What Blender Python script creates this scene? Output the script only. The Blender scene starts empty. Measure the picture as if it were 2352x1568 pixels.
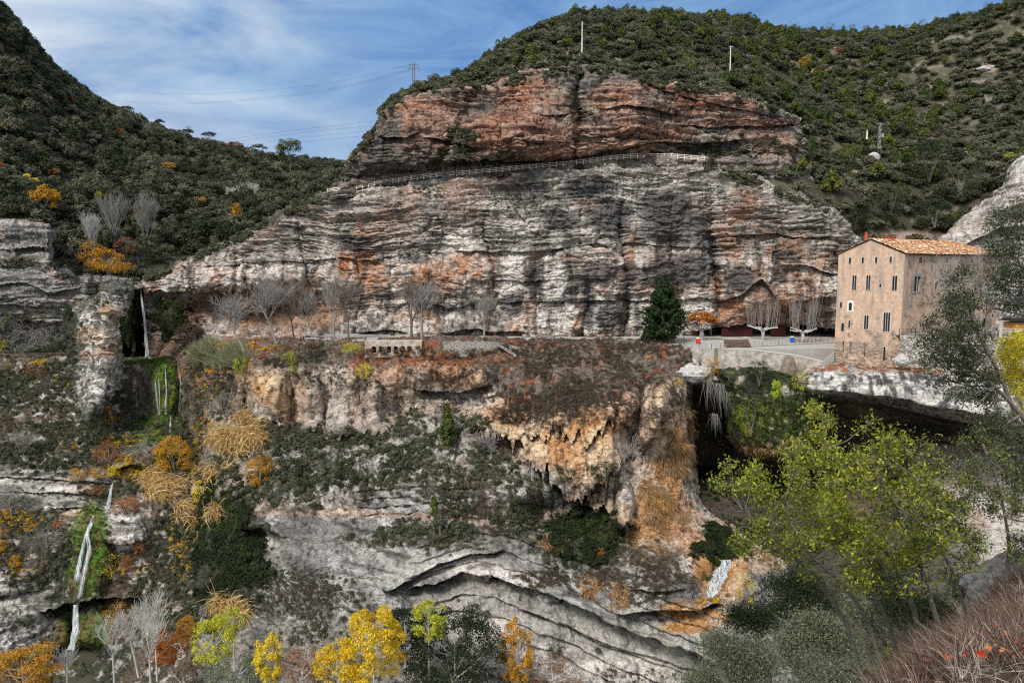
import bpy, math, random
import numpy as np
from mathutils import Vector

# ------------------------------------------------------------------ camera
SC = bpy.context.scene
W, H, F = 2352.0, 1568.0, 1700.0
PITCH = math.radians(6.0)
cam_d = bpy.data.cameras.new("camera")
cam = bpy.data.objects.new("camera", cam_d)
SC.collection.objects.link(cam)
cam.location = (0, 0, 0)
cam.rotation_euler = (math.pi / 2 - PITCH, 0, 0)
cam_d.sensor_width = 36
cam_d.lens = F / W * 36
cam_d.clip_start = 0.2
cam_d.clip_end = 6000
SC.camera = cam

# ------------------------------------------------------------------ sky, sun, exposure
SUN_EL, SUN_AZ = math.radians(48), math.radians(215)     # azimuth clockwise from +Y: behind the camera, to the left
world = bpy.data.worlds.new("World")
SC.world = world
world.use_nodes = True
wn = world.node_tree
wn.nodes.clear()
def wnode(t, **k):
    n = wn.nodes.new(t)
    for a, b in k.items():
        setattr(n, a, b)
    return n
sky = wnode('ShaderNodeTexSky', sky_type='NISHITA')
sky.sun_disc = False
sky.sun_elevation = SUN_EL
sky.sun_rotation = SUN_AZ
sky.air_density = 1.0
sky.dust_density = 0.6
sky.ozone_density = 2.0
tc = wnode('ShaderNodeTexCoord')
mp = wnode('ShaderNodeMapping')
mp.inputs['Scale'].default_value = (2.2, 2.2, 6.5)
mp.inputs['Rotation'].default_value = (0, 0.12, 0)
wn.links.new(tc.outputs['Generated'], mp.inputs['Vector'])
cn = wnode('ShaderNodeTexNoise')
cn.inputs['Scale'].default_value = 1.3
cn.inputs['Detail'].default_value = 9
cn.inputs['Roughness'].default_value = 0.55
cn.inputs['Distortion'].default_value = 0.6
wn.links.new(mp.outputs[0], cn.inputs['Vector'])
cr = wnode('ShaderNodeMapRange')
cr.inputs['From Min'].default_value = 0.42
cr.inputs['From Max'].default_value = 0.68
wn.links.new(cn.outputs['Fac'], cr.inputs['Value'])
# thicker cloud on the sun's side of the sky
dt = wnode('ShaderNodeVectorMath', operation='DOT_PRODUCT')
dt.inputs[1].default_value = (-0.95, 0.25, 0.2)
wn.links.new(tc.outputs['Generated'], dt.inputs[0])
dr = wnode('ShaderNodeMapRange')
dr.inputs['From Min'].default_value = 0.36
dr.inputs['From Max'].default_value = 0.74
dr.inputs['To Min'].default_value = 0.0
dr.inputs['To Max'].default_value = 1.0
wn.links.new(dt.outputs['Value'], dr.inputs['Value'])
# thick bright cloud = noise x side
m1 = wnode('ShaderNodeMath', operation='MULTIPLY')
wn.links.new(cr.outputs[0], m1.inputs[0]); wn.links.new(dr.outputs[0], m1.inputs[1])
mixA = wnode('ShaderNodeMix', data_type='RGBA')      # thin veil of blue-grey cloud
wn.links.new(sky.outputs[0], mixA.inputs[6])
# two tones of streaky high cloud
mp2 = wnode('ShaderNodeMapping')
mp2.inputs['Scale'].default_value = (3.0, 3.0, 10.0)
mp2.inputs['Rotation'].default_value = (0.1, 0.22, 0)
wn.links.new(tc.outputs['Generated'], mp2.inputs['Vector'])
cn2 = wnode('ShaderNodeTexNoise')
cn2.inputs['Scale'].default_value = 1.6
cn2.inputs['Detail'].default_value = 10
cn2.inputs['Roughness'].default_value = 0.62
cn2.inputs['Distortion'].default_value = 0.9
wn.links.new(mp2.outputs[0], cn2.inputs['Vector'])
vr = wnode('ShaderNodeValToRGB')
vr.color_ramp.elements[0].position = 0.36; vr.color_ramp.elements[0].color = (0.42, 1.12, 2.75, 1)
vr.color_ramp.elements[1].position = 0.68; vr.color_ramp.elements[1].color = (1.35, 2.35, 3.7, 1)
wn.links.new(cn2.outputs['Fac'], vr.inputs[0])
wn.links.new(vr.outputs[0], mixA.inputs[7])
va = wnode('ShaderNodeMapRange')
va.inputs['From Min'].default_value = 0.35
va.inputs['From Max'].default_value = 0.7
va.inputs['To Min'].default_value = 0.82
va.inputs['To Max'].default_value = 1.0
wn.links.new(cn.outputs['Fac'], va.inputs['Value'])
wn.links.new(va.outputs[0], mixA.inputs[0])
# the cloud sheet closes behind the camera, where the soft daylight comes from
db = wnode('ShaderNodeVectorMath', operation='DOT_PRODUCT')
db.inputs[1].default_value = (-0.25, -0.92, 0.3)
wn.links.new(tc.outputs['Generated'], db.inputs[0])
dbr = wnode('ShaderNodeMapRange')
dbr.inputs['From Min'].default_value = -0.45
dbr.inputs['From Max'].default_value = 0.25
wn.links.new(db.outputs['Value'], dbr.inputs['Value'])
cov = wnode('ShaderNodeMath', operation='MULTIPLY_ADD')
cov.inputs[1].default_value = 0.35; cov.inputs[2].default_value = 0.65
wn.links.new(cr.outputs[0], cov.inputs[0])
m2 = wnode('ShaderNodeMath', operation='MULTIPLY')
wn.links.new(cov.outputs[0], m2.inputs[0]); wn.links.new(dbr.outputs[0], m2.inputs[1])
m3 = wnode('ShaderNodeMath', operation='MAXIMUM')
wn.links.new(m1.outputs[0], m3.inputs[0]); wn.links.new(m2.outputs[0], m3.inputs[1])
mixB = wnode('ShaderNodeMix', data_type='RGBA')
mixB.inputs[7].default_value = (5.2, 5.5, 5.5, 1)
wn.links.new(mixA.outputs[2], mixB.inputs[6])
wn.links.new(m3.outputs[0], mixB.inputs[0])
bg = wnode('ShaderNodeBackground')
bg.inputs['Strength'].default_value = 0.075
wn.links.new(mixB.outputs[2], bg.inputs['Color'])
wo = wnode('ShaderNodeOutputWorld')
wn.links.new(bg.outputs[0], wo.inputs[0])

sd = bpy.data.lights.new("sun", 'SUN')
sd.energy = 1.5
sd.angle = math.radians(18)
sd.color = (1.0, 0.95, 0.88)
sun = bpy.data.objects.new("sun", sd)
SC.collection.objects.link(sun)
_dir = Vector((math.sin(SUN_AZ) * math.cos(SUN_EL), math.cos(SUN_AZ) * math.cos(SUN_EL), math.sin(SUN_EL)))
sun.rotation_euler = _dir.to_track_quat('Z', 'Y').to_euler()

SC.render.engine = 'CYCLES'
SC.cycles.use_denoising = False
SC.cycles.pixel_filter_type = 'BLACKMAN_HARRIS'
SC.cycles.filter_width = 1.2
SC.cycles.max_bounces = 6
SC.cycles.transparent_max_bounces = 12
SC.view_settings.view_transform = 'Standard'
SC.view_settings.look = 'None'
SC.view_settings.gamma = 1
SC.view_settings.exposure = 1.3
SC.view_settings.use_curve_mapping = False

# ------------------------------------------------------------------ maths helpers
CP, SP = math.cos(PITCH), math.sin(PITCH)
def P(x, y, d):
    """ray through image point (x, y) of a 2352 px wide frame, at distance d (world Y)."""
    rx = (np.asarray(x, float) - W / 2) / F
    up = (H / 2 - np.asarray(y, float)) / F
    ky = CP + up * SP
    t = np.asarray(d, float) / ky
    return np.stack([rx * t, ky * t, (-SP + up * CP) * t], -1)
def PV(x, y, d):
    return Vector([float(v) for v in P(x, y, d)])
def GZ(x, y, z):
    """point where the ray meets the level plane z."""
    rx = (x - W / 2) / F; up = (H / 2 - y) / F
    t = z / (-SP + up * CP)
    return Vector((rx * t, (CP + up * SP) * t, z))
def toP(p):
    x, y, z = p[..., 0], p[..., 1], p[..., 2]
    f = y * CP - z * SP
    u = y * SP + z * CP
    return W / 2 + F * x / f, H / 2 - F * u / f

def sm(a, b, x):
    t = np.clip((x - a) / (b - a), 0, 1)
    return t * t * (3 - 2 * t)

_rs = np.random.RandomState(7)
_T = _rs.rand(65536).astype(np.float32)
def _h(ix, iy, iz, s):
    return _T[((ix * 73856093) ^ (iy * 19349663) ^ (iz * 83492791) ^ (s * 2654435)) & 65535]
def vn(x, y, z, s=0):
    xf, yf, zf = np.floor(x), np.floor(y), np.floor(z)
    ix, iy, iz = xf.astype(np.int64), yf.astype(np.int64), zf.astype(np.int64)
    u, v, w = x - xf, y - yf, z - zf
    u = u * u * (3 - 2 * u); v = v * v * (3 - 2 * v); w = w * w * (3 - 2 * w)
    def L(a, b, t): return a + (b - a) * t
    r = L(L(L(_h(ix, iy, iz, s), _h(ix + 1, iy, iz, s), u), L(_h(ix, iy + 1, iz, s), _h(ix + 1, iy + 1, iz, s), u), v),
          L(L(_h(ix, iy, iz + 1, s), _h(ix + 1, iy, iz + 1, s), u), L(_h(ix, iy + 1, iz + 1, s), _h(ix + 1, iy + 1, iz + 1, s), u), v), w)
    return r * 2 - 1
def fbm(x, y, z, o=4, s=0, g=0.5):
    r = 0; a = 1; t = 0
    for k in range(o):
        r = r + a * vn(x, y, z, s + k * 17)
        t += a; a *= g
        x = x * 2.03 + 5.1; y = y * 2.03 + 1.7; z = z * 2.03 + 9.2
    return r / t
def ridge(x, y, z, o=3, s=0):
    r = 0; a = 1; t = 0
    for k in range(o):
        r = r + a * (1 - 2 * np.abs(vn(x, y, z, s + k * 31)))
        t += a; a *= 0.5
        x = x * 2.1 + 3.3; y = y * 2.1 + 8.1; z = z * 2.1 + 1.9
    return r / t
def worley(u, v, s=0):
    iu, iv = np.floor(u).astype(np.int64), np.floor(v).astype(np.int64)
    f1 = np.full(u.shape, 9.0); f2 = np.full(u.shape, 9.0); cid = np.zeros(u.shape)
    for a in (-1, 0, 1):
        for b in (-1, 0, 1):
            cu, cv = iu + a, iv + b
            px = cu + _h(cu, cv, 3, s); py = cv + _h(cu, cv, 11, s)
            d = np.hypot(px - u, py - v)
            c = _h(cu, cv, 29, s)
            m = d < f1
            f2 = np.where(m, f1, np.minimum(f2, d))
            cid = np.where(m, c, cid)
            f1 = np.where(m, d, f1)
    return f1, f2 - f1, cid
def pchip(xk, yk, x):
    """monotone cubic through knots; yk (n, ...), x (m,) -> (m, ...)"""
    xk = np.asarray(xk, float); yk = np.asarray(yk, float)
    n = len(xk)
    sh = (slice(None),) + (None,) * (yk.ndim - 1)
    h = np.diff(xk)
    dl = np.diff(yk, axis=0) / h[sh]
    m = np.zeros_like(yk)
    if n > 2:
        a, b = dl[:-1], dl[1:]
        w1 = (2 * h[1:] + h[:-1])[sh]; w2 = (h[1:] + 2 * h[:-1])[sh]
        with np.errstate(divide='ignore', invalid='ignore'):
            hm = (w1 + w2) / (w1 / a + w2 / b)
        m[1:-1] = np.where(a * b > 0, hm, 0)
    m[0] = dl[0]; m[-1] = dl[-1]
    i = np.clip(np.searchsorted(xk, x, side='right') - 1, 0, n - 2)
    hh = h[i]; t = ((x - xk[i]) / hh)[sh]; hh = hh[sh]
    return ((2 * t**3 - 3 * t**2 + 1) * yk[i] + (t**3 - 2 * t**2 + t) * hh * m[i]
            + (-2 * t**3 + 3 * t**2) * yk[i + 1] + (t**3 - t**2) * hh * m[i + 1])

# ------------------------------------------------------------------ object helpers
COL = SC.collection
def tag(o, label=None, cat=None, group=None, kind=None):
    if label: o['label'] = label
    if cat: o['category'] = cat
    if group: o['group'] = group
    if kind: o['kind'] = kind
    return o
def link(name, me, parent=None, mat=None):
    o = bpy.data.objects.new(name, me)
    COL.objects.link(o)
    if parent is not None: o.parent = parent
    if mat is not None and me is not None and len(me.materials) == 0: me.materials.append(mat)
    return o
def empty(name, loc, label=None, cat=None, group=None, rz=0, s=1):
    o = bpy.data.objects.new(name, None); COL.objects.link(o)
    o.location = loc; o.rotation_euler = (0, 0, rz); o.scale = (s, s, s)
    o.empty_display_size = 0.3
    return tag(o, label, cat, group)
def mesh_np(name, verts, faces, k=4, mat=None, lv=None, col=None, smooth=False):
    me = bpy.data.meshes.new(name)
    verts = np.asarray(verts, np.float32).reshape(-1, 3); faces = np.asarray(faces, np.int32).reshape(-1, k)
    me.vertices.add(len(verts)); me.vertices.foreach_set('co', verts.ravel())
    me.loops.add(faces.size); me.loops.foreach_set('vertex_index', faces.ravel())
    me.polygons.add(len(faces)); me.polygons.foreach_set('loop_start', np.arange(0, faces.size, k, dtype=np.int32))
    me.polygons.foreach_set('loop_total', np.full(len(faces), k, np.int32))
    if smooth: me.polygons.foreach_set('use_smooth', np.ones(len(faces), bool))
    me.update(calc_edges=True)
    if lv is not None:
        a = me.attributes.new('lv', 'FLOAT', 'FACE'); a.data.foreach_set('value', np.asarray(lv, np.float32))
    if col is not None:
        a = me.color_attributes.new('Col', 'FLOAT_COLOR', 'POINT')
        k = col.shape[-1]; c = np.ones((len(verts), 4), np.float32); c[:, :k] = col.reshape(-1, k)
        a.data.foreach_set('color', c.ravel())
    if mat: me.materials.append(mat)
    return me
class MB:
    """collects boxes, prisms and tubes into one mesh"""
    def __init__(s): s.v = []; s.f = []
    def box(s, c, d, rz=0, ax=None):
        cx, cy, cz = c; n = len(s.v); ca, sa = math.cos(rz), math.sin(rz)
        for i in (-1, 1):
            for j in (-1, 1):
                for k in (-1, 1):
                    x, y, z = i * d[0] / 2, j * d[1] / 2, k * d[2] / 2
                    if ax: q = Vector(c) + ax[0] * x + ax[1] * y + ax[2] * z; s.v.append(tuple(q))
                    else: s.v.append((cx + x * ca - y * sa, cy + x * sa + y * ca, cz + z))
        for q in ((0, 1, 3, 2), (4, 6, 7, 5), (0, 4, 5, 1), (2, 3, 7, 6), (0, 2, 6, 4), (1, 5, 7, 3)):
            s.f.append([n + a for a in q])
        return s
    def tube(s, pts, rad, seg=6, caps=True):
        pts = [Vector(p) for p in pts]; n0 = len(s.v)
        if not hasattr(rad, '__len__'): rad = [rad] * len(pts)
        for i, p in enumerate(pts):
            t = (pts[min(i + 1, len(pts) - 1)] - pts[max(i - 1, 0)])
            if t.length < 1e-6: t = Vector((0, 0, 1))
            t.normalize()
            a = t.cross(Vector((0.13, 0.97, 0.2))).normalized(); b = t.cross(a)
            for k in range(seg):
                w = 2 * math.pi * k / seg
                s.v.append(tuple(p + (a * math.cos(w) + b * math.sin(w)) * rad[i]))
        for i in range(len(pts) - 1):
            for k in range(seg):
                a = n0 + i * seg + k; b = n0 + i * seg + (k + 1) % seg
                s.f.append([a, b, b + seg, a + seg])
        if caps:
            s.f.append([n0 + k for k in range(seg)][::-1]); s.f.append([n0 + (len(pts) - 1) * seg + k for k in range(seg)])
        return s
    def poly(s, pts):
        n = len(s.v); s.v += [tuple(p) for p in pts]; s.f.append(list(range(n, n + len(pts)))); return s
    def lathe(s, c, prof, seg=16):
        n0 = len(s.v)
        for r, z in prof:
            for k in range(seg):
                w = 2 * math.pi * k / seg
                s.v.append((c[0] + r * math.cos(w), c[1] + r * math.sin(w), c[2] + z))
        for i in range(len(prof) - 1):
            for k in range(seg):
                a = n0 + i * seg + k; b = n0 + i * seg + (k + 1) % seg
                s.f.append([a, b, b + seg, a + seg])
        return s
    def mesh(s, name, mat=None, smooth=False):
        me = bpy.data.meshes.new(name); me.from_pydata(s.v, [], s.f)
        if smooth: me.polygons.foreach_set('use_smooth', [True] * len(me.polygons))
        if mat: me.materials.append(mat)
        me.update(); return me
    def build(s, name, mat=None, parent=None, smooth=False):
        return link(name, s.mesh(name, mat, smooth), parent)

# ------------------------------------------------------------------ materials
def new_mat(name):
    m = bpy.data.materials.new(name); m.use_nodes = True
    nt = m.node_tree; b = nt.nodes['Principled BSDF']
    b.inputs['Roughness'].default_value = 0.9
    b.inputs['Specular IOR Level'].default_value = 0.15
    return m, nt, b
def rock_mat(name, scale=1.2, bump=0.5, var=0.5, fissure=0.8):
    m, nt, b = new_mat(name)
    N = nt.nodes.new; K = nt.links.new
    at = N('ShaderNodeAttribute'); at.attribute_name = 'Col'
    co = N('ShaderNodeNewGeometry')
    mpn = N('ShaderNodeMapping'); mpn.inputs['Scale'].default_value = (1, 1, 1.8); K(co.outputs['Position'], mpn.inputs[0])
    def noise(sc, det, ro, src=mpn):
        n = N('ShaderNodeTexNoise'); n.inputs['Scale'].default_value = sc; n.inputs['Detail'].default_value = det; n.inputs['Roughness'].default_value = ro
        K(src.outputs[0], n.inputs['Vector']); return n
    def rng(src, a0, a1, b0, b1):
        r = N('ShaderNodeMapRange'); r.inputs['From Min'].default_value = a0; r.inputs['From Max'].default_value = a1; r.inputs['To Min'].default_value = b0; r.inputs['To Max'].default_value = b1
        K(src, r.inputs['Value']); return r
    def mul(x, y):
        q = N('ShaderNodeMath'); q.operation = 'MULTIPLY'; K(x, q.inputs[0]); K(y, q.inputs[1]); return q
    n1 = noise(scale, 8, 0.7); n2 = noise(scale * 3.7, 5, 0.75)
    r1 = rng(n1.outputs['Fac'], .3, .7, 1 - var, 1 + var); r2 = rng(n2.outputs['Fac'], .32, .68, 1 - var * .8, 1 + var * .7)
    # fissures: thin, broken, mostly along the bedding
    wv = N('ShaderNodeVectorMath'); wv.operation = 'MULTIPLY_ADD'; wn_ = noise(.35, 4, .6); K(wn_.outputs['Color'], wv.inputs[0]); wv.inputs[1].default_value = (2.6, 2.6, 1.6)
    m2 = N('ShaderNodeMapping'); m2.inputs['Scale'].default_value = (.42, .42, 1.15); K(co.outputs['Position'], m2.inputs[0]); K(m2.outputs[0], wv.inputs[2])
    vo = N('ShaderNodeTexVoronoi'); vo.feature = 'DISTANCE_TO_EDGE'; vo.inputs['Scale'].default_value = 1.0; K(wv.outputs[0], vo.inputs['Vector'])
    mk = rng(noise(.5, 3, .6).outputs['Fac'], .40, .56, 0.0, fissure)
    fz = rng(vo.outputs['Distance'], .0, .075, 1.0, 0.0); fm = mul(mul(fz.outputs[0], mk.outputs[0]).outputs[0], at.outputs['Alpha']); inv = rng(fm.outputs[0], 0, 1, 1, .12)
    tot = mul(mul(r1.outputs[0], r2.outputs[0]).outputs[0], inv.outputs[0])
    mx = N('ShaderNodeVectorMath'); mx.operation = 'SCALE'; K(at.outputs['Color'], mx.inputs[0]); K(tot.outputs[0], mx.inputs['Scale']); K(mx.outputs[0], b.inputs['Base Color'])
    hs = N('ShaderNodeMath'); hs.operation = 'SUBTRACT'; hh = mul(n1.outputs['Fac'], inv.outputs[0]); K(hh.outputs[0], hs.inputs[0]); hs.inputs[1].default_value = 0
    bp = N('ShaderNodeBump'); bp.inputs['Strength'].default_value = bump; bp.inputs['Distance'].default_value = 0.7
    K(hs.outputs[0], bp.inputs['Height'])
    bp2 = N('ShaderNodeBump'); bp2.inputs['Strength'].default_value = bump * .8; bp2.inputs['Distance'].default_value = 0.2
    K(n2.outputs['Fac'], bp2.inputs['Height']); K(bp.outputs[0], bp2.inputs['Normal']); K(bp2.outputs[0], b.inputs['Normal'])
    return m
def leaf_mat(name, c1, c2, c3=None, trans=0.25, rough=0.6, spec=0.2):
    """per-leaf brightness (attribute lv) and per-plant colour (object random)"""
    m, nt, b = new_mat(name)
    b.inputs['Roughness'].default_value = rough; b.inputs['Specular IOR Level'].default_value = spec
    oi = nt.nodes.new('ShaderNodeObjectInfo')
    cr = nt.nodes.new('ShaderNodeValToRGB'); cr.color_ramp.elements[0].color = (*c1, 1); cr.color_ramp.elements[1].color = (*c2, 1)
    if c3: e = cr.color_ramp.elements.new(0.5); e.color = (*c3, 1)
    nt.links.new(oi.outputs['Random'], cr.inputs[0])
    at = nt.nodes.new('ShaderNodeAttribute'); at.attribute_name = 'lv'
    mx = nt.nodes.new('ShaderNodeVectorMath'); mx.operation = 'SCALE'
    nt.links.new(cr.outputs[0], mx.inputs[0]); nt.links.new(at.outputs['Fac'], mx.inputs['Scale'])
    nt.links.new(mx.outputs[0], b.inputs['Base Color'])
    if trans > 0:
        tr = nt.nodes.new('ShaderNodeBsdfTranslucent'); nt.links.new(mx.outputs[0], tr.inputs['Color'])
        ms = nt.nodes.new('ShaderNodeMixShader'); ms.inputs[0].default_value = trans
        out = nt.nodes['Material Output']
        nt.links.new(b.outputs[0], ms.inputs[1]); nt.links.new(tr.outputs[0], ms.inputs[2]); nt.links.new(ms.outputs[0], out.inputs[0])
    return m
def plain(name, c, rough=0.8, noise=0.0, scale=3.0, metal=0.0, spec=0.3, bump=0.0):
    m, nt, b = new_mat(name)
    b.inputs['Base Color'].default_value = (*c, 1); b.inputs['Roughness'].default_value = rough; b.inputs['Metallic'].default_value = metal
    b.inputs['Specular IOR Level'].default_value = spec
    if noise > 0 or bump > 0:
        co = nt.nodes.new('ShaderNodeNewGeometry')
        n1 = nt.nodes.new('ShaderNodeTexNoise'); n1.inputs['Scale'].default_value = scale; n1.inputs['Detail'].default_value = 6; n1.inputs['Roughness'].default_value = 0.65
        nt.links.new(co.outputs['Position'], n1.inputs['Vector'])
        cr = nt.nodes.new('ShaderNodeValToRGB')
        cr.color_ramp.elements[0].position = 0.3; cr.color_ramp.elements[1].position = 0.7
        cr.color_ramp.elements[0].color = (*[v * (1 - noise) for v in c], 1); cr.color_ramp.elements[1].color = (*[min(1, v * (1 + noise)) for v in c], 1)
        nt.links.new(n1.outputs['Fac'], cr.inputs[0]); nt.links.new(cr.outputs[0], b.inputs['Base Color'])
        if bump > 0:
            bp = nt.nodes.new('ShaderNodeBump'); bp.inputs['Strength'].default_value = bump; bp.inputs['Distance'].default_value = 0.1
            nt.links.new(n1.outputs['Fac'], bp.inputs['Height']); nt.links.new(bp.outputs[0], b.inputs['Normal'])
    return m
# ------------------------------------------------------------------ terrain sheets
# each sheet is lofted through feature lines (crest, ledge, lip, foot) and then broken up by 3-D noise
GREY = np.array((0.31, 0.275, 0.245)); WHITE = np.array((0.68, 0.625, 0.57)); DARK = np.array((0.05, 0.046, 0.043))
MID = np.array((0.175, 0.158, 0.145)); ORANGE = np.array((0.46, 0.19, 0.075)); PINK = np.array((0.48, 0.315, 0.235)); RED = np.array((0.30, 0.125, 0.075))
OCHRE = np.array((0.50, 0.33, 0.17)); SOIL = np.array((0.115, 0.085, 0.062)); LEAFRED = np.array((0.26, 0.085, 0.04)); SCRUB = np.array((0.055, 0.058, 0.04))
MOSS = np.array((0.07, 0.14, 0.02))
def mix(c, k, m):
    m = np.clip(m, 0, 1)[..., None]
    return c * (1 - m) + k * m
def ell(X, Y, cx, cy, rx, ry, soft=0.5, rot=0):
    a = math.radians(rot); dx, dy = X - cx, Y - cy
    u = (dx * math.cos(a) + dy * math.sin(a)) / rx; v = (-dx * math.sin(a) + dy * math.cos(a)) / ry
    return 1 - sm(1 - soft, 1 + soft, np.hypot(u, v))
def ells(X, Y, L, soft=0.5):
    r = 0
    for e in L: r = np.maximum(r, ell(X, Y, *e[:4], soft=soft, rot=e[4] if len(e) > 4 else 0))
    return r
def lip(X, Y, pts, amp, h, jit=0.0, fade=18, seed=0, finger=0):
    """overhang: below the line the face steps back by amp and recovers over h"""
    px = np.array([p[0] for p in pts], float); py = np.array([p[1] for p in pts], float)
    yl = np.interp(X, px, py) + jit * fbm(X * 0.03, X * 0 + seed, X * 0, 3, seed)
    if finger: yl = yl + finger * ridge(X * 0.07, X * 0 + seed, X * 0, 2, seed + 5)
    t = Y - yl
    ex = sm(px[0] - fade, px[0] + fade, X) * (1 - sm(px[-1] - fade, px[-1] + fade, X))
    return amp * ex * np.where(t > 0, np.exp(-np.maximum(t, 0) / h), 0) - amp * 0.25 * ex * np.where(t <= 0, np.exp(np.minimum(t, 0) / (h * 0.5)), 0)
SHEETS = {}
def sheet(name, rows, nu, nv, mat, dfun=None, disp=1.0, style='strata', cfun=None, seed=0, label=None, jag=3.0, mask=None, bedf=None):
    R = []
    t = np.linspace(0, 1, nu)
    for r in rows:
        r = np.array(r, float)
        x = r[0, 0] + (r[-1, 0] - r[0, 0]) * t
        if len(r) == 2: yd = np.stack([np.interp(x, r[:, 0], r[:, 1]), np.interp(x, r[:, 0], r[:, 2])], -1)
        else: yd = pchip(r[:, 0], r[:, 1:], x)
        R.append(np.concatenate([x[:, None], yd], 1))
    R = np.array(R)
    s = np.concatenate([[0], np.cumsum([max(4.0, np.mean(np.abs(R[i + 1, :, 1] - R[i, :, 1])) + 1.5 * np.mean(np.abs(R[i + 1, :, 2] - R[i, :, 2]))) for i in range(len(R) - 1)])])
    G = pchip(s, R, np.linspace(0, s[-1], nv))
    X, Y, D = G[..., 0], G[..., 1], G[..., 2]
    j = fbm(X * 0.02, Y * 0.02, D * 0.02, 4, seed + 91); Y = Y + jag * j * 2
    if dfun is not None: D = D + dfun(X, Y)
    pos = P(X, Y, D)
    def normals(p):
        du = np.gradient(p, axis=1); dv = np.gradient(p, axis=0)
        n = np.cross(dv, du); n /= np.linalg.norm(n, axis=-1, keepdims=True) + 1e-9
        f = np.sign(-(n * p).sum(-1, keepdims=True)); f[f == 0] = 1
        return n * f
    n = normals(pos)
    # smooth the displacement direction
    for _ in range(3):
        n[1:-1] = (n[:-2] + n[1:-1] + n[2:]) / 3; n[:, 1:-1] = (n[:, :-2] + n[:, 1:-1] + n[:, 2:]) / 3
    x, y, z = pos[..., 0], pos[..., 1], pos[..., 2]
    Q = {}
    if style == 'strata':
        w = fbm(x * .06, y * .06, z * .06, 3, seed) * 1.5 + fbm(x * .022, y * .022, z * .03, 3, seed + 33) * 5.0
        big = fbm(x * .07, y * .07, z * .1, 3, seed + 1)
        bed = fbm(x * .05, y * .05, (z + w) * .55, 4, seed + 2)
        bed2 = fbm(x * .12, y * .12, (z + w * .6) * 1.9, 3, seed + 3)
        f1, e, cid = worley((x + y * .5) * .22 + w * .3, (z + w) * .42, seed)
        crack = 1 - sm(0.0, 0.09, e)
        f1b, e2, cid2 = worley((x + y * .5) * .5, (z + w) * 1.3, seed + 7)
        crack2 = 1 - sm(0.0, 0.12, e2)
        f1c, e3, cid3 = worley((x + y * .5) * 1.15 + 3, (z + w) * 2.3, seed + 13)
        fine = fbm(x * .9, y * .9, z * 1.6, 3, seed + 4)
        bf = 0.15 + 1.25 * sm(-.25, .3, fbm(x * .05, y * .05, z * .08, 3, seed + 20))
        if bedf is not None: bf = bf * bedf(X, Y)
        vf = ridge((x + w * 1.5) * .28, y * .28, z * .045, 3, seed + 21)
        bed = bed * bf; bed2 = bed2 * bf; crack = crack * np.clip(bf, 0, 1); crack2 = crack2 * np.clip(bf, 0, 1)
        Q['vf'] = vf
        rub = ridge(x * .45 + w * .3, y * .45, z * .6, 3, seed + 22); Q['rub'] = rub
        h = 1.0 * vf + .6 * rub * (1.3 - .6 * bf) + 1.6 * big + 1.5 * np.tanh(bed * 3) * .8 + .75 * np.tanh(bed2 * 3) + 1.5 * (cid - .5) - .9 * crack + .85 * (cid2 - .5) - .5 * crack2 + .4 * (cid3 - .5) + .45 * fine
        Q.update(bed=bed, bed2=bed2, crack=crack, crack2=crack2, fine=fine, cid=cid, cid2=cid2, big=big)
    elif style == 'tufa':
        w = fbm(x * .1, y * .1, z * .1, 3, seed) * 1.2
        big = fbm(x * .08, y * .08, z * .06, 3, seed + 1)
        fl = ridge((x + w) * .55, y * .55, z * .12, 3, seed + 2)
        kn = ridge(x * .5, y * .5, z * .45, 3, seed + 3)
        fine = fbm(x * 1.3, y * 1.3, z * 1.1, 3, seed + 4)
        h = 1.6 * big + 1.1 * fl + .9 * kn + .4 * fine
        Q.update(fl=fl, kn=kn, fine=fine, big=big, cid=kn * .5 + .5, cid2=fl * .5 + .5, bed=kn, bed2=fl, crack=sm(-.1, -.45, kn), crack2=sm(-.1, -.5, fl))
    elif style == 'soft':
        w = fbm(x * .06, y * .06, z * .06, 3, seed) * 2
        big = fbm(x * .05, y * .05, z * .05, 3, seed + 1)
        bed = fbm(x * .04, y * .04, (z + w - x * .1) * .7, 4, seed + 2)
        fine = fbm(x * .7, y * .7, z * 1.1, 4, seed + 4)
        f1, e, cid = worley((x + y * .5) * .16 + w * .2, (z + w) * .35, seed)
        crack = 1 - sm(0.0, 0.05, e)
        h = 1.4 * big + .6 * np.tanh(bed * 3) + .45 * fine - .45 * crack + .4 * (cid - .5)
        Q.update(bed=bed, bed2=bed, fine=fine, big=big, crack=crack, crack2=crack * 0, cid=cid, cid2=cid)
    else:   # earth
        big = fbm(x * .04, y * .04, z * .04, 4, seed + 1)
        fine = fbm(x * .35, y * .35, z * .35, 4, seed + 4)
        h = 2.2 * big + .8 * fine
        Q.update(bed=big, bed2=fine, fine=fine, big=big, crack=big * 0, crack2=big * 0, cid=fine, cid2=fine)
    if callable(disp): h = h * disp(X, Y)
    else: h = h * disp
    pos = pos + n * h[..., None]
    Q['streak'] = fbm(x * .4 + fbm(x * .1, y * .1, z * .15, 2, seed) * .8, y * .4, z * .035, 4, seed + 9)
    Q['streak2'] = fbm(x * 1.15 + .5 * fbm(x * .2, y * .2, z * .3, 2, seed), y * 1.15, z * .13, 3, seed + 10)
    Q['patch'] = fbm(x * .09, y * .09, z * .09, 4, seed + 12)
    Q['spot'] = fbm(x * .6, y * .6, z * .7, 4, seed + 13)
    c = cfun(X, Y, pos, Q)
    idx = np.arange(nu * nv).reshape(nv, nu)
    f = np.stack([idx[:-1, :-1], idx[1:, :-1], idx[1:, 1:], idx[:-1, 1:]], -1)
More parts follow.
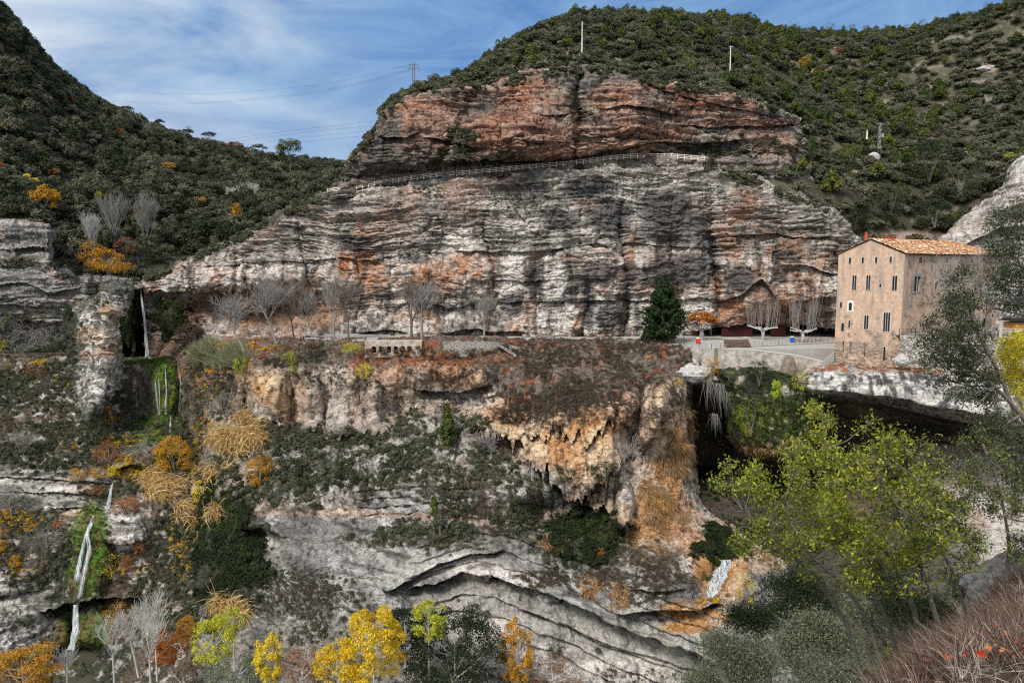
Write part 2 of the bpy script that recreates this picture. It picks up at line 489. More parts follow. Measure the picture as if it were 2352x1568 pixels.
    if mask is not None:
        keep = mask(X, Y)
        f = f[keep[:-1, :-1] & keep[1:, 1:] & keep[1:, :-1] & keep[:-1, 1:]]
    me = mesh_np(name, pos, f.reshape(-1, 4), 4, mat, col=c)
    o = link(name, me)
    tag(o, label, kind='structure')
    nn = normals(pos)
    px, py = toP(pos)
    SHEETS[name + str(seed)] = dict(pos=pos, n=nn, X=px, Y=py, o=o, D=pos[..., 1])
    return SHEETS[name + str(seed)]
def surf(S, x, y):
    d = np.hypot(S['X'] - x, S['Y'] - y)
    d = d + (S['D'] - S['D'].min()) * 0.0
    i = np.unravel_index(np.argmin(d), d.shape)
    return Vector([float(v) for v in S['pos'][i]]), Vector([float(v) for v in S['n'][i]])

M_rock = rock_mat('rock', 1.1, 0.6, 0.55)
M_earth = rock_mat('earth', 1.6, 0.5, 0.4, 0.0)

def base_rock(Q, light=0.0, streaks=1.0, warm=0.0):
    c = np.zeros(Q['streak'].shape + (3,)) + GREY
    c = mix(c, MID, sm(-.05, .35, Q['patch'] + .5 * Q['bed2']))
    c = mix(c, WHITE, sm(.02 - light, .3 - light, Q['streak'] * streaks + .5 * Q['spot']) * .85)
    c = mix(c, PINK, sm(.1 - warm, .4 - warm, Q['patch'] - .6 * Q['spot']) * .7)
    c = mix(c, DARK, sm(.10, .30, -(.6 * Q['streak'] + .6 * Q['streak2']) * streaks + .35 * Q['spot']) * .75)
    c = mix(c, WHITE, sm(.15, .35, Q['streak2'] + .2 * Q['spot']) * .5)
    if 'rub' in Q: c = mix(c, DARK, sm(.15, .5, -Q['rub']) * .7)
    c = mix(c, WHITE, sm(.72, .95, Q['cid2']) * .45)
    c = mix(c, DARK, np.clip(Q['crack'] * .75 + Q['crack2'] * .5, 0, 1) * .8)
    return c

# --- main cliff -------------------------------------------------------------
R = [
 [(330, 642, 262), (480, 578, 262), (600, 518, 258), (740, 455, 250), (830, 435, 244), (1000, 414, 236), (1200, 396, 230), (1400, 380, 228), (1500, 376, 228), (1620, 384, 228), (1700, 402, 228), (1800, 436, 226), (1900, 486, 222), (1975, 560, 224)],
 [(330, 648, 247), (480, 584, 245), (600, 524, 239), (740, 462, 228), (830, 441, 222), (1000, 421, 214), (1200, 403, 210), (1400, 388, 208), (1500, 386, 207), (1620, 394, 206), (1700, 412, 206), (1800, 447, 204), (1900, 497, 202), (1975, 570, 204)],
 [(330, 655, 246), (480, 606, 241), (600, 568, 234), (740, 555, 224), (1000, 540, 210), (1300, 530, 205), (1600, 520, 203), (1800, 540, 200), (1900, 570, 199), (1975, 640, 200)],
 [(330, 672, 246), (480, 645, 239), (600, 634, 231), (740, 640, 221), (1000, 645, 207), (1300, 650, 203), (1600, 655, 202), (1750, 665, 197), (1900, 665, 195), (1975, 690, 197)],
 [(330, 710, 255), (450, 705, 250), (600, 700, 243), (740, 705, 228), (850, 710, 215), (1000, 705, 209), (1300, 715, 204), (1600, 715, 203), (1750, 715, 199), (1975, 725, 199)],
 [(330, 790, 258), (480, 770, 244), (600, 765, 234), (740, 760, 214), (1000, 762, 206), (1300, 762, 203), (1600, 762, 205), (1750, 752, 207), (1975, 752, 207)],
 [(330, 845, 256), (480, 806, 226), (600, 800, 222), (740, 784, 210), (1000, 780, 205), (1300, 780, 203), (1600, 780, 208), (1750, 782, 222), (1975, 782, 222)]]
def d_main(X, Y):
    d = lip(X, Y, [(470, 612), (560, 604), (650, 598), (740, 602)], 2.5, 20, 4, seed=1)
    d += lip(X, Y, [(340, 668), (480, 668), (540, 660), (620, 662), (700, 680), (760, 668)], 5, 34, 10, seed=2, finger=5)
    d += lip(X, Y, [(700, 600), (790, 590), (830, 600), (900, 590)], 2.0, 15, 8, seed=3)
    d += lip(X, Y, [(960, 690), (1010, 700), (1060, 702), (1110, 690)], 3, 14, 6, seed=4)
    d += lip(X, Y, [(1050, 575), (1180, 578), (1280, 572), (1330, 565), (1372, 558), (1420, 572)], 2.6, 12, 4, seed=5)
    d += lip(X, Y, [(1420, 560), (1500, 562), (1570, 566), (1640, 566)], 2.2, 12, 4, seed=6)
    d += lip(X, Y, [(1130, 690), (1240, 692), (1350, 690), (1470, 690), (1600, 686), (1680, 688)], 1.8, 9, 4, seed=7)
    d += lip(X, Y, [(1640, 690), (1700, 672), (1750, 640), (1790, 690), (1830, 690), (1905, 684)], 4.0, 20, 10, seed=8)
    d += lip(X, Y, [(1690, 540), (1780, 536), (1850, 548), (1910, 545)], 2.5, 12, 4, seed=9)
    d += lip(X, Y, [(1800, 612), (1840, 606), (1880, 622), (1910, 630)], 2.5, 14, 5, seed=10)
    d += lip(X, Y, [(1600, 756), (1700, 746), (1800, 750), (1950, 746)], 12, 40, 5, seed=11)
    d += lip(X, Y, [(1020, 764), (1070, 754), (1120, 762), (1200, 760)], 5, 20, 5, seed=12)
    d += lip(X, Y, [(820, 765), (880, 760), (940, 762)], 4, 20, 4, seed=13)
    d += lip(X, Y, [(1080, 640), (1200, 646), (1250, 642)], 1.5, 10, 4, seed=14)
    # vertical dark clefts and buttresses
    for cx, w, a in ((1125, 8, 2.0), (1433, 9, 3.0), (700, 10, 2.5), (1340, 6, 1.5), (1640, 10, 2.0), (1545, 5, 1.0), (820, 9, 2.2)):
        d += a * np.exp(-((X - cx - 10 * np.sin(Y * .021)) / w) ** 2) * sm(430, 560, Y)
    d += -1.8 * ridge(X * .011 + 2, Y * .003, X * 0, 3, 97) * sm(420, 470, Y)
    d -= 3 * ell(X, Y, 1010, 650, 70, 45) + 2.5 * ell(X, Y, 1500, 640, 60, 60) + 3 * ell(X, Y, 900, 500, 120, 60) - 6 * ell(X, Y, 640, 730, 90, 60)
    d += 3 * ell(X, Y, 690, 660, 60, 20) + 4 * ell(X, Y, 1790, 730, 80, 30)
    return d
def c_main(X, Y, p, Q):
    c = base_rock(Q, 0.04)
    # upper beds: thin grey-brown layers with pale edges
    up = 1 - sm(540, 600, Y + 30 * Q['patch'])
    wz_ = fbm(p[..., 0] * .022, p[..., 1] * .022, p[..., 2] * .03, 3, 34) * 5.0
    lay = fbm(p[..., 0] * .2, p[..., 1] * .2, (p[..., 2] + wz_) * 1.9, 3, 40)
    cu = np.zeros_like(c) + np.array((.28, .25, .22))
    cu = mix(cu, np.array((.56, .51, .46)), sm(.0, .3, lay + .3 * Q['spot']) * .8)
    cu = mix(cu, DARK, sm(.05, .3, -lay + .2 * Q['spot']) * .85)
    cu = mix(cu, PINK, sm(.12, .45, Q['patch'] + .4 * Q['spot']) * .55)
    c = mix(c, cu, up * .8)
    # orange weathering
    o = ells(X, Y, [(400, 690, 50, 30), (520, 630, 70, 20), (640, 640, 90, 22), (600, 615, 60, 16), (790, 610, 18, 34), (860, 630, 60, 40), (905, 640, 30, 30), (960, 640, 55, 35), (1020, 640, 50, 45), (1050, 610, 30, 40), (1095, 650, 20, 60), (840, 600, 25, 60), (820, 540, 14, 40),
                    (1325, 740, 14, 60), (1330, 700, 10, 50), (1135, 650, 7, 60), (1490, 700, 10, 50), (1450, 600, 8, 60), (920, 735, 20, 40), (980, 750, 30, 40), (1180, 750, 14, 40), (1130, 730, 10, 50),
                    (1700, 540, 40, 110), (1730, 600, 40, 60), (1800, 560, 80, 40), (1850, 600, 60, 60), (1800, 700, 110, 50), (1700, 720, 60, 35), (1870, 700, 40, 50), (1650, 650, 14, 50), (560, 720, 110, 40), (690, 640, 60, 40)], .6)
    o = o * sm(-.35, .15, Q['patch'] + .7 * Q['spot'] + .3 * Q['streak'])
    oc = mix(np.zeros_like(c) + ORANGE, PINK, sm(-.2, .35, Q['spot'] + Q['streak'] * .5))
    oc = mix(oc, RED, sm(.1, .4, -Q['spot'] + Q['bed2'] * .4) * .7)
    oc = mix(oc, DARK, np.clip(Q['crack'] * .8 + sm(.25, .5, -Q['streak']) * .6, 0, 1))
    right = sm(1640, 1700, X)
    oc = mix(oc, np.array((.36, .22, .155)), right * .55)
    c = mix(c, oc, o * .95)
    lowh = sm(560, 620, Y + 25 * Q['patch'])
    vs = .7 * Q['streak2'] + .6 * Q['streak'] + .25 * Q['spot']
    lc = np.zeros_like(c) + np.array((.36, .315, .28))
    lc = mix(lc, WHITE, sm(.0, .22, vs) * .9); lc = mix(lc, DARK * 1.3, sm(.03, .22, -vs + .1 * Q['patch']) * .9)
    lc = mix(lc, PINK, sm(.1, .3, Q['patch'] - .3 * Q['spot']) * .5)
    lc = mix(lc, DARK, np.clip(Q['crack'], 0, 1) * .7)
    c = mix(c, lc, lowh * (1 - o) * .75)
    # white lime streaks and near-black varnish panels
    wz = ells(X, Y, [(1180, 640, 40, 50), (1290, 560, 30, 120), (1280, 640, 25, 60), (1310, 740, 60, 40), (1420, 720, 40, 60), (1500, 720, 50, 40), (1600, 720, 50, 50), (1160, 730, 35, 40), (560, 625, 100, 26), (960, 770, 40, 20), (1840, 610, 34, 24), (1210, 520, 60, 20), (1590, 560, 60, 50), (1660, 470, 20, 60), (1050, 555, 40, 30), (985, 740, 24, 40), (440, 670, 80, 20)], .6)
    c = mix(c, WHITE, wz * sm(-.4, .1, Q['streak'] + .4 * Q['spot']) * .85)
    dz = ells(X, Y, [(1380, 628, 42, 26), (1450, 625, 24, 26), (1345, 640, 20, 30), (1520, 630, 50, 40), (1180, 700, 28, 28), (1400, 730, 34, 34), (1580, 620, 50, 40), (1290, 510, 40, 30), (1400, 500, 50, 40), (1530, 480, 60, 40), (1225, 640, 22, 40), (1620, 560, 30, 30), (820, 560, 40, 20), (1350, 700, 16, 50), (1200, 430, 60, 30), (1350, 430, 60, 30), (1700, 640, 40, 30), (1560, 520, 70, 50), (1435, 720, 10, 80), (1625, 600, 26, 60)], .35)
    c = mix(c, np.array((.075, .07, .072)), dz * sm(-.35, .0, Q['patch'] * .5 + .5 * Q['streak'] + .3) * .85)
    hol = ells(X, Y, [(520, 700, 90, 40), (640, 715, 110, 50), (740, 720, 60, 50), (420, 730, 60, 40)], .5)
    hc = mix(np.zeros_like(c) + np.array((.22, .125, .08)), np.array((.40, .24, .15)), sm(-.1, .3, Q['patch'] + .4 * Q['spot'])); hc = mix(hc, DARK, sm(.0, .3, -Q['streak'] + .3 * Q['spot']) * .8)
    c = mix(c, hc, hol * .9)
    # ochre ground strip at the foot
    c = mix(c, np.array((.26, .17, .1)), sm(768, 778, Y) * .6)
    c = mix(c, SCRUB * .9, (1 - sm(0, 12, Y - np.interp(X, [330, 480, 600, 740], [645, 582, 522, 458]))) * (X < 780) * .8)
    return c
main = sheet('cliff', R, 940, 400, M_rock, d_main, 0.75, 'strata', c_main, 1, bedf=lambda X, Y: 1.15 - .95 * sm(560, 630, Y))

# --- red upper cliff ---------------------------------------------------------
R = [
 [(800, 384, 236), (835, 338, 236), (872, 288, 234), (893, 250, 234), (960, 228, 232), (1060, 207, 232), (1120, 200, 232), (1200, 178, 232), (1280, 165, 230), (1340, 160, 230), (1400, 175, 230), (1500, 190, 230), (1600, 203, 230), (1700, 228, 232), (1780, 255, 234), (1835, 282, 240)],
 [(800, 390, 226), (835, 345, 222), (872, 295, 219), (893, 257, 218), (960, 235, 216), (1060, 214, 216), (1120, 208, 216), (1200, 186, 216), (1280, 172, 215), (1340, 167, 215), (1400, 182, 215), (1500, 197, 215), (1600, 210, 216), (1700, 235, 218), (1780, 262, 224), (1835, 286, 234)],
 [(795, 395, 224), (860, 320, 216), (960, 285, 212), (1100, 275, 213), (1240, 265, 211), (1400, 262, 212), (1600, 258, 216), (1740, 268, 220), (1835, 290, 232)],
 [(790, 400, 223), (860, 350, 215), (960, 330, 211), (1100, 325, 210), (1240, 325, 208), (1400, 325, 209), (1600, 300, 216), (1740, 290, 222), (1835, 295, 232)],
 [(785, 412, 223), (860, 385, 215), (960, 375, 213), (1100, 362, 211), (1240, 352, 209), (1400, 350, 210), (1600, 340, 216), (1740, 345, 220), (1860, 350, 226)],
 [(770, 425, 226), (860, 402, 220), (960, 390, 218), (1100, 374, 217), (1240, 366, 216), (1400, 360, 216), (1600, 358, 218), (1740, 352, 220), (1860, 355, 226)],
 [(745, 446, 224), (860, 422, 220), (960, 408, 217), (1100, 395, 215), (1240, 384, 214), (1400, 372, 213), (1600, 370, 214), (1740, 375, 216), (1860, 380, 226)],
 [(745, 462, 224), (860, 442, 220), (960, 427, 217), (1100, 413, 215), (1240, 400, 214), (1400, 388, 213), (1600, 388, 214), (1740, 410, 216), (1860, 440, 226)]]
def d_up(X, Y):
    d = lip(X, Y, [(880, 312), (930, 316), (960, 305)], 4, 16, 4, seed=21)
    d += lip(X, Y, [(985, 318), (1040, 325), (1100, 340)], 3, 14, 6, seed=22)
    d += lip(X, Y, [(1200, 258), (1260, 268), (1340, 264)], 3, 10, 5, seed=23)
    d += lip(X, Y, [(1390, 250), (1430, 244), (1500, 250), (1560, 262)], 3.5, 14, 5, seed=24)
    d += lip(X, Y, [(1060, 362), (1150, 372), (1240, 372), (1300, 360)], 6, 12, 5, seed=25)
    d += lip(X, Y, [(1330, 352), (1420, 345), (1500, 328), (1600, 332), (1700, 325)], 5, 14, 6, seed=26)
    d += lip(X, Y, [(1500, 205), (1560, 218), (1650, 240), (1760, 268)], 3, 9, 5, seed=27)
    d += lip(X, Y, [(1560, 285), (1650, 292), (1750, 292), (1810, 286)], 4, 12, 5, seed=28)
    d += 4 * np.exp(-((X - 1326 - 6 * np.sin(Y * .05)) / 10) ** 2) + 2.5 * np.exp(-((X - 1050 - (Y - 300) * -.5) / 12) ** 2)
    d += -2.5 * ridge(X * .012 + 7, Y * .004, X * 0, 3, 95) + 2.0 * fbm(X * .015, Y * .02, X * 0, 3, 96)
    d -= 4.5 * ell(X, Y, 1180, 310, 120, 50) + 3 * ell(X, Y, 1450, 260, 90, 70) + 3 * ell(X, Y, 900, 330, 50, 60)
    return d
def c_up(X, Y, p, Q):
    lay = fbm(p[..., 0] * .12, p[..., 1] * .12, p[..., 2] * 1.8, 3, 45)
    c = np.zeros_like(p) + np.array((.20, .165, .14))
    c = mix(c, MID, sm(-.1, .3, Q['patch']))
    c = mix(c, np.array((.34, .19, .135)), sm(-.05, .25, Q['patch'] * -1 + .3 * Q['spot']) * .8)
    r = ells(X, Y, [(1200, 220, 60, 50), (1320, 340, 20, 70), (1260, 330, 80, 40), (1420, 240, 60, 40), (1460, 310, 60, 50), (1120, 310, 60, 40), (1280, 370, 30, 8), (960, 250, 60, 20), (1600, 245, 90, 20), (1700, 285, 100, 14), (1180, 285, 100, 25), (1500, 200, 60, 12), (935, 270, 10, 50), (1550, 310, 40, 20)], .7)
    rc = mix(np.zeros_like(c) + np.array((.40, .195, .125)), PINK, sm(.0, .4, Q['spot']))
    rc = mix(rc, RED, sm(.0, .35, -lay) * .5)
    c = mix(c, rc, r * sm(-.4, .1, Q['patch'] + .6 * Q['spot'] + .2))
    c = mix(c, np.array((.47, .38, .31)), sm(.1, .35, lay + .4 * Q['spot'] + .05 * (X > 1350)) * .55)
    c = mix(c, DARK, sm(.12, .35, -lay + .3 * Q['streak']) * .7)
    c = mix(c, np.array((.10, .09, .085)), ells(X, Y, [(900, 350, 50, 50), (1000, 370, 60, 30)], .6) * .6 * sm(-.2, .2, Q['streak'] + .2))
    c = mix(c, DARK, np.clip(Q['crack'] * .7 + Q['crack2'] * .4, 0, 1))
    foot = np.interp(X, [745, 860, 960, 1100, 1240, 1400, 1600, 1740], [430, 402, 390, 376, 366, 361, 358, 352])
    c = mix(c, np.array((.30, .25, .22)), sm(-4, 6, Y - foot) * .75 * sm(-.4, .1, Q['spot']))
    return c
upc = sheet('cliff', R, 640, 250, M_rock, d_up, 0.72, 'strata', c_up, 2)

# --- gorge wall below the road ----------------------------------------------
R = [
 [(400, 812, 240), (440, 808, 222), (560, 786, 214), (690, 779, 204), (900, 780, 198), (1200, 781, 196), (1400, 783, 196), (1560, 789, 190), (1625, 797, 186)],
 [(400, 818, 236), (440, 812, 214), (560, 790, 205), (690, 783, 194), (900, 784, 193), (1200, 785, 190), (1400, 787, 188), (1560, 794, 184), (1622, 802, 182)],
 [(400, 850, 232), (440, 850, 213), (560, 820, 200), (700, 818, 190), (900, 825, 188), (1100, 838, 184), (1200, 830, 180), (1400, 850, 174), (1560, 860, 172), (1588, 870, 180)],
 [(408, 900, 228), (445, 900, 208), (560, 860, 193), (600, 838, 189), (700, 850, 187), (860, 858, 185), (1000, 845, 181), (1110, 855, 180), (1200, 890, 172), (1400, 920, 163), (1530, 890, 166), (1570, 900, 172), (1578, 902, 190)],
 [(415, 1000, 216), (455, 1000, 197), (560, 960, 187), (700, 950, 186), (860, 940, 184), (1000, 920, 182), (1110, 940, 176), (1250, 960, 165), (1400, 950, 158), (1520, 960, 160), (1570, 970, 170), (1582, 970, 190)],
 [(415, 1090, 200), (455, 1090, 184), (560, 1030, 178), (700, 1010, 176), (860, 1000, 174), (1000, 980, 172), (1120, 1000, 168), (1250, 1030, 160), (1400, 1030, 156), (1500, 1040, 160), (1580, 1050, 169), (1592, 1052, 185)],
 [(420, 1190, 186), (460, 1190, 172), (560, 1130, 162), (700, 1120, 160), (860, 1110, 158), (1000, 1100, 157), (1120, 1110, 156), (1250, 1120, 154), (1400, 1110, 153), (1500, 1120, 155), (1580, 1150, 160), (1610, 1155, 172)],
 [(430, 1280, 176), (470, 1280, 161), (545, 1190, 158), (600, 1165, 154), (700, 1180, 151), (860, 1190, 150), (1000, 1200, 149), (1200, 1220, 147), (1400, 1220, 148), (1600, 1230, 150), (1680, 1235, 158), (1740, 1240, 172)],
 [(440, 1400, 162), (480, 1400, 149), (560, 1290, 150), (640, 1260, 146), (800, 1290, 141), (1000, 1310, 139), (1200, 1330, 139), (1400, 1320, 140), (1640, 1300, 142), (1760, 1300, 148), (1830, 1300, 166)],
 [(450, 1500, 152), (490, 1500, 140), (610, 1400, 140), (700, 1400, 135), (900, 1390, 133), (1100, 1400, 133), (1300, 1420, 133), (1500, 1400, 130), (1640, 1395, 131), (1780, 1400, 140), (1860, 1400, 158)],
 [(460, 1620, 134), (620, 1500, 135), (800, 1500, 130), (1000, 1500, 130), (1200, 1500, 131), (1400, 1500, 131), (1600, 1490, 129), (1800, 1500, 134), (1890, 1500, 150)],
 [(460, 1740, 128), (1000, 1730, 127), (1800, 1740, 128), (1920, 1740, 138)]]
CURVE2 = [(930, 1356), (1000, 1335), (1060, 1318), (1100, 1318), (1160, 1330), (1240, 1360), (1320, 1388), (1400, 1432), (1480, 1462), (1560, 1488), (1640, 1520)]
def d_g(X, Y):
    d = -3.2 * ridge(X * .0105 + 3 + .4 * fbm(X * .01, Y * .01, X * 0, 3, 8), Y * .0022, X * 0, 3, 88) * sm(820, 870, Y) * (1 - sm(1130, 1190, Y))
    d += 2.2 * fbm(X * .012, Y * .012, X * 0, 4, 89) * sm(810, 880, Y)
    d += lip(X, Y, [(960, 893), (1000, 897), (1060, 899), (1112, 884)], 7, 34, 3, seed=31)
    d += lip(X, Y, [(1090, 985), (1150, 1010), (1215, 1030), (1240, 1070), (1290, 1120), (1335, 1140), (1390, 1100), (1450, 1040)], 6.0, 50, 8, seed=32, finger=30)
    d += lip(X, Y, [(1200, 975), (1235, 990), (1300, 985), (1345, 1010), (1395, 960), (1450, 950)], 3.6, 26, 6, seed=33, finger=34)
    d += lip(X, Y, [(1090, 950), (1150, 962), (1220, 950)], 2.4, 20, 6, seed=133, finger=18)
    d -= 4.0 * ell(X, Y, 1320, 1020, 90, 90, .6) + 2.5 * ell(X, Y, 1130, 960, 30, 40)
    d += 5 * ell(X, Y, 1440, 1010, 26, 60, .6, 14) + 5 * ell(X, Y, 1250, 1180, 60, 40)
    d -= 3.5 * ells(X, Y, [(620, 900, 26, 50), (720, 940, 18, 60), (780, 950, 24, 60), (860, 930, 14, 50), (1060, 860, 60, 26)], .6)
    d += 3.5 * ells(X, Y, [(672, 940, 14, 60), (905, 950, 30, 40), (570, 930, 16, 40)], .6)
    d += lip(X, Y, [(1295, 1192), (1340, 1165), (1390, 1165), (1420, 1205), (1460, 1205)], 4.5, 40, 5, seed=34, finger=14)
    d += lip(X, Y, [(575, 955), (640, 965), (700, 985), (800, 1000), (900, 985), (960, 920)], 2.0, 30, 12, seed=35, finger=18)
    d += lip(X, Y, [(560, 1212), (600, 1206), (650, 1232)], 4, 24, 3, seed=36)
    d += 4 * ell(X, Y, 606, 1240, 46, 24, .4, 28)
    d += lip(X, Y, [(890, 1354), (960, 1325), (1010, 1292), (1080, 1272), (1150, 1266)], 3.6, 26, 8, seed=37)
    d += lip(X, Y, CURVE2, 4.6, 120, 9, seed=38)
    d += lip(X, Y, [(1200, 1400), (1300, 1440), (1400, 1480), (1500, 1510), (1620, 1545)], 1.5, 20, 6, seed=39)
    for k, (oy, am) in enumerate(((-95, .9), (-60, .8), (-28, 1.0), (48, 1.1), (84, 1.0), (118, .9))):
        d += lip(X, Y, [(x_ - oy * .25, y_ + oy) for x_, y_ in CURVE2], am, 14, 7, seed=140 + k)
    for k, (xx, yy) in enumerate(((820, 1125), (820, 1145), (830, 1165), (840, 1185))):
        d += lip(X, Y, [(xx, yy), (960, yy - 8), (1110, yy - 4)], 1.3, 9, 6, seed=41 + k)
    d += lip(X, Y, [(1430, 1410), (1520, 1400), (1600, 1402), (1650, 1385)], 5, 22, 4, seed=47)
    d += lip(X, Y, [(1440, 1352), (1500, 1358), (1570, 1350)], 2, 14, 4, seed=48)
    # fin of tufa on the right edge of the cone and the gully beside it
    d -= 4.5 * ell(X, Y, 1512, 945, 9, 60, .5, 8) + 3.5 * ell(X, Y, 1492, 990, 14, 50, .5, 30)
    d += 3.5 * ell(X, Y, 1478, 930, 18, 60, .6, 12) + 4 * ell(X, Y, 1460, 1080, 22, 80)
    d -= 5 * ell(X, Y, 1437, 1165, 13, 50, .4)
    d -= 4 * ell(X, Y, 1500, 1320, 90, 60) + 3 * ell(X, Y, 1360, 1060, 60, 60)
    d += 4 * ell(X, Y, 1000, 890, 40, 30)
    # stream bowl at the foot of the small cascade
    d += 3.5 * ell(X, Y, 1640, 1345, 42, 60, .5, 25)
    return d
def g_rough(X, Y):
    smooth = ells(X, Y, [(900, 1280, 330, 90), (1250, 1480, 380, 90), (700, 1350, 100, 90)], .4)
    return 0.62 - 0.3 * smooth
def c_g(X, Y, p, Q):
    x, y, z = p[..., 0], p[..., 1], p[..., 2]
    # tufa
    c = np.zeros_like(p) + np.array((.30, .22, .165))
    c = mix(c, np.array((.58, .45, .34)), sm(-.05, .3, Q['spot'] + .4 * Q['fl']) * .8)
    c = mix(c, ORANGE * .95, sm(.05, .35, Q['patch'] + .3 * Q['streak']) * .55)
    c = mix(c, WHITE * .9, sm(.05, .3, -Q['patch'] + .4 * Q['spot']) * .6)
    c = mix(c, SOIL, sm(.0, .3, -Q['spot'] - .3 * Q['fl']) * .75)
    c = mix(c, DARK, sm(.2, .5, -Q['fl'] - Q['fine'] * .4) * .8)
    # left tufa whiter
    c = mix(c, np.array((.43, .39, .35)) * (1 + .5 * Q['spot'][..., None]), ells(X, Y, [(800, 930, 110, 80), (1050, 920, 80, 40)], .4) * .6)
    c = mix(c, mix(np.zeros_like(c) + SCRUB, SOIL, sm(-.1, .3, Q['spot'])), ells(X, Y, [(470, 880, 80, 130), (500, 1040, 70, 60), (440, 1000, 60, 120)], .5) * sm(-.5, -.1, Q['patch'] + .3) * .9)
    cr_ = ells(X, Y, [(1320, 1030, 110, 90), (1380, 1190, 80, 40), (1150, 990, 60, 50), (1515, 950, 14, 60, 10), (640, 900, 50, 50)], .5)
    c = mix(c, mix(np.zeros_like(c) + np.array((.64, .47, .31)), np.array((.50, .27, .12)), sm(-.05, .3, Q['patch'] - .3 * Q['fl'] + .2 * Q['streak'])), cr_ * sm(-.35, .05, Q['fl'] * .6 + Q['spot']) * .9)
    # vegetated bands: soil and litter
    topb = (1 - sm(-6, 14, Y - np.interp(X, [415, 560, 600, 700, 860, 1000, 1110, 1180, 1300, 1400, 1500, 1575], [905, 850, 835, 838, 845, 838, 850, 940, 955, 925, 880, 870])))
    litter = mix(np.zeros_like(c) + np.array((.15, .115, .09)), LEAFRED, sm(.12, .42, Q['spot'] + .3 * Q['patch'] + ells(X, Y, [(960, 830, 160, 24), (1230, 795, 60, 16), (700, 800, 120, 18), (1500, 830, 30, 50, 30), (1150, 860, 60, 12, -35)], .6) * .30) * .85)
    litter = mix(litter, SCRUB, sm(.0, .3, -Q['patch'] + .4 * Q['streak']) * .6)
    litter = mix(litter, np.array((.30, .27, .24)), sm(.18, .4, Q['fine'] - .3 * Q['patch']) * .5)
    c = mix(c, litter, topb)
    mid = ells(X, Y, [(800, 1060, 230, 75, 6), (560, 1000, 90, 90), (1000, 1010, 130, 60), (1180, 1130, 150, 70), (1000, 1230, 260, 26), (1350, 1260, 110, 80), (700, 1130, 160, 40), (500, 1300, 110, 200), (1250, 1250, 80, 40), (1130, 1060, 50, 50), (1500, 1290, 60, 40)], .35)
    veg = mix(np.zeros_like(c) + SCRUB * 1.1, SOIL, sm(-.1, .3, Q['spot']))
    veg = mix(veg, np.array((.32, .30, .27)), sm(.1, .3, Q['fine'] + .3 * Q['patch']) * .7)
    rk_ = np.zeros_like(c) + np.array((.30, .275, .245)); rk_ = mix(rk_, np.array((.46, .42, .37)), sm(.0, .3, Q['fine'] + .3 * Q['spot'])); rk_ = mix(rk_, DARK * 2, sm(.0, .3, -Q['spot'] - .3 * Q['fl']))
    veg = mix(veg, rk_, sm(-.05, .2, Q['patch'] + .5 * Q['streak2']))
    c = mix(c, veg, mid)
    # grey limestone
    gl = np.maximum(sm(1165, 1195, Y - np.interp(X, [540, 700, 1000, 1200, 1300, 1500, 1600], [0, 0, 20, 60, 120, 150, 150]) * .9 + 14 * Q['patch']), ell(X, Y, 960, 1150, 150, 38, .3))
    lay = fbm(x * .1, y * .1, (z + x * .12) * 1.5, 3, 55)
    g = np.zeros_like(c) + np.array((.225, .205, .19))
    dg = fbm((x * .35 + z * .5), y * .3, (z - x * .25) * .12, 3, 57)
    g = mix(g, np.array((.44, .425, .40)), sm(-.02, .3, Q['patch'] + .5 * Q['spot'] + .35 * dg) * .75)
    g = mix(g, MID * .6, sm(.05, .3, -dg + .2 * Q['spot']) * .7)
    g = mix(g, MID * .8, sm(.05, .35, -lay + .4 * Q['spot']) * .7)
    g = mix(g, np.array((.33, .31, .27)), sm(1400, 1440, Y) * sm(-.2, .3, Q['bed']) * .6)
    g = mix(g, DARK, np.clip(sm(.22, .5, -lay) * .8, 0, 1))
    pale = ells(X, Y, [(1300, 1478, 320, 62, 15), (1080, 1400, 130, 50), (1000, 1290, 120, 30, -20)], .4)
    g = mix(g, mix(np.zeros_like(c) + np.array((.50, .47, .43)), np.array((.36, .335, .305)), sm(-.05, .15, Q['bed'])), pale * .8)
    g = mix(g, WHITE, ells(X, Y, [(1060, 1300, 70, 25), (1150, 1330, 100, 22, 14), (610, 1240, 36, 18, 28), (1300, 1520, 160, 30, 14), (1120, 1440, 60, 26), (1450, 1535, 80, 30), (1540, 1300, 60, 18)], .6) * sm(-.3, .2, Q['spot'] + .1) * .75)
    c = mix(c, g, gl)
    # orange travertine by the stream
    tr = ells(X, Y, [(1600, 1410, 80, 24, 10), (1660, 1330, 50, 60, 25), (1610, 1300, 24, 50), (1580, 1440, 60, 16), (1500, 1200, 40, 50)], .4)
    c = mix(c, mix(np.zeros_like(c) + np.array((.42, .21, .06)), np.array((.58, .40, .26)), sm(-.2, .3, Q['streak'] + Q['spot'] * .5)), tr * .9)
    c = mix(c, np.array((.40, .19, .055)), ells(X, Y, [(1540, 1080, 40, 110, 12), (1500, 1180, 50, 90)], .5) * sm(-.3, .2, Q['streak']) * .8)
    c = mix(c, SCRUB * .7, ells(X, Y, [(520, 1290, 90, 150), (1340, 1240, 85, 70)], .3) * .9)
    al = 1 - .85 * ells(X, Y, [(1050, 1300, 160, 40), (1300, 1450, 330, 90, 14), (1100, 1420, 160, 60)], .4)
    return np.concatenate([c, al[..., None]], -1)
def gstyle(X, Y): return g_rough(X, Y)
gorge = sheet('gorge_wall', R, 860, 640, M_rock, d_g, gstyle, 'tufa', c_g, 3)

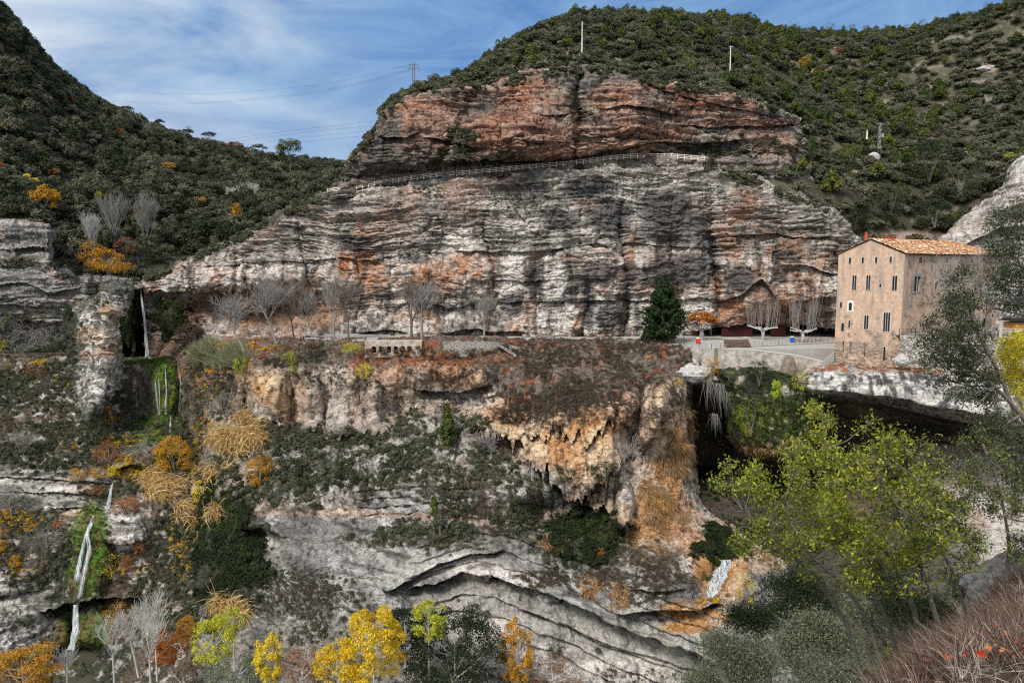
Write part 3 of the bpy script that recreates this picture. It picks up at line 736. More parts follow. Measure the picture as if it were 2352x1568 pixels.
# --- left: grey cliff, alcove -------------------------------------------------
R = [
 [(-90, 502, 262), (0, 506, 262), (60, 512, 262), (108, 520, 262), (122, 590, 262), (182, 630, 260), (262, 642, 262), (345, 646, 270), (470, 640, 280)],
 [(-90, 508, 242), (0, 512, 242), (60, 518, 241), (108, 526, 241), (120, 598, 243), (182, 638, 240), (262, 650, 244), (345, 655, 250), (470, 660, 262)],
 [(-90, 585, 238), (0, 590, 238), (100, 600, 237), (185, 650, 238), (262, 668, 244), (345, 675, 256), (470, 690, 266)],
 [(-90, 650, 234), (0, 655, 234), (100, 660, 234), (185, 672, 236), (262, 690, 246), (345, 700, 262), (470, 705, 266)],
 [(-90, 710, 236), (0, 715, 236), (120, 720, 237), (200, 730, 240), (300, 735, 258), (345, 740, 266), (470, 760, 264)],
 [(-90, 770, 240), (0, 775, 240), (180, 775, 240), (300, 790, 262), (345, 800, 268), (470, 800, 262)],
 [(-90, 830, 232), (180, 832, 230), (300, 836, 262), (345, 838, 264), (470, 840, 250)]]
def d_l(X, Y):
    d = lip(X, Y, [(40, 572), (70, 568), (112, 570)], 5, 10, 2, seed=61, fade=8)
    d += lip(X, Y, [(-60, 655), (60, 650), (120, 672), (180, 660)], 3, 12, 5, seed=62)
    d += lip(X, Y, [(-60, 698), (60, 700), (160, 712)], 2.5, 14, 5, seed=63)
    d += lip(X, Y, [(60, 735), (100, 745), (160, 735)], 3, 20, 4, seed=64)
    d += lip(X, Y, [(285, 668), (330, 660), (380, 664), (460, 690)], 9, 120, 5, seed=65)
    d -= 10 * ell(X, Y, 318, 720, 14, 60, .5) * (1 - sm(740, 790, Y))
    return d
def c_l(X, Y, p, Q):
    lay = fbm(p[..., 0] * .1, p[..., 1] * .1, p[..., 2] * 1.6, 3, 65)
    c = np.zeros_like(p) + np.array((.27, .255, .24))
    c = mix(c, np.array((.44, .42, .39)), sm(-.1, .3, Q['patch'] + .5 * Q['spot']) * .8)
    c = mix(c, PINK, sm(.05, .35, Q['patch'] - .4 * Q['spot'] + .4 * ell(X, Y, 120, 700, 100, 30)) * .6)
    c = mix(c, WHITE, ell(X, Y, 160, 715, 80, 24) * .6)
    c = mix(c, DARK, sm(.1, .32, -lay) * .8)
    c = mix(c, SCRUB, (1 - sm(.0, .3, np.abs(Y - 608) / 20 + Q['spot'])) * (X < 200) * .8)
    c = mix(c, SCRUB * .8, sm(735, 770, Y + 20 * Q['spot']) * .85)
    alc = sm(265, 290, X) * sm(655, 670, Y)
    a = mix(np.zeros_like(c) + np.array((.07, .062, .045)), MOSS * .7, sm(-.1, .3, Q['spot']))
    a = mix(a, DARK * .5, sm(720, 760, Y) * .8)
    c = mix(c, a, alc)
    return c
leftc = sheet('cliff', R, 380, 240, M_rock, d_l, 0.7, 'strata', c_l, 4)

# --- left slope under the waterfall, down to the stream ------------------------
R = [
 [(-90, 812, 246), (60, 814, 244), (180, 818, 240), (250, 826, 244), (300, 822, 250), (560, 822, 246)],
 [(-90, 820, 232), (60, 823, 230), (180, 826, 226), (250, 838, 228), (300, 832, 232), (440, 830, 230), (560, 835, 226)],
 [(-90, 858, 222), (180, 860, 218), (250, 880, 222), (300, 856, 226), (440, 852, 226), (560, 855, 222)],
 [(-90, 960, 206), (100, 960, 205), (200, 960, 206), (250, 960, 216), (300, 960, 222), (400, 955, 220), (440, 955, 214), (560, 960, 205)],
 [(-90, 1075, 190), (100, 1070, 189), (200, 1070, 188), (300, 1035, 194), (440, 1010, 200), (560, 1010, 196)],
 [(-90, 1150, 181), (200, 1145, 178), (300, 1130, 181), (450, 1100, 187), (560, 1100, 182)],
 [(-90, 1285, 168), (180, 1190, 172), (300, 1180, 170), (460, 1190, 173), (560, 1190, 170)],
 [(-90, 1400, 156), (150, 1395, 164), (240, 1395, 162), (460, 1300, 163), (560, 1300, 158)],
 [(-90, 1500, 145), (150, 1495, 160), (250, 1495, 158), (480, 1450, 148), (560, 1450, 146)],
 [(-90, 1740, 126), (560, 1740, 128)]]
def d_s(X, Y):
    d = lip(X, Y, [(-60, 1092), (60, 1096), (180, 1104), (250, 1110)], 2.5, 12, 5, seed=71)
    d += lip(X, Y, [(-60, 1130), (60, 1128), (180, 1134), (245, 1138)], 2.5, 12, 5, seed=72)
    d += lip(X, Y, [(120, 1165), (200, 1168), (240, 1170)], 2, 12, 4, seed=73)
    d += lip(X, Y, [(100, 1402), (130, 1400), (160, 1384), (220, 1372), (330, 1374)], 9, 26, 3, seed=74, finger=4)
    d += lip(X, Y, [(-60, 1370), (40, 1366), (100, 1352)], 2.5, 14, 4, seed=75)
    d += lip(X, Y, [(270, 1078), (300, 1068), (350, 1074)], 6, 16, 2, seed=76)
    d += lip(X, Y, [(240, 1242), (290, 1250), (330, 1240)], 3, 20, 3, seed=77)
    d -= 3.5 * ell(X, Y, 285, 1215, 45, 40) + 3.5 * ell(X, Y, 205, 1280, 46, 100, .4, 8)
    d += 7 * ell(X, Y, 192, 1500, 50, 24, .5) + 3.5 * ell(X, Y, 165, 1460, 12, 50, .5)
    d -= 5 * ell(X, Y, 382, 890, 30, 66, .4)
    return d
def c_s(X, Y, p, Q):
    lay = fbm(p[..., 0] * .1, p[..., 1] * .1, p[..., 2] * 1.5, 3, 75)
    c = mix(np.zeros_like(p) + SOIL, SCRUB, sm(-.2, .2, Q['patch']))
    c = mix(c, np.array((.42, .38, .34)), sm(.08, .3, Q['spot'] + .3 * Q['streak'] - .05) * .8)
    c = mix(c, WHITE, ells(X, Y, [(100, 940, 30, 50, 40), (200, 900, 40, 50), (180, 960, 20, 60)], .5) * sm(-.1, .3, Q['spot'] + Q['streak'] * .5) * .9)
    st = ells(X, Y, [(60, 1110, 190, 32), (190, 1160, 110, 26), (170, 1190, 60, 20), (290, 1215, 50, 42), (40, 1350, 80, 26), (40, 1440, 90, 60), (310, 1310, 40, 12)], .35)
    g = mix(np.zeros_like(c) + np.array((.34, .31, .285)), WHITE * .95, sm(.0, .3, lay + .4 * Q['spot']))
    g = mix(g, OCHRE * .9, ells(X, Y, [(160, 1190, 50, 18), (240, 1130, 60, 14)], .5) * .6)
    g = mix(g, DARK * 1.5, sm(.06, .3, -lay) * .85)
    c = mix(c, g, st)
    ms = ells(X, Y, [(382, 895, 34, 75), (345, 880, 14, 60), (420, 880, 14, 50), (360, 985, 60, 44), (205, 1260, 42, 110, 8), (175, 1470, 50, 60), (230, 1440, 30, 50), (330, 832, 60, 6), (380, 1060, 30, 40, 30)], .3)
    mc = mix(np.zeros_like(c) + MOSS, np.array((.12, .14, .02)), sm(-.1, .3, Q['streak']))
    mc = mix(mc, np.array((.20, .12, .06)), sm(.1, .35, -Q['streak'] + .3 * Q['patch']) * .7)
    mc = mix(mc, DARK, sm(.2, .4, -Q['spot']) * .6)
    c = mix(c, mc, ms)
    c = mix(c, mix(np.zeros_like(c) + np.array((.10, .085, .075)), PINK, sm(.1, .35, Q['streak']) * .8), ell(X, Y, 322, 900, 34, 60, .3))
    return c
lslope = sheet('slope', R, 500, 640, M_rock, d_s, 0.62, 'tufa', c_s, 5)

# --- tufa buttress at the waterfall's left --------------------------------------
R = [
 [(238, 664, 236), (270, 656, 234), (300, 664, 238)],
 [(222, 680, 222), (244, 668, 220), (275, 664, 218), (294, 670, 221), (302, 674, 232)],
 [(150, 716, 224), (200, 705, 219), (250, 700, 214), (280, 702, 217), (290, 704, 230)],
 [(150, 750, 222), (200, 745, 217), (240, 742, 213), (258, 742, 217), (266, 744, 230)],
 [(165, 800, 220), (210, 792, 216), (240, 790, 212), (262, 790, 216), (272, 792, 230)],
 [(185, 856, 217), (220, 850, 214), (245, 850, 210), (258, 850, 215), (264, 850, 228)],
 [(165, 905, 213), (205, 905, 211), (225, 905, 207), (240, 905, 212), (246, 905, 226)],
 [(125, 965, 208), (175, 965, 207), (200, 965, 203), (212, 965, 209), (220, 965, 222)],
 [(110, 1030, 201), (165, 1030, 201), (185, 1030, 198), (196, 1030, 204), (204, 1030, 214)]]
def c_b(X, Y, p, Q):
    c = np.zeros_like(p) + np.array((.30, .285, .265))
    c = mix(c, WHITE * .95, sm(.0, .25, Q['spot'] + .35 * Q['kn'] - .03 + .25 * ell(X, Y, 240, 830, 40, 60)))
    c = mix(c, DARK * 1.4, sm(.05, .25, fbm(p[..., 0] * .9, p[..., 1] * .9, p[..., 2] * .9, 3, 77)) * .75)
    c = mix(c, OCHRE, ells(X, Y, [(250, 720, 14, 22), (210, 780, 40, 30), (225, 810, 50, 16)], .5) * sm(-.2, .2, Q['patch'] + .2) * .75)
    c = mix(c, RED * .9, ells(X, Y, [(225, 815, 50, 10)], .5) * .4)
    c = mix(c, SCRUB, (1 - sm(668, 700, Y - (X - 290) * -.1 + 16 * Q['spot'])) * .8)
    c = mix(c, DARK, sm(.1, .4, -Q['kn'] - .3 * Q['spot']) * .9)
    c = mix(c, SCRUB, sm(900, 960, Y) * sm(-.3, .1, Q['spot'] + .2) * .85)
    c = mix(c, SCRUB, (1 - sm(-.1, .5, (X - np.interp(Y, [660, 715, 800, 900, 1030], [235, 170, 190, 185, 130])) / 40)) * sm(-.2, .1, Q['patch'] + .25))
    return c
butt = sheet('tufa_buttress', R, 170, 360, M_rock, None, 1.25, 'tufa', c_b, 6, jag=5)

# --- right: rock shelf below the house, big undercut ----------------------------
R = [
 [(1590, 818, 186), (1700, 822, 186), (1880, 836, 182), (1920, 830, 180), (2066, 840, 178), (2130, 826, 176), (2430, 815, 168)],
 [(1590, 832, 175), (1700, 850, 171), (1830, 862, 166), (1870, 850, 162), (1920, 838, 161), (2000, 846, 158), (2066, 850, 157), (2150, 862, 156), (2430, 860, 150)],
 [(1590, 866, 171), (1700, 876, 171), (1830, 884, 163), (1870, 893, 158), (2000, 905, 154), (2150, 934, 151), (2430, 985, 143)],
 [(1590, 872, 178), (1700, 884, 176), (1830, 893, 168), (1870, 900, 164), (2000, 912, 162), (2150, 944, 158), (2430, 996, 150)],
 [(1590, 890, 184), (1640, 892, 186), (1700, 905, 194), (1830, 915, 190), (1870, 917, 186), (2000, 936, 186), (2150, 968, 178), (2430, 1020, 162)],
 [(1590, 1000, 184), (1650, 1000, 190), (1700, 1000, 202), (1830, 1000, 198), (2000, 1000, 187), (2150, 1020, 172), (2430, 1060, 158)],
 [(1590, 1095, 204), (1830, 1095, 200), (2000, 1110, 178), (2150, 1110, 168), (2430, 1150, 155)],
 [(1590, 1120, 178), (1830, 1125, 178), (2000, 1160, 168), (2150, 1180, 160), (2430, 1240, 148)],
 [(1600, 1260, 160), (1830, 1280, 160), (2150, 1350, 150), (2430, 1400, 138)],
 [(1600, 1740, 125), (2430, 1740, 100)]]
def d_r(X, Y):
    d = lip(X, Y, [(1900, 940), (2000, 975), (2100, 1000), (2300, 1040)], 3, 16, 6, seed=81)
    d += lip(X, Y, [(1900, 905), (2000, 920), (2100, 935), (2200, 965), (2400, 1000)], 2.5, 14, 6, seed=82)
    return d
def c_r(X, Y, p, Q):
    c = np.zeros_like(p) + np.array((.30, .29, .28))
    c = mix(c, WHITE, sm(-.1, .25, .8 * Q['streak2'] + .4 * Q['streak'] + .3 * Q['spot']) * .85)
    c = mix(c, DARK * 1.3, sm(.06, .28, -.9 * Q['streak2'] - .3 * Q['streak'] + .1 * Q['spot']) * .85)
    top = 1 - sm(-4, 8, Y - np.interp(X, [1590, 1870, 2000, 2430], [842, 852, 852, 866]))
    c = mix(c, mix(np.zeros_like(c) + np.array((.36, .33, .30)), LEAFRED, sm(.05, .3, Q['spot'] + .1)), top * .9)
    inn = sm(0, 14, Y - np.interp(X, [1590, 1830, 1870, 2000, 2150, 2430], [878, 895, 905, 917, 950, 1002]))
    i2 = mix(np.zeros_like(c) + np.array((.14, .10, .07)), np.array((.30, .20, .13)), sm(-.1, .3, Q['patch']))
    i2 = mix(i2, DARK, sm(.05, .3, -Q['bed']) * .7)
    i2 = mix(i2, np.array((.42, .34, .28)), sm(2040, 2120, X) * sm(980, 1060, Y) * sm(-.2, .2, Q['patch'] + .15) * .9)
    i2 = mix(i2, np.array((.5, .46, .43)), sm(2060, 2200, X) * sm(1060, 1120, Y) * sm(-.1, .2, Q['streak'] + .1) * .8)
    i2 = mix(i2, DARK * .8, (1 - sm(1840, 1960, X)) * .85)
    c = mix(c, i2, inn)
    c = mix(c, SCRUB, sm(1180, 1230, Y) * (1 - sm(2150, 2300, X) * (1 - sm(1300, 1350, Y))) * .9)
    c = mix(c, mix(np.zeros_like(c) + WHITE * .85, DARK, sm(.0, .3, -Q['streak'])), ells(X, Y, [(1590, 850, 36, 24)], .4))
    return c
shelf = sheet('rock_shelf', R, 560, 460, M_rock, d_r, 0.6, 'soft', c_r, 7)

# --- mossy mound hanging over the cave -------------------------------------------
R = [
 [(1605, 842, 184), (1650, 842, 180), (1870, 862, 176)],
 [(1612, 846, 176), (1650, 850, 169), (1700, 856, 166), (1800, 870, 163), (1870, 880, 164), (1890, 884, 172)],
 [(1655, 900, 180), (1680, 905, 169), (1720, 905, 163), (1800, 910, 161), (1860, 915, 164), (1880, 918, 176)],
 [(1672, 960, 180), (1690, 962, 168), (1730, 965, 161), (1800, 965, 160), (1850, 970, 163), (1870, 972, 176)],
 [(1680, 1006, 180), (1700, 1008, 168), (1740, 1016, 161), (1800, 1024, 160), (1850, 1030, 163), (1865, 1030, 176)],
 [(1690, 1020, 184), (1705, 1024, 172), (1740, 1034, 165), (1800, 1044, 164), (1850, 1046, 168), (1862, 1046, 180)],
 [(1695, 1022, 198), (1740, 1036, 196), (1800, 1046, 196), (1860, 1048, 198)]]
def c_m(X, Y, p, Q):
    c = mix(np.zeros_like(p) + SCRUB * .8, np.array((.09, .11, .025)), sm(-.1, .3, Q['spot']))
    c = mix(c, np.array((.22, .15, .07)), sm(990, 1030, Y) * sm(-.1, .2, Q['streak']))
    c = mix(c, np.array((.4, .36, .32)), sm(.15, .35, Q['spot'] - .2 * sm(900, 940, Y)) * .8)
    return c
mound = sheet('mossy_overhang', R, 170, 150, M_rock, None, 0.6, 'tufa', c_m, 8)

# --- right-hand pale cliff --------------------------------------------------------
R = [
 [(2150, 545, 236), (2200, 500, 236), (2280, 446, 234), (2302, 420, 234), (2330, 372, 232), (2450, 335, 232)],
 [(2156, 552, 222), (2205, 508, 220), (2284, 454, 216), (2306, 428, 214), (2334, 380, 212), (2450, 343, 210)],
 [(2160, 575, 218), (2250, 530, 214), (2330, 450, 207), (2450, 430, 203)],
 [(2170, 610, 219), (2300, 600, 211), (2450, 560, 200)],
 [(2180, 720, 220), (2300, 740, 205), (2450, 760, 195)],
 [(2180, 850, 215), (2450, 850, 190)]]
def d_w(X, Y):
    d = lip(X, Y, [(2290, 485), (2330, 470), (2400, 460)], 4, 20, 4, seed=91)
    d += lip(X, Y, [(2160, 575), (2220, 560), (2300, 520), (2400, 520)], 3, 16, 5, seed=92)
    return d
def c_w(X, Y, p, Q):
    c = base_rock(Q, .12, .6)
    c = mix(c, np.array((.5, .47, .44)), sm(-.3, .2, Q['patch']) * .5)
    c = mix(c, RED, sm(.1, .3, Q['spot'] - .1) * ell(X, Y, 2240, 570, 40, 20) * .7)
    return c
whitec = sheet('cliff', R, 220, 260, M_rock, d_w, 0.9, 'soft', c_w, 9)

# --- hillsides ------------------------------------------------------------------
def c_hill(X, Y, p, Q):
    c = mix(np.zeros_like(p) + np.array((.055, .052, .036)), np.array((.13, .11, .08)), sm(-.1, .3, Q['spot']))
    return mix(c, np.array((.30, .26, .22)), sm(.32, .45, Q['spot'] + .3 * Q['patch']) * .6)
R = [
 [(-140, -60, 620), (0, 30, 640), (60, 100, 660), (120, 165, 680), (200, 230, 690), (300, 280, 700), (430, 330, 720), (520, 350, 720), (620, 372, 700), (740, 385, 700), (840, 400, 700)],
 [(-140, -45, 380), (0, 48, 400), (60, 118, 420), (120, 183, 440), (200, 248, 450), (300, 297, 470), (430, 346, 490), (520, 366, 490), (620, 388, 480), (740, 400, 470), (840, 414, 460)],
 [(-140, 200, 330), (0, 230, 345), (120, 290, 370), (300, 370, 400), (520, 420, 410), (740, 430, 400), (840, 440, 390)],
 [(-140, 380, 285), (0, 390, 290), (120, 430, 310), (300, 480, 320), (520, 490, 340), (740, 470, 340), (840, 470, 340)],
 [(-140, 520, 255), (0, 520, 258), (120, 560, 265), (300, 600, 275), (420, 610, 285), (600, 540, 300), (740, 500, 310), (840, 500, 310)],
 [(-140, 600, 250), (0, 600, 252), (120, 650, 255), (300, 675, 256), (420, 680, 265), (600, 620, 290), (740, 560, 300), (840, 560, 300)]]
hillL = sheet('hillside', R, 200, 160, M_earth, None, 1.5, 'earth', c_hill, 10, jag=2)
R = [
 [(660, 392, 760), (760, 384, 800), (860, 372, 800), (960, 360, 800)],
 [(660, 402, 560), (760, 394, 600), (860, 384, 600), (960, 372, 600)],
 [(660, 460, 420), (860, 470, 400), (960, 470, 400)]]
hillF = sheet('hillside', R, 60, 30, M_earth, None, 1.0, 'earth', c_hill, 11, jag=1)
R = [
 [(880, 262, 480), (960, 216, 480), (1080, 170, 480), (1140, 130, 480), (1190, 96, 480), (1260, 66, 480), (1330, 42, 500), (1500, 40, 520), (1620, 46, 560), (1700, 52, 600), (1770, 74, 620), (1900, 84, 640), (2050, 82, 640), (2110, 74, 620), (2170, 58, 600), (2250, 40, 580), (2352, -5, 560), (2480, -60, 540)],
 [(880, 272, 240), (960, 226, 240), (1080, 182, 250), (1140, 145, 265), (1190, 112, 280), (1260, 82, 290), (1330, 58, 300), (1500, 56, 330), (1620, 62, 360), (1700, 68, 380), (1770, 90, 400), (1900, 100, 410), (2050, 98, 410), (2110, 90, 400), (2170, 74, 390), (2250, 56, 380), (2352, 12, 370), (2480, -40, 360)],
 [(880, 274, 236), (960, 232, 234), (1080, 196, 236), (1190, 160, 246), (1330, 135, 246), (1500, 150, 262), (1700, 175, 300), (1900, 220, 340), (2100, 230, 340), (2352, 200, 320), (2480, 190, 310)],
 [(880, 280, 232), (960, 242, 229), (1080, 214, 228), (1200, 186, 229), (1330, 170, 227), (1450, 194, 228), (1600, 216, 230), (1720, 250, 238), (1840, 300, 262), (2000, 310, 290), (2100, 315, 300), (2352, 300, 280), (2480, 300, 270)],
 [(890, 300, 246), (1200, 210, 246), (1400, 215, 246), (1600, 240, 244), (1720, 290, 246), (1780, 345, 236), (1900, 370, 250), (2100, 385, 260), (2352, 380, 240), (2480, 380, 235)],
 [(900, 330, 258), (1300, 250, 260), (1600, 300, 244), (1720, 400, 214), (1800, 440, 212), (1900, 470, 218), (2100, 480, 235), (2352, 470, 225), (2480, 460, 220)],
 [(900, 360, 262), (1400, 320, 262), (1600, 380, 240), (1720, 440, 224), (1800, 480, 220), (1900, 525, 216), (2000, 560, 222), (2150, 570, 226), (2352, 560, 226), (2480, 560, 220)],
 [(900, 420, 265), (1600, 460, 245), (1800, 560, 236), (1900, 640, 228), (2000, 660, 225), (2150, 700, 226), (2480, 700, 222)],
 [(900, 560, 265), (1600, 600, 250), (1800, 900, 240), (2480, 900, 222)]]
def c_hillR(X, Y, p, Q):
    c = c_hill(X, Y, p, Q)
    c = mix(c, np.array((.11, .10, .06)), sm(-.1, .3, Q['patch']) * .8)
    ter = fbm(p[..., 0] * .03, p[..., 1] * .03, p[..., 2] * .35, 3, 66)
    c = mix(c, np.array((.28, .24, .19)), sm(.2, .35, ter) * .6)
    rk = ells(X, Y, [(1990, 395, 60, 6), (2100, 545, 110, 14), (2265, 155, 26, 9), (1960, 395, 20, 5), (2070, 395, 10, 5), (2330, 300, 50, 16), (1890, 160, 24, 8), (1600, 340, 80, 18), (2290, 380, 80, 8)], .3)
    c = mix(c, mix(np.zeros_like(c) + np.array((.36, .29, .24)), ORANGE, sm(.1, .3, Q['spot']) * .5), rk)
    return c
hillR = sheet('hillside', R, 420, 260, M_earth, None, 0.9, 'earth', c_hillR, 12, jag=2)

# --- valley floor, road, terrace ----------------------------------------------------
M_ground = plain('valley_soil', (.06, .055, .035), .95, .4, .2)
me = MB().poly([(-4000, -500, -90), (4000, -500, -90), (4000, 5000, -90), (-4000, 5000, -90)]).mesh('ground', M_ground)
tag(link('ground', me), kind='structure')
M_road = plain('pale_gravel', (.40, .38, .355), .95, .15, .8, bump=.2)
front = [(706, 779.5), (800, 781), (900, 782.5), (1200, 783.5), (1400, 785.5), (1560, 792), (1640, 801), (1700, 800), (1800, 801), (1925, 800)]
fp = [GZ(x, y, -20.0) for x, y in front]
bp_ = [Vector((p.x * 235 / p.y if p.y < 235 else p.x, 235, -20.0)) for p in fp]
mb = MB()
mb.poly([tuple(p) for p in fp] + [tuple(p) for p in bp_[::-1]])
low = [Vector((p.x, p.y + .0, p.z - 3)) for p in fp]
for i in range(len(fp) - 1): mb.poly([fp[i], fp[i + 1], low[i + 1], low[i]])
tag(mb.build('road', M_road), kind='structure')
# ------------------------------------------------------------------ foliage meshes
def leaf_quads(C, N, size, aspect, rng, lvr=(0.55, 1.35), droop=None):
    n = len(C)
    r = rng.normal(size=(n, 3))
    N = N + 0.55 * r; N /= np.linalg.norm(N, axis=1, keepdims=True) + 1e-9
    t = np.cross(N, rng.normal(size=(n, 3))); t /= np.linalg.norm(t, axis=1, keepdims=True) + 1e-9
    if droop is not None: t = t * .5 + np.array(droop); t -= N * (t * N).sum(1, keepdims=True); t /= np.linalg.norm(t, axis=1, keepdims=True) + 1e-9
    b = np.cross(N, t)
    s = size * rng.uniform(.6, 1.3, (n, 1))
    V = np.stack([C - t * s, C - b * s * aspect, C + t * s, C + b * s * aspect], 1).reshape(-1, 3)
    Fc = np.arange(4 * n).reshape(n, 4)
    return V, Fc, rng.uniform(*lvr, n)
def crown_pts(rng, R, nclump, nleaf, cr=0.38, shape='round', low=-0.6):
    rx, ry, rz = R
    C, N = [], []
    k = 0
    while k < nclump:
        d = rng.normal(size=3); d /= np.linalg.norm(d)
        if d[2] < low: continue
        rr = rng.uniform(.45, .92) ** .6
        if shape == 'cone':
            h = rng.uniform(-1, 1); w = (1 - (h + 1) / 2) ** .75; a = rng.uniform(0, 2 * math.pi)
            c = np.array([math.cos(a) * w * rr, math.sin(a) * w * rr, h])
        elif shape == 'umbrella':
            a = rng.uniform(0, 2 * math.pi); w = math.sqrt(rng.uniform(0, 1))
            c = np.array([math.cos(a) * w, math.sin(a) * w, .55 - .5 * w * w + rng.uniform(-.15, .15)])
        else:
            c = d * rr
        q = cr * rng.uniform(.6, 1.25)
        m = int(nleaf / nclump)
        s = rng.normal(size=(m, 3)); s /= np.linalg.norm(s, axis=1, keepdims=True)
        s[:, 2] = np.where(s[:, 2] < -.3, -s[:, 2], s[:, 2])
        pr = q * rng.uniform(.7, 1.08, (m, 1))
        C.append((c + s * pr) * np.array([rx, ry, rz])); N.append(s * .8 + c * .25 + np.array([0, 0, .25]))
        k += 1
    return np.concatenate(C), np.concatenate(N)
def crown_mesh(name, seed, R, nclump, nleaf, ls, mat, cr=.38, shape='round', base=0.1, aspect=.5, low=-.6):
    rng = np.random.RandomState(seed)
    C, N = crown_pts(rng, R, nclump, nleaf, cr, shape, low)
    C[:, 2] += R[2] * (1 - base)
    V, Fc, lv = leaf_quads(C, N, ls, aspect, rng)
    return mesh_np(name, V, Fc, 4, mat, lv=lv)
def branches(mb, rng, p, d, L, r, lev, spread=.5, up=.15, n=3, seg=4, bend=.12, kids=None):
    pts = [Vector(p)]; d = Vector(d).normalized()
    ns = 3 if lev > 0 else 2
    for i in range(ns):
        d = (d + Vector(rng.normal(size=3)) * bend + Vector((0, 0, up * .3))).normalized()
        pts.append(pts[-1] + d * (L / ns))
    rad = [r * (1 - .5 * i / ns) for i in range(ns + 1)]
    mb.tube(pts, rad, seg if lev > 0 else 3, caps=False)
    tips = [(pts[-1], d)]
    if lev <= 0: return tips
    k = kids[lev] if kids else n
    out = []
    for i in range(k):
        f = rng.uniform(.35, 1.0) if i else 1.0
        q = pts[0] + (pts[-1] - pts[0]) * f if f < 1 else pts[-1]
        j = min(int(f * ns), ns - 1); q = pts[j] + (pts[j + 1] - pts[j]) * (f * ns - j) if f < 1 else pts[-1]
        a = Vector(rng.normal(size=3)); a -= d * a.dot(d); a.normalize()
        dd = (d + a * rng.uniform(.6, 1.2) * spread * 1.6 + Vector((0, 0, up))).normalized()
        out += branches(mb, rng, q, dd, L * rng.uniform(.5, .78), r * .52, lev - 1, spread, up, n, seg, bend, kids)
    return out

M_bark = plain('bark', (.16, .14, .12), .9, .35, 6)
M_pale_bark = plain('pale_bark', (.50, .48, .45), .85, .3, 4)
M_twig = plain('twig', (.15, .115, .10), .9, .3, 3)
M_greytwig = plain('grey_twig', (.26, .24, .225), .9, .3, 3)
L_oak = leaf_mat('holm_oak_leaf', (.034, .044, .022), (.17, .165, .105), (.075, .085, .046))
L_dark = leaf_mat('dark_leaf', (.016, .028, .010), (.035, .048, .018))
L_shrub = leaf_mat('grey_shrub_leaf', (.06, .065, .034), (.20, .185, .125), (.105, .115, .058))
L_pine = leaf_mat('pine_needle', (.09, .115, .02), (.16, .175, .035), (.075, .105, .025))
L_yellow = leaf_mat('yellow_leaf', (.80, .66, .045), (.74, .52, .03), None, .4)
L_lemon = leaf_mat('lemon_leaf', (.60, .58, .04), (.46, .48, .06), None, .4)
L_gold = leaf_mat('gold_leaf', (.52, .27, .03), (.62, .32, .03), None, .35)
L_orange = leaf_mat('orange_leaf', (.50, .16, .022), (.42, .17, .04), None, .35)
L_rust = leaf_mat('rust_leaf', (.22, .09, .04), (.30, .14, .07), None, .3)
L_wine = leaf_mat('wine_leaf', (.07, .018, .015), (.10, .03, .02))
L_green = leaf_mat('ivy_leaf', (.05, .085, .018), (.075, .11, .022), (.035, .06, .014), .3)
L_lime = leaf_mat('lime_moss', (.42, .55, .02), (.50, .60, .03), None, .3)
L_moss = leaf_mat('moss_leaf', (.05, .12, .012), (.10, .15, .018))
L_brown = leaf_mat('dry_scrub', (.12, .085, .06), (.18, .13, .09), (.085, .07, .05))
L_straw = leaf_mat('straw', (.66, .45, .18), (.76, .58, .30), None, .4)
L_reed = leaf_mat('reed', (.30, .33, .20), (.38, .36, .20), None, .35)
L_hang = leaf_mat('hanging_grass', (.46, .27, .11), (.56, .30, .08), (.40, .29, .18))
L_olive = leaf_mat('olive_leaf', (.20, .22, .13), (.26, .27, .18), (.15, .17, .10))

PROTO = {}
def proto(key, f):
    if key not in PROTO: PROTO[key] = f()
    return PROTO[key]
def grass_mesh(name, seed, n, L, wd, mat, lean=(0, 0, 1), spread=.5, r=.35, sag=.6):
    """tuft of curved blades"""
    rng = np.random.RandomState(seed); V = []; Fc = []; lv = []
    ln = np.array(lean, float)
    for i in range(n):
        b = np.array([rng.normal() * r, rng.normal() * r, 0])
        d = ln + rng.normal(size=3) * spread; d /= np.linalg.norm(d)
        side = np.cross(d, rng.normal(size=3)); side /= np.linalg.norm(side)
        l = L * rng.uniform(.5, 1.15); w = wd * rng.uniform(.7, 1.3); p = b; k0 = len(V)
        for k in range(4):
            ww = w * (1 - k / 3.3)
            V += [p - side * ww, p + side * ww]
            p = p + d * l / 3; d = d + np.array([0, 0, -sag / 3]); d /= np.linalg.norm(d)
        for k in range(3): Fc.append([k0 + 2 * k, k0 + 2 * k + 1, k0 + 2 * k + 3, k0 + 2 * k + 2]); lv.append(rng.uniform(.3, 1.4))
    return mesh_np(name, V, Fc, 4, mat, lv=lv)

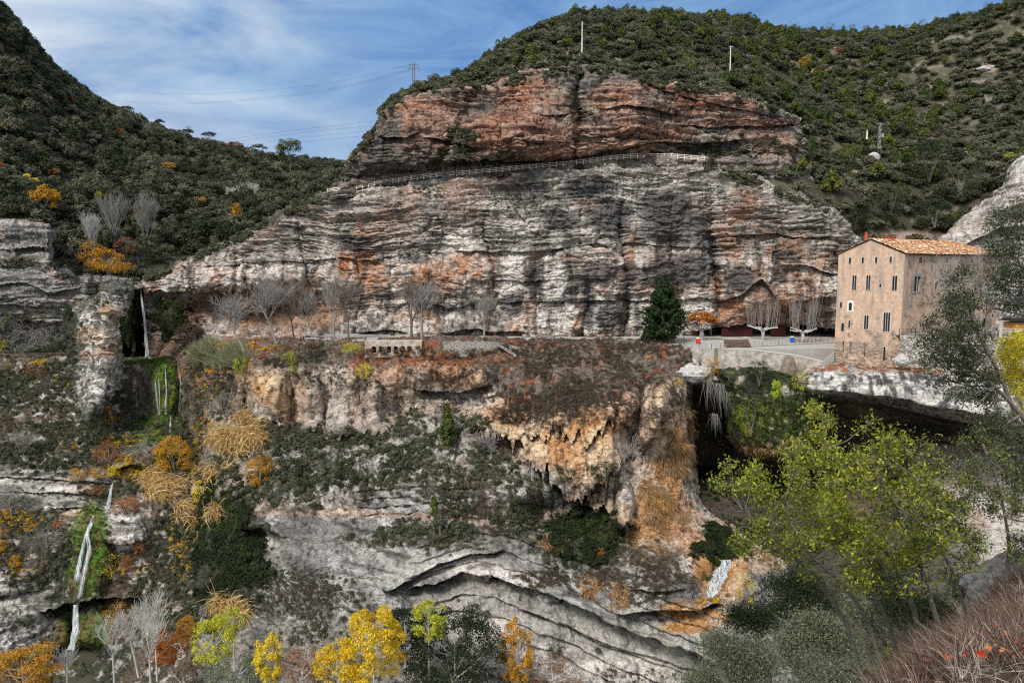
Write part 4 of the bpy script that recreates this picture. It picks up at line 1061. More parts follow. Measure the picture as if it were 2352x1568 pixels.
# instancer for uncountable growth
def scatter_stuff(name, pts, rot, scl, src, label, cat):
    me = bpy.data.meshes.new(name); pts = np.asarray(pts, np.float32)
    me.vertices.add(len(pts)); me.vertices.foreach_set('co', pts.ravel())
    a = me.attributes.new('rot', 'FLOAT_VECTOR', 'POINT'); a.data.foreach_set('vector', np.asarray(rot, np.float32).ravel())
    a = me.attributes.new('scl', 'FLOAT_VECTOR', 'POINT'); a.data.foreach_set('vector', np.asarray(scl, np.float32).ravel())
    me.update()
    o = link(name, me); tag(o, label, cat, kind='stuff')
    g = bpy.data.node_groups.new(name + '_nodes', 'GeometryNodeTree')
    g.interface.new_socket('Geometry', in_out='INPUT', socket_type='NodeSocketGeometry')
    g.interface.new_socket('Geometry', in_out='OUTPUT', socket_type='NodeSocketGeometry')
    i = g.nodes.new('NodeGroupInput'); ou = g.nodes.new('NodeGroupOutput')
    oi = g.nodes.new('GeometryNodeObjectInfo'); oi.inputs['Object'].default_value = src; oi.inputs['As Instance'].default_value = True
    ip = g.nodes.new('GeometryNodeInstanceOnPoints')
    ar = g.nodes.new('GeometryNodeInputNamedAttribute'); ar.data_type = 'FLOAT_VECTOR'; ar.inputs['Name'].default_value = 'rot'
    asx = g.nodes.new('GeometryNodeInputNamedAttribute'); asx.data_type = 'FLOAT_VECTOR'; asx.inputs['Name'].default_value = 'scl'
    er = g.nodes.new('FunctionNodeEulerToRotation')
    g.links.new(i.outputs[0], ip.inputs['Points']); g.links.new(oi.outputs['Geometry'], ip.inputs['Instance'])
    g.links.new(ar.outputs[0], er.inputs[0]); g.links.new(er.outputs[0], ip.inputs['Rotation'])
    g.links.new(asx.outputs[0], ip.inputs['Scale']); g.links.new(ip.outputs[0], ou.inputs[0])
    m = o.modifiers.new('scatter', 'NODES'); m.node_group = g
    return o
_src = bpy.data.collections.new('growth_sources')     # meshes used by the scatters, not linked into the scene
def source(me):
    o = bpy.data.objects.new(me.name + '_source', me); _src.objects.link(o); return o
def sample(S, n, w, rng, clump=0, cseed=0):
    """n random vertices of a sheet, weighted by area and by w(X, Y, normal)"""
    p = S['pos']; du = np.gradient(p, axis=1); dv = np.gradient(p, axis=0)
    A = np.linalg.norm(np.cross(du, dv), axis=-1)
    A = np.minimum(A, np.percentile(A, 98)) * w(S['X'], S['Y'], S['n'])
    if clump:
        q = p * clump; A = A * (.03 + sm(-.12, .22, fbm(q[..., 0] + cseed, q[..., 1], q[..., 2], 3, cseed)))
    A = A.ravel(); A /= A.sum()
    i = rng.choice(A.size, n, p=A)
    return p.reshape(-1, 3)[i], S['n'].reshape(-1, 3)[i], S['X'].ravel()[i], S['Y'].ravel()[i]
def onframe(X, Y, m=60): return (X > -m) & (X < W + m) & (Y > -m) & (Y < H + m)
def region(L, soft=.3, floor=0.0):
    return lambda X, Y, N: np.maximum(ells(X, Y, L, soft), floor) * onframe(X, Y) + 1e-12
def spread_stuff(name, S, n, w, mes, s0, s1, label, cat, rng, tilt=.25, sink=.1, follow=False, flat=1.0, clump=.16):
    p, nr, X, Y = sample(S, n, w, rng, clump, len(label) * 7 + n % 13)
    k = rng.randint(0, len(mes), n)
    for j, me in enumerate(mes):
        q = k == j
        m = int(q.sum())
        if not m: continue
        sc = rng.uniform(s0, s1, m)[:, None] * np.array([1, 1, flat]) * rng.uniform(.85, 1.15, (m, 3))
        rot = np.stack([rng.normal(size=m) * tilt, rng.normal(size=m) * tilt, rng.uniform(0, 6.28, m)], 1)
        if follow:     # lean out from the slope, keep blades hanging the same way
            rot = np.stack([rng.normal(size=m) * tilt, rng.normal(size=m) * tilt, rng.normal(size=m) * .5], 1)
        pp = p[q] - np.array([0, 0, 1]) * sc[:, 2:3] * sink
        scatter_stuff(name, pp, rot, sc, source(me), label, cat)

RG = np.random.RandomState(11)
# ------------------------------------------------------------------ wood on the left hillside
def far_crowns(pre, mat, seeds, R, shape='round', nl=1000, ls=.3):
    return [crown_mesh(pre, s, (R[0] * f, R[1] * f, R[2] * f), 16, nl, ls, mat, .42, shape, .12, low=-.2) for s, f in zip(seeds, (1, .95, 1.05, 1))]
OAKS = far_crowns('evergreen_tree', L_oak, (1, 2, 3), (2.4, 2.4, 2.3))
PINES = far_crowns('small_pine', L_pine, (4, 5), (2.0, 2.0, 2.9))
SHRUBS = far_crowns('grey_green_shrub', L_shrub, (6, 7, 8), (1.5, 1.5, 1.0), nl=850, ls=.2)
def low_relief(S, n, w, rng, mind):
    p, nr, X, Y = sample(S, n, w, rng)
    return p, nr, X, Y
def plant_hill(S, n, mes, s0, s1, w, name, label, cat, group, rng, n_ind=150, near_first=True, flat=1.0, sn=None, slabel=None):
    p, nr, X, Y = sample(S, n, w, rng)
    k = rng.randint(0, len(mes), n); sc = rng.uniform(s0, s1, n); rz = rng.uniform(0, 6.28, n)
    fr = (X > 5) & (X < W - 5) & (Y > 5) & (Y < H)
    size = sc / p[:, 1] * fr
    order = np.argsort(-size)
    ind = order[:n_ind]; rest = order[n_ind:]
    for i in ind:
        o = link(name, mes[k[i]]); o.location = p[i] - np.array([0, 0, .25 * sc[i]]); o.rotation_euler = (0, 0, rz[i]); o.scale = (sc[i], sc[i], sc[i] * flat)
        tag(o, label, cat, group)
    for j, me in enumerate(mes):
        q = rest[k[rest] == j]; m = len(q)
        if not m: continue
        s3 = sc[q][:, None] * np.array([1, 1, flat]) * rng.uniform(.85, 1.15, (m, 3))
        scatter_stuff(sn or name, p[q] - np.array([0, 0, .25]) * s3, np.stack([rng.normal(size=m) * .1, rng.normal(size=m) * .1, rz[q]], 1), s3, source(me), slabel or label, cat)
def notcliff(X, Y, N):
    hide = (Y > np.interp(X, [330, 480, 600, 740, 850], [645, 582, 522, 458, 430])) & (X > 335)
    return np.where(hide, .02, 1.0) * onframe(X, Y, 40) + 1e-12
plant_hill(hillL, 4300, OAKS, .75, 1.9, notcliff, 'evergreen_tree', 'one of the rounded dark evergreens packed together in the wood on the left hillside', 'tree', 'dark evergreens of the left hillside wood', RG, 230, slabel='dark evergreen wood covering the left hillside', sn='wood')
plant_hill(hillF, 500, OAKS, .7, 1.2, lambda X, Y, N: onframe(X, Y) + 1e-9, 'wood', '', '', '', RG, 0, slabel='small wooded ridge far away behind the left end of the cliff', sn='far_wood')
RUSTC = [crown_mesh('rust_tree', s, (1.9, 1.9, 1.7), 16, 900, .26, m, .42, 'round', .12, low=-.2) for s, m in ((71, L_rust), (72, L_brown), (73, L_olive), (74, L_shrub))]
plant_hill(hillL, 420, RUSTC, .5, 1.1, notcliff, 'half_bare_tree', 'one of the small brownish or grey half-bare crowns between the evergreens on the left hillside', 'tree', 'half-bare crowns in the left hillside wood', RG, 60, slabel='brownish half-bare crowns scattered through the left wood', sn='half_bare_wood')
# rust and pink crowns sprinkled in the wood
def vis_up(X, Y, N):
    hid = ((X > 870) & (X < 1560) & (Y > np.interp(X, [870, 960, 1120, 1340, 1500, 1700], [295, 232, 205, 165, 195, 230])))
    hid |= (X > 1400) & (X < 1830) & (Y > np.interp(X, [1400, 1700, 1830], [185, 235, 285])) & (Y < np.interp(X, [1400, 1620, 1830], [370, 372, 300]))
    hid |= (X < 1930) & (X > 1500) & (Y > np.interp(X, [1500, 1620, 1700, 1800, 1930], [370, 380, 400, 440, 500]))
    rockb = ells(X, Y, [(1990, 395, 60, 6), (2100, 545, 110, 12), (2265, 155, 22, 7)], .2)
    return np.where(hid, .01, 1.0) * (1 - .9 * rockb) * onframe(X, Y, 30) + 1e-12
plant_hill(hillR, 7600, SHRUBS, .7, 1.9, vis_up, 'grey_green_shrub', 'one of the low grey-green shrubs crowding the hill above the cliffs', 'shrub', 'grey-green shrubs of the right hillside', RG, 200, slabel='grey-green scrub covering the hill above the cliffs', sn='hill_scrub')
plant_hill(hillR, 1100, OAKS, .45, 1.3, lambda X, Y, N: vis_up(X, Y, N) * (.35 + .65 * ells(X, Y, [(2100, 450, 300, 120), (1500, 90, 300, 40), (2000, 110, 300, 30)])), 'dark_round_bush', 'one of the dark rounded bushes scattered over the hill above the cliffs', 'bush', 'dark bushes of the right hillside', RG, 150, slabel='dark bushes filling the hill above the cliffs', sn='hill_bushes')
plant_hill(hillR, 520, PINES, .6, 1.35, lambda X, Y, N: vis_up(X, Y, N) * (.12 + ells(X, Y, [(1950, 240, 330, 130), (1600, 110, 300, 50), (1950, 440, 200, 60)])), 'small_pine', 'one of the fresh green young pines dotted among grey shrubs on the right hillside', 'pine tree', 'young pines of the right hillside', RG, 120, slabel='young green pines dotted over the right hillside', sn='hill_pines')
# fringe of scrub on cliff tops
TUFT = [grass_mesh('grass_tuft', s, 26, .8, .035, L_shrub, spread=.55) for s in (1, 2)]
def edge_w(pts, wd):
    px = [p[0] for p in pts]; py = [p[1] for p in pts]
    return lambda X, Y, N: np.exp(-((Y - np.interp(X, px, py)) / wd) ** 2) * (X > px[0]) * (X < px[-1]) * onframe(X, Y) + 1e-12
FR1 = [(800, 384), (835, 342), (872, 293), (893, 254), (960, 233), (1060, 212), (1120, 205), (1200, 183), (1280, 170), (1340, 166), (1400, 180), (1500, 195), (1600, 208), (1700, 233), (1780, 260), (1835, 285)]
spread_stuff('cliff_top_scrub', upc, 900, edge_w(FR1, 9), SHRUBS[:2], .35, .8, 'grey-green scrub fringing the top edge of the red upper cliff', 'scrub', RG)
FR2 = [(335, 646), (480, 582), (600, 522), (740, 462)]
spread_stuff('cliff_edge_scrub', main, 800, edge_w(FR2, 7), SHRUBS[:2], .35, .8, 'strip of grey-green scrub along the sloping left edge of the pale cliff', 'scrub', RG)
FR3 = [(1620, 392), (1700, 410), (1800, 446), (1900, 496)]
spread_stuff('cliff_edge_scrub', main, 420, edge_w(FR3, 9), SHRUBS[:2], .3, .65, 'scrub along the right shoulder of the pale cliff', 'scrub', RG)
spread_stuff('ledge_scrub', upc, 420, region([(1060, 330, 40, 30), (1700, 340, 140, 22), (1560, 268, 30, 10), (1330, 265, 40, 6), (1850, 340, 40, 30), (1640, 330, 80, 12)]), SHRUBS, .3, .6, 'low scrub rooted on ledges of the red upper cliff', 'scrub', RG)
spread_stuff('ledge_scrub', main, 260, region([(1200, 400, 60, 16), (1340, 392, 40, 8), (960, 440, 60, 12), (860, 470, 60, 20), (1680, 420, 50, 12), (700, 540, 40, 8), (1320, 760, 120, 10), (1690, 590, 30, 60), (1180, 470, 20, 30)]), SHRUBS, .2, .4, 'small grey shrubs clinging to the pale cliff', 'scrub', RG)

# ------------------------------------------------------------------ named trees and bushes
def thing_tree(name, label, cat, loc, crown, crown_name='crown', trunk=None, s=1, rz=0, group=None, bark=None, sz=None):
    e = empty(name, loc, label, cat, group, rz, s)
    if sz: e.scale = (s, s, s * sz)
    c = link(crown_name, crown, e)
    if trunk is not None: link('trunk', trunk, e)
    return e
def bush(name, label, cat, S, x, y, r, mat, seed, ar=1.0, nl=900, ls=.13, shape='round', group=None, up=0, cr=.36, nclump=26, trunk=True, asp=.5):
    """r: half width in frame units at the plant's own distance"""
    p, n = surf(S, x, y + r * ar * .85)
    p = p + (Vector((0, -7, 2.2)) if S is hillL else Vector((0, -4, 1.2)) if S is hillR else Vector((0, -1, 0)))
    sc = r / F * p.y
    nl = int(max(850, nl * 1.6))
    me = crown_mesh('foliage', seed, (1, 1, ar), nclump, nl, ls / sc, mat, cr, shape, .3, asp, low=-.95)
    e = empty(name, p - Vector((0, 0, .1 * sc)), label, cat, group, seed * 1.7, sc)
    link('foliage', me, e)
    if trunk:
        mb = MB(); rg = np.random.RandomState(seed)
        for k in range(3):
            a = rg.uniform(0, 6.28); mb.tube([(0, 0, -.1), (math.cos(a) * .15, math.sin(a) * .15, ar * .5), (math.cos(a) * .4, math.sin(a) * .4, ar * 1.2)], [.05, .035, .015], 4)
        mb.build('stem', M_bark, e)
    return e
def dfor(S, x, y): return surf(S, x, y)[0].y
B = bush
# autumn crowns in the left wood
B('yellow_tree', 'yellow-leaved tree in the left hillside wood, directly above and behind the larger golden one', 'tree', hillL, 95, 430, 18, L_yellow, 101, .9, 900, .35)
B('golden_tree', 'largest golden-orange tree in the left hillside wood', 'tree', hillL, 135, 470, 31, L_gold, 102, .95, 1400, .38)
B('orange_tree', 'orange and yellow tree cut by the left edge of the picture, high in the wood', 'tree', hillL, 8, 395, 24, L_orange, 103, .9, 900, .36)
B('yellow_bush', 'small bright yellow tree standing alone in the middle of the left wood', 'tree', hillL, 250, 463, 9, L_lemon, 104, 1.1, 300, .3)
B('orange_tree', 'small orange tree above the yellow pair in the left wood', 'tree', hillL, 97, 350, 13, L_gold, 105, .7, 400, .3)
B('rust_tree', 'rust-orange crown just below the ridge of the left hill, highest of the autumn trees', 'tree', hillL, 180, 246, 13, L_orange, 106, .6, 400, .35)
B('rust_tree', 'rust-orange crown below the ridge, right of the highest autumn tree', 'tree', hillL, 255, 292, 13, L_orange, 107, .6, 400, .35)
B('rust_tree', 'dull brick-red crown near the ridge below the lone flat-topped pine', 'tree', hillL, 294, 314, 10, L_rust, 108, .8, 300, .35)
B('orange_bush', 'small orange bush at the left wood edge just above the pale cliff shoulder', 'bush', hillL, 557, 497, 12, L_gold, 109, 1.4, 400, .3)
B('yellow_bush', 'faint yellow treetop in the centre of the left wood', 'tree', hillL, 402, 393, 13, L_gold, 110, .5, 300, .3)
B('yellow_bush', 'tiny yellow bush left of the orange bush at the wood edge', 'bush', hillL, 482, 471, 8, L_gold, 111, .7, 200, .3)
B('yellow_bush', 'tiny yellow treetop near the left edge of the wood', 'tree', hillL, 30, 310, 7, L_gold, 112, .7, 200, .3)
B('yellow_bush', 'tiny lemon treetop below the other small yellow one at the left', 'tree', hillL, 33, 344, 8, L_lemon, 113, .7, 200, .3)
B('yellow_bush', 'small lemon bush above the golden tree in the left wood', 'bush', hillL, 128, 384, 8, L_lemon, 114, .9, 250, .3)
B('orange_bush', 'tiny orange crown by the left edge high on the hill', 'bush', hillL, 13, 221, 5, L_orange, 115, 1.2, 150, .3)
B('rust_tree', 'pinkish half-bare crown right of the golden tree', 'tree', hillL, 148, 410, 14, L_rust, 116, .6, 250, .25)
B('rust_tree', 'faint pinkish crown right of the small orange tree', 'tree', hillL, 158, 305, 12, L_rust, 117, .5, 200, .25)
B('yellow_bush', 'tiny yellow bush near the bare white shrubs in the wood', 'bush', hillL, 578, 418, 6, L_gold, 118, .7, 150, .3)
B('golden_tree', 'bright orange-gold tree above the waterfall, below the bare grey poplars', 'tree', hillL, 276, 606, 42, L_gold, 119, .8, 2200, .26)
B('golden_tree', 'thin yellow-leaved tree left of the bright golden tree above the waterfall', 'tree', hillL, 236, 590, 26, L_gold, 120, 1.2, 500, .25)
B('rust_tree', 'half-bare rust tree behind and above the golden tree over the waterfall', 'tree', hillL, 312, 575, 26, L_rust, 121, .8, 450, .22)
B('yellow_bush', 'yellow bush at the foot of the golden tree just left of the waterfall crest', 'bush', hillL, 318, 628, 18, L_gold, 122, .7, 400, .2)
B('evergreen_tree', 'dark evergreen right of the golden tree above the waterfall', 'tree', hillL, 348, 605, 26, L_dark, 123, 1.0, 900, .3)
# ridge trees
def umbrella_pine(label, x, y, r, h, S=hillL, mat=L_oak, seed=1, d=None):
    if not d: y -= 11; h += 11
    h = h + 6; p, n = surf(S, x, y + h); p = p + Vector((0, -3, 0))
    r = r * 1.15
    if d: p = PV(x, y + h, d)
    sc = r / F * p.y; hh = h / F * p.y
    e = empty('umbrella_pine', p - Vector((0, 0, .5)), label, 'pine tree')
    rg = np.random.RandomState(seed)
    me = crown_mesh('crown', seed, (sc, sc, sc * .7), 18, 1000, .36, mat, .3, 'umbrella', .12)
    c = link('crown', me, e); c.location = (0, 0, hh - sc * .85)
    mb = MB(); mb.tube([(0, 0, 0), (.1, 0, hh * .5), (0, 0, hh)], [.2, .16, .1], 6)
    for k in range(6):
        a = k * 1.05; mb.tube([(0, 0, hh * .62), (math.cos(a) * sc * .45, math.sin(a) * sc * .45, hh * .85), (math.cos(a) * sc * .8, math.sin(a) * sc * .8, hh)], [.1, .07, .03], 4)
    mb.build('trunk', M_bark, e)
umbrella_pine('lone flat-topped pine on the left ridge, highest of the skyline pines', 296, 262, 12, 22, seed=201)
umbrella_pine('thin-crowned pine on the ridge, left of the small pylon', 374, 292, 9, 18, seed=202)
umbrella_pine('flat-topped pine on the ridge directly in front of the small pylon', 432, 314, 16, 26, seed=203)
umbrella_pine('leaning flat-topped pine on the ridge just right of the small pylon', 485, 321, 14, 24, seed=204)
umbrella_pine('pink-tinged bare-looking pine on the ridge between two flat-topped pines', 545, 343, 15, 20, seed=205, mat=L_rust)
umbrella_pine('wide flat pine on the ridge left of the tall fluffy pine', 598, 352, 18, 26, seed=206)
umbrella_pine('dark flat-topped pine with bare trunk below the tall fluffy pine', 688, 402, 26, 46, seed=208, d=380)
umbrella_pine('broad dark flat-topped pine near the left edge of the wood', 52, 420, 34, 50, seed=209, d=280)
umbrella_pine('last small flat-topped pine on the ridge before the cliff', 742, 378, 12, 16, seed=210)
def fluffy(label, x, y, r, h, d, mat, seed, name='pine_tree', ls=.4, nl=3000, ncl=30, cr=.34):
    p = PV(x, y + h, d); sc = r / F * d; hh = h / F * d
    e = empty(name, p, label, 'pine tree')
    link('crown', crown_mesh('crown', seed, (sc, sc, hh * .42), ncl, nl, ls, mat, cr, 'round', 0), e).location = (0, 0, hh * .16)
    mb = MB(); mb.tube([(0, 0, -1), (.15, 0, hh * .5), (0, 0, hh * .9)], [.22, .16, .06], 6)
    rg = np.random.RandomState(seed)
    for k in range(7):
        a = k * 2.4; z0 = hh * (.25 + .08 * k); mb.tube([(0, 0, z0), (math.cos(a) * sc * .4, math.sin(a) * sc * .4, z0 + .6), (math.cos(a) * sc * .8, math.sin(a) * sc * .8, z0 + 1.4)], [.08, .05, .02], 4)
    mb.build('trunk', M_bark, e)
fluffy('tall fluffy green pine standing clear of the left ridge against the sky', 667, 324, 29, 66, 420, L_pine, 207)
fluffy('slender pine growing in front of the wooden fence on the upper path', 1017, 336, 19, 76, 213, L_pine, 211, ls=.24)
fluffy('small sparse pine in front of the fence at the left end of the upper path', 832, 448, 11, 36, 219, L_pine, 212, ls=.2, nl=900)
# bushes by the upper path and hill accents
B('round_bush', 'dark green bush hanging below the upper path fence near its middle', 'bush', upc, 1320, 388, 13, L_pine, 221, .9, 500, .14)
B('round_bush', 'dark bush at the right end of the upper path fence', 'bush', upc, 1626, 378, 13, L_dark, 222, 1.1, 700, .14)
B('round_bush', 'small dark bush left of the one ending the upper path fence', 'bush', upc, 1585, 376, 9, L_oak, 223, .8, 300, .14)
B('round_bush', 'yellow-green bush on the shoulder right of the upper path', 'bush', main, 1658, 402, 14, L_pine, 224, .5, 400, .14)
B('round_bush', 'large round dark green bush right of the upper path, above the cliff shoulder', 'bush', hillR, 1777, 345, 24, L_pine, 225, .85, 1200, .16)
B('round_tree', 'fresh green rounded tree on the right hillside left of the transformer pylon', 'tree', hillR, 1943, 358, 23, L_pine, 226, 1, 1200, .17)
B('holm_oak', 'largest dark tree on the right hillside, above the house roof', 'tree', hillR, 2116, 380, 58, L_dark, 227, .8, 4200, .2, nclump=40)
B('holm_oak', 'dark oak below and right of the largest dark hillside tree', 'tree', hillR, 2190, 420, 48, L_oak, 228, .8, 2600, .2, nclump=36)
B('holm_oak', 'dark tree mass at the bottom of the hillside just above the house ridge', 'tree', hillR, 2030, 465, 40, L_oak, 229, .9, 2200, .2, nclump=32)
B('holm_oak', 'dark bush on the hillside right beside the cliff shoulder left of the house', 'tree', hillR, 1950, 505, 30, L_dark, 230, .8, 1500, .18)
B('holm_oak', 'dark oak low on the hillside right of the house roof ridge', 'tree', hillR, 2130, 500, 46, L_dark, 237, .7, 2200, .2, nclump=36)
B('orange_bush', 'orange bush high on the right hillside, the upper and smaller of two', 'bush', hillR, 1918, 127, 9, L_rust, 231, .6, 250, .2)
B('orange_bush', 'orange-leaved bush on the right hillside left of the bare pale rock', 'bush', hillR, 1840, 152, 13, L_gold, 232, .8, 350, .2)
B('orange_bush', 'small pinkish orange bush below the orange one on the right hillside', 'bush', hillR, 1872, 170, 9, L_rust, 233, .7, 250, .2)
B('red_bush', 'small dark red bush on the right hillside under a pointed green pine', 'bush', hillR, 2127, 311, 9, L_wine, 234, .8, 350, .18)
B('pointed_pine', 'pointed bright green pine just above the red bush on the right hillside', 'pine tree', hillR, 2128, 290, 12, L_pine, 235, 1.5, 600, .18, 'cone')
B('yellow_bush', 'small yellow-green bush by the hillside path at the far right', 'bush', hillR, 2297, 366, 10, L_lemon, 236, .7, 300, .15)
for i, (x, y, r) in enumerate(((1145, 128, 12), (1113, 148, 10), (1192, 98, 10), (1215, 82, 9), (1330, 44, 18), (1300, 60, 14), (1470, 48, 14), (1530, 40, 12), (1640, 50, 10), (1730, 62, 12), (1770, 82, 9), (1815, 66, 16), (1855, 78, 10), (1905, 72, 14), (1950, 72, 12), (1985, 70, 11), (2025, 68, 11), (2075, 66, 10), (2110, 64, 12), (2160, 62, 10), (2190, 42, 9), (2220, 48, 14), (2260, 26, 12), (2310, 14, 14), (860, 300, 7))):
    B('ridge_bush', 'one of the dark bushes standing up along the skyline of the right-hand hill', 'bush', hillR, x, y, r, (L_oak, L_dark, L_shrub)[i % 3], 300 + i, 1.0, 500, .2, group='bushes on the skyline of the right-hand hill', trunk=False)
# ------------------------------------------------------------------ bare trees
def bare_tree(name, label, base, h, seed, mat, kids=(0, 4, 5, 6, 6), spread=.62, up=.3, tr=.3, lev=4, lean=(0, 0, 1), trunk_f=.3, fork=4, group=None, cat='bare tree', minr=.022, knobs=False, low=0.3):
    rg = np.random.RandomState(seed)
    e = empty(name, base, label, cat, group)
    mb = MB(); ln = Vector(lean).normalized()
    top = ln * h * trunk_f
    mb.tube([(0, 0, -.6), tuple(top * .5 + Vector((rg.normal() * .1, 0, 0))), tuple(top)], [tr, tr * .82, tr * (.95 if knobs else .7)], 8)
    if knobs:
        for k in range(6):
            a = rg.uniform(0, 6.28); q = top + Vector((math.cos(a) * tr * .6, math.sin(a) * tr * .6, rg.uniform(-.4, .3))); mb.tube([top - Vector((0, 0, .5)), q, q + Vector((0, 0, .25))], [tr * .4, tr * .45, tr * .1], 6)
    mb.build('trunk', mat, e)
    cb = MB()
    class _T:      # branch collector with a minimum radius
        pass
    old = cb.tube
    def tube(pts, rad, seg=6, caps=True): return old(pts, [max(minr, r) for r in rad], seg, caps)
    cb.tube = tube
    for k in range(fork):
        a = k * 6.283 / fork + rg.uniform(-.4, .4); tilt = rg.uniform(low, 1) * spread * 1.7
        d = Vector((math.cos(a) * tilt, math.sin(a) * tilt, 1)).normalized() * .8 + ln * .2
        branches(cb, rg, top - ln * rg.uniform(0, h * .05), d, h * (1 - trunk_f) * .5, tr * .5, lev - 1, spread, up, 3, 4, .14, kids)
    cb.build('branches', mat, e)
    return e
def on_road(x, y): return GZ(x, y, -20.0)
BT = bare_tree
T = M_twig; G = M_greytwig
BT('plane_tree', 'left one of the close pair of bare plane trees above the arched wall', on_road(946, 781), 18, 401, T, tr=.42, up=.4, knobs=True, minr=.02)
BT('plane_tree', 'right one of the close pair of bare plane trees above the arched wall', on_road(969, 782), 17, 402, G, tr=.45, up=.4, knobs=True, minr=.02)
BT('plane_tree', 'smaller bare plane tree by the low dark cave right of the close pair', on_road(1112, 774), 11.5, 403, G, tr=.34, up=.3, knobs=True)
BT('plane_tree', 'bare plane tree on the road, second from the left bend', on_road(801, 779), 16.5, 404, T, tr=.3, up=.45)
BT('plane_tree', 'tall bare plane tree at the left bend of the road, left of the stone seats', on_road(768, 778), 17, 405, G, tr=.34, up=.5)
BT('plane_tree', 'wide bare purple-grey tree below the left overhang of the pale cliff', on_road(622, 784) + Vector((0, 4, 0)), 19, 406, G, tr=.3, spread=.75, up=.25, lean=(-.35, 0, 1), fork=6)
BT('plane_tree', 'bare reddish tree at the back of the hollow under the left overhang', on_road(655, 780) + Vector((0, 8, 0)), 17, 407, T, tr=.26, spread=.6, up=.3, lean=(-.15, 0, 1), fork=5)
BT('plane_tree', 'bare thin-stemmed tree leaning left at the right side of the hollow', on_road(708, 781) + Vector((0, 4, 0)), 13, 408, G, tr=.2, spread=.5, lean=(-.25, 0, 1), fork=4)
BT('plane_tree', 'leafless tree leaning far left over the end of the stone arch by the waterfall', on_road(560, 800), 15, 409, G, tr=.24, spread=.7, up=.15, lean=(-.55, 0, 1), fork=5)
BT('bare_shrub', 'pale bare shrub at the road railing near the top of the steps', PV(1258, 800, 191), 5.5, 410, M_pale_bark, lev=3, kids=(0, 4, 4), tr=.09, spread=.7, trunk_f=.12, fork=6, cat='bare shrub')
def pollard(label, base, seed, h=12, reach=3.6):
    rg = np.random.RandomState(seed); e = empty('plane_tree', base, label, 'bare tree')
    MB().tube([(0, 0, -.3), (.05, 0, 1.2), (0, 0, 2.3), (0, 0, 2.8)], [.55, .42, .5, .3], 9).build('trunk', M_pale_bark, e, smooth=True)
    for k in range(8):
        a = k * .785 + rg.uniform(-.25, .25); r_ = reach * rg.uniform(.75, 1.1); d_ = Vector((math.cos(a), math.sin(a), 0)); s_ = Vector((-d_.y, d_.x, 0))
        pts = [Vector((0, 0, 2.2)), d_ * r_ * .3 + Vector((0, 0, 2.9)), d_ * r_ * .6 + s_ * rg.normal() * .25 + Vector((0, 0, 2.9 + rg.uniform(-.2, .3))), d_ * r_ + s_ * rg.normal() * .4 + Vector((0, 0, 3.3 + rg.uniform(-.3, .5)))]
        mb = MB().tube(pts, [.26, .2, .15, .1], 7)
        for m in range(4): q = pts[1 + m % 3]; mb.tube([q - Vector((0, 0, .12)), q + Vector((rg.normal() * .15, rg.normal() * .15, .25))], [.17, .06], 6)
        l = mb.build('limb', M_pale_bark, e, smooth=True)
        mb = MB()
        for m in range(5):
            t = rg.uniform(.25, 1); q = pts[1].lerp(pts[3], t)
            branches(mb, rg, q, (d_.x * .18 + rg.normal() * .1, d_.y * .18 + rg.normal() * .1, 1), (h - 3) * rg.uniform(.35, .62), .04, 2, .28, .7, 3, 3, .05, (0, 3, 3))
        mb.build('twig', M_greytwig, l)['kind'] = 'stuff'
pollard('left of the two pollarded plane trees with white limbs before the dark cave', on_road(1761, 783) + Vector((0, 3, 0)), 411)
pollard('right of the two pollarded plane trees with white limbs, nearest the house', on_road(1843, 786), 412)
BT('plane_tree', 'tall thin bare tree behind the small orange tree, against the pale cliff', on_road(1652, 778) + Vector((0, 8, 0)), 16, 413, G, tr=.22, spread=.35, up=.7, trunk_f=.3, fork=4)
for i, (x, y, h, l) in enumerate(((1700, 775, 14, 'left'), (1800, 776, 15, 'middle'), (1875, 778, 14, 'right'))):
    BT('plane_tree', l + ' one of three thin bare trees standing back against the orange cliff by the house', on_road(x, y) + Vector((0, 9, 0)), h, 414 + i, G, tr=.16, spread=.4, up=.7, lev=4, fork=4)
BT('bare_poplar', 'middle and largest of the bare grey poplars above the waterfall', surf(hillL, 262, 585)[0], 21, 420, G, tr=.35, spread=.4, up=.8, fork=6, trunk_f=.12, minr=.04)
BT('bare_poplar', 'right-hand bare grey poplar above the waterfall', surf(hillL, 335, 575)[0], 20, 421, G, tr=.35, spread=.45, up=.8, fork=6, trunk_f=.12, minr=.04)
BT('bare_poplar', 'pale thin bare poplar left of the golden trees above the waterfall', surf(hillL, 217, 600)[0], 16, 422, M_pale_bark, tr=.2, spread=.4, up=.6, fork=5, trunk_f=.2, minr=.03)
BT('bare_shrub', 'pale bare shrub in the wood, the right one of two', surf(hillL, 575, 468)[0], 10, 423, M_pale_bark, tr=.15, spread=.6, up=.4, fork=6, trunk_f=.08, minr=.04, cat='bare shrub')
BT('bare_shrub', 'pale bare shrub in the wood, the left one of two', surf(hillL, 535, 468)[0], 8, 424, M_pale_bark, tr=.15, spread=.6, up=.4, fork=5, trunk_f=.08, minr=.04, cat='bare shrub')
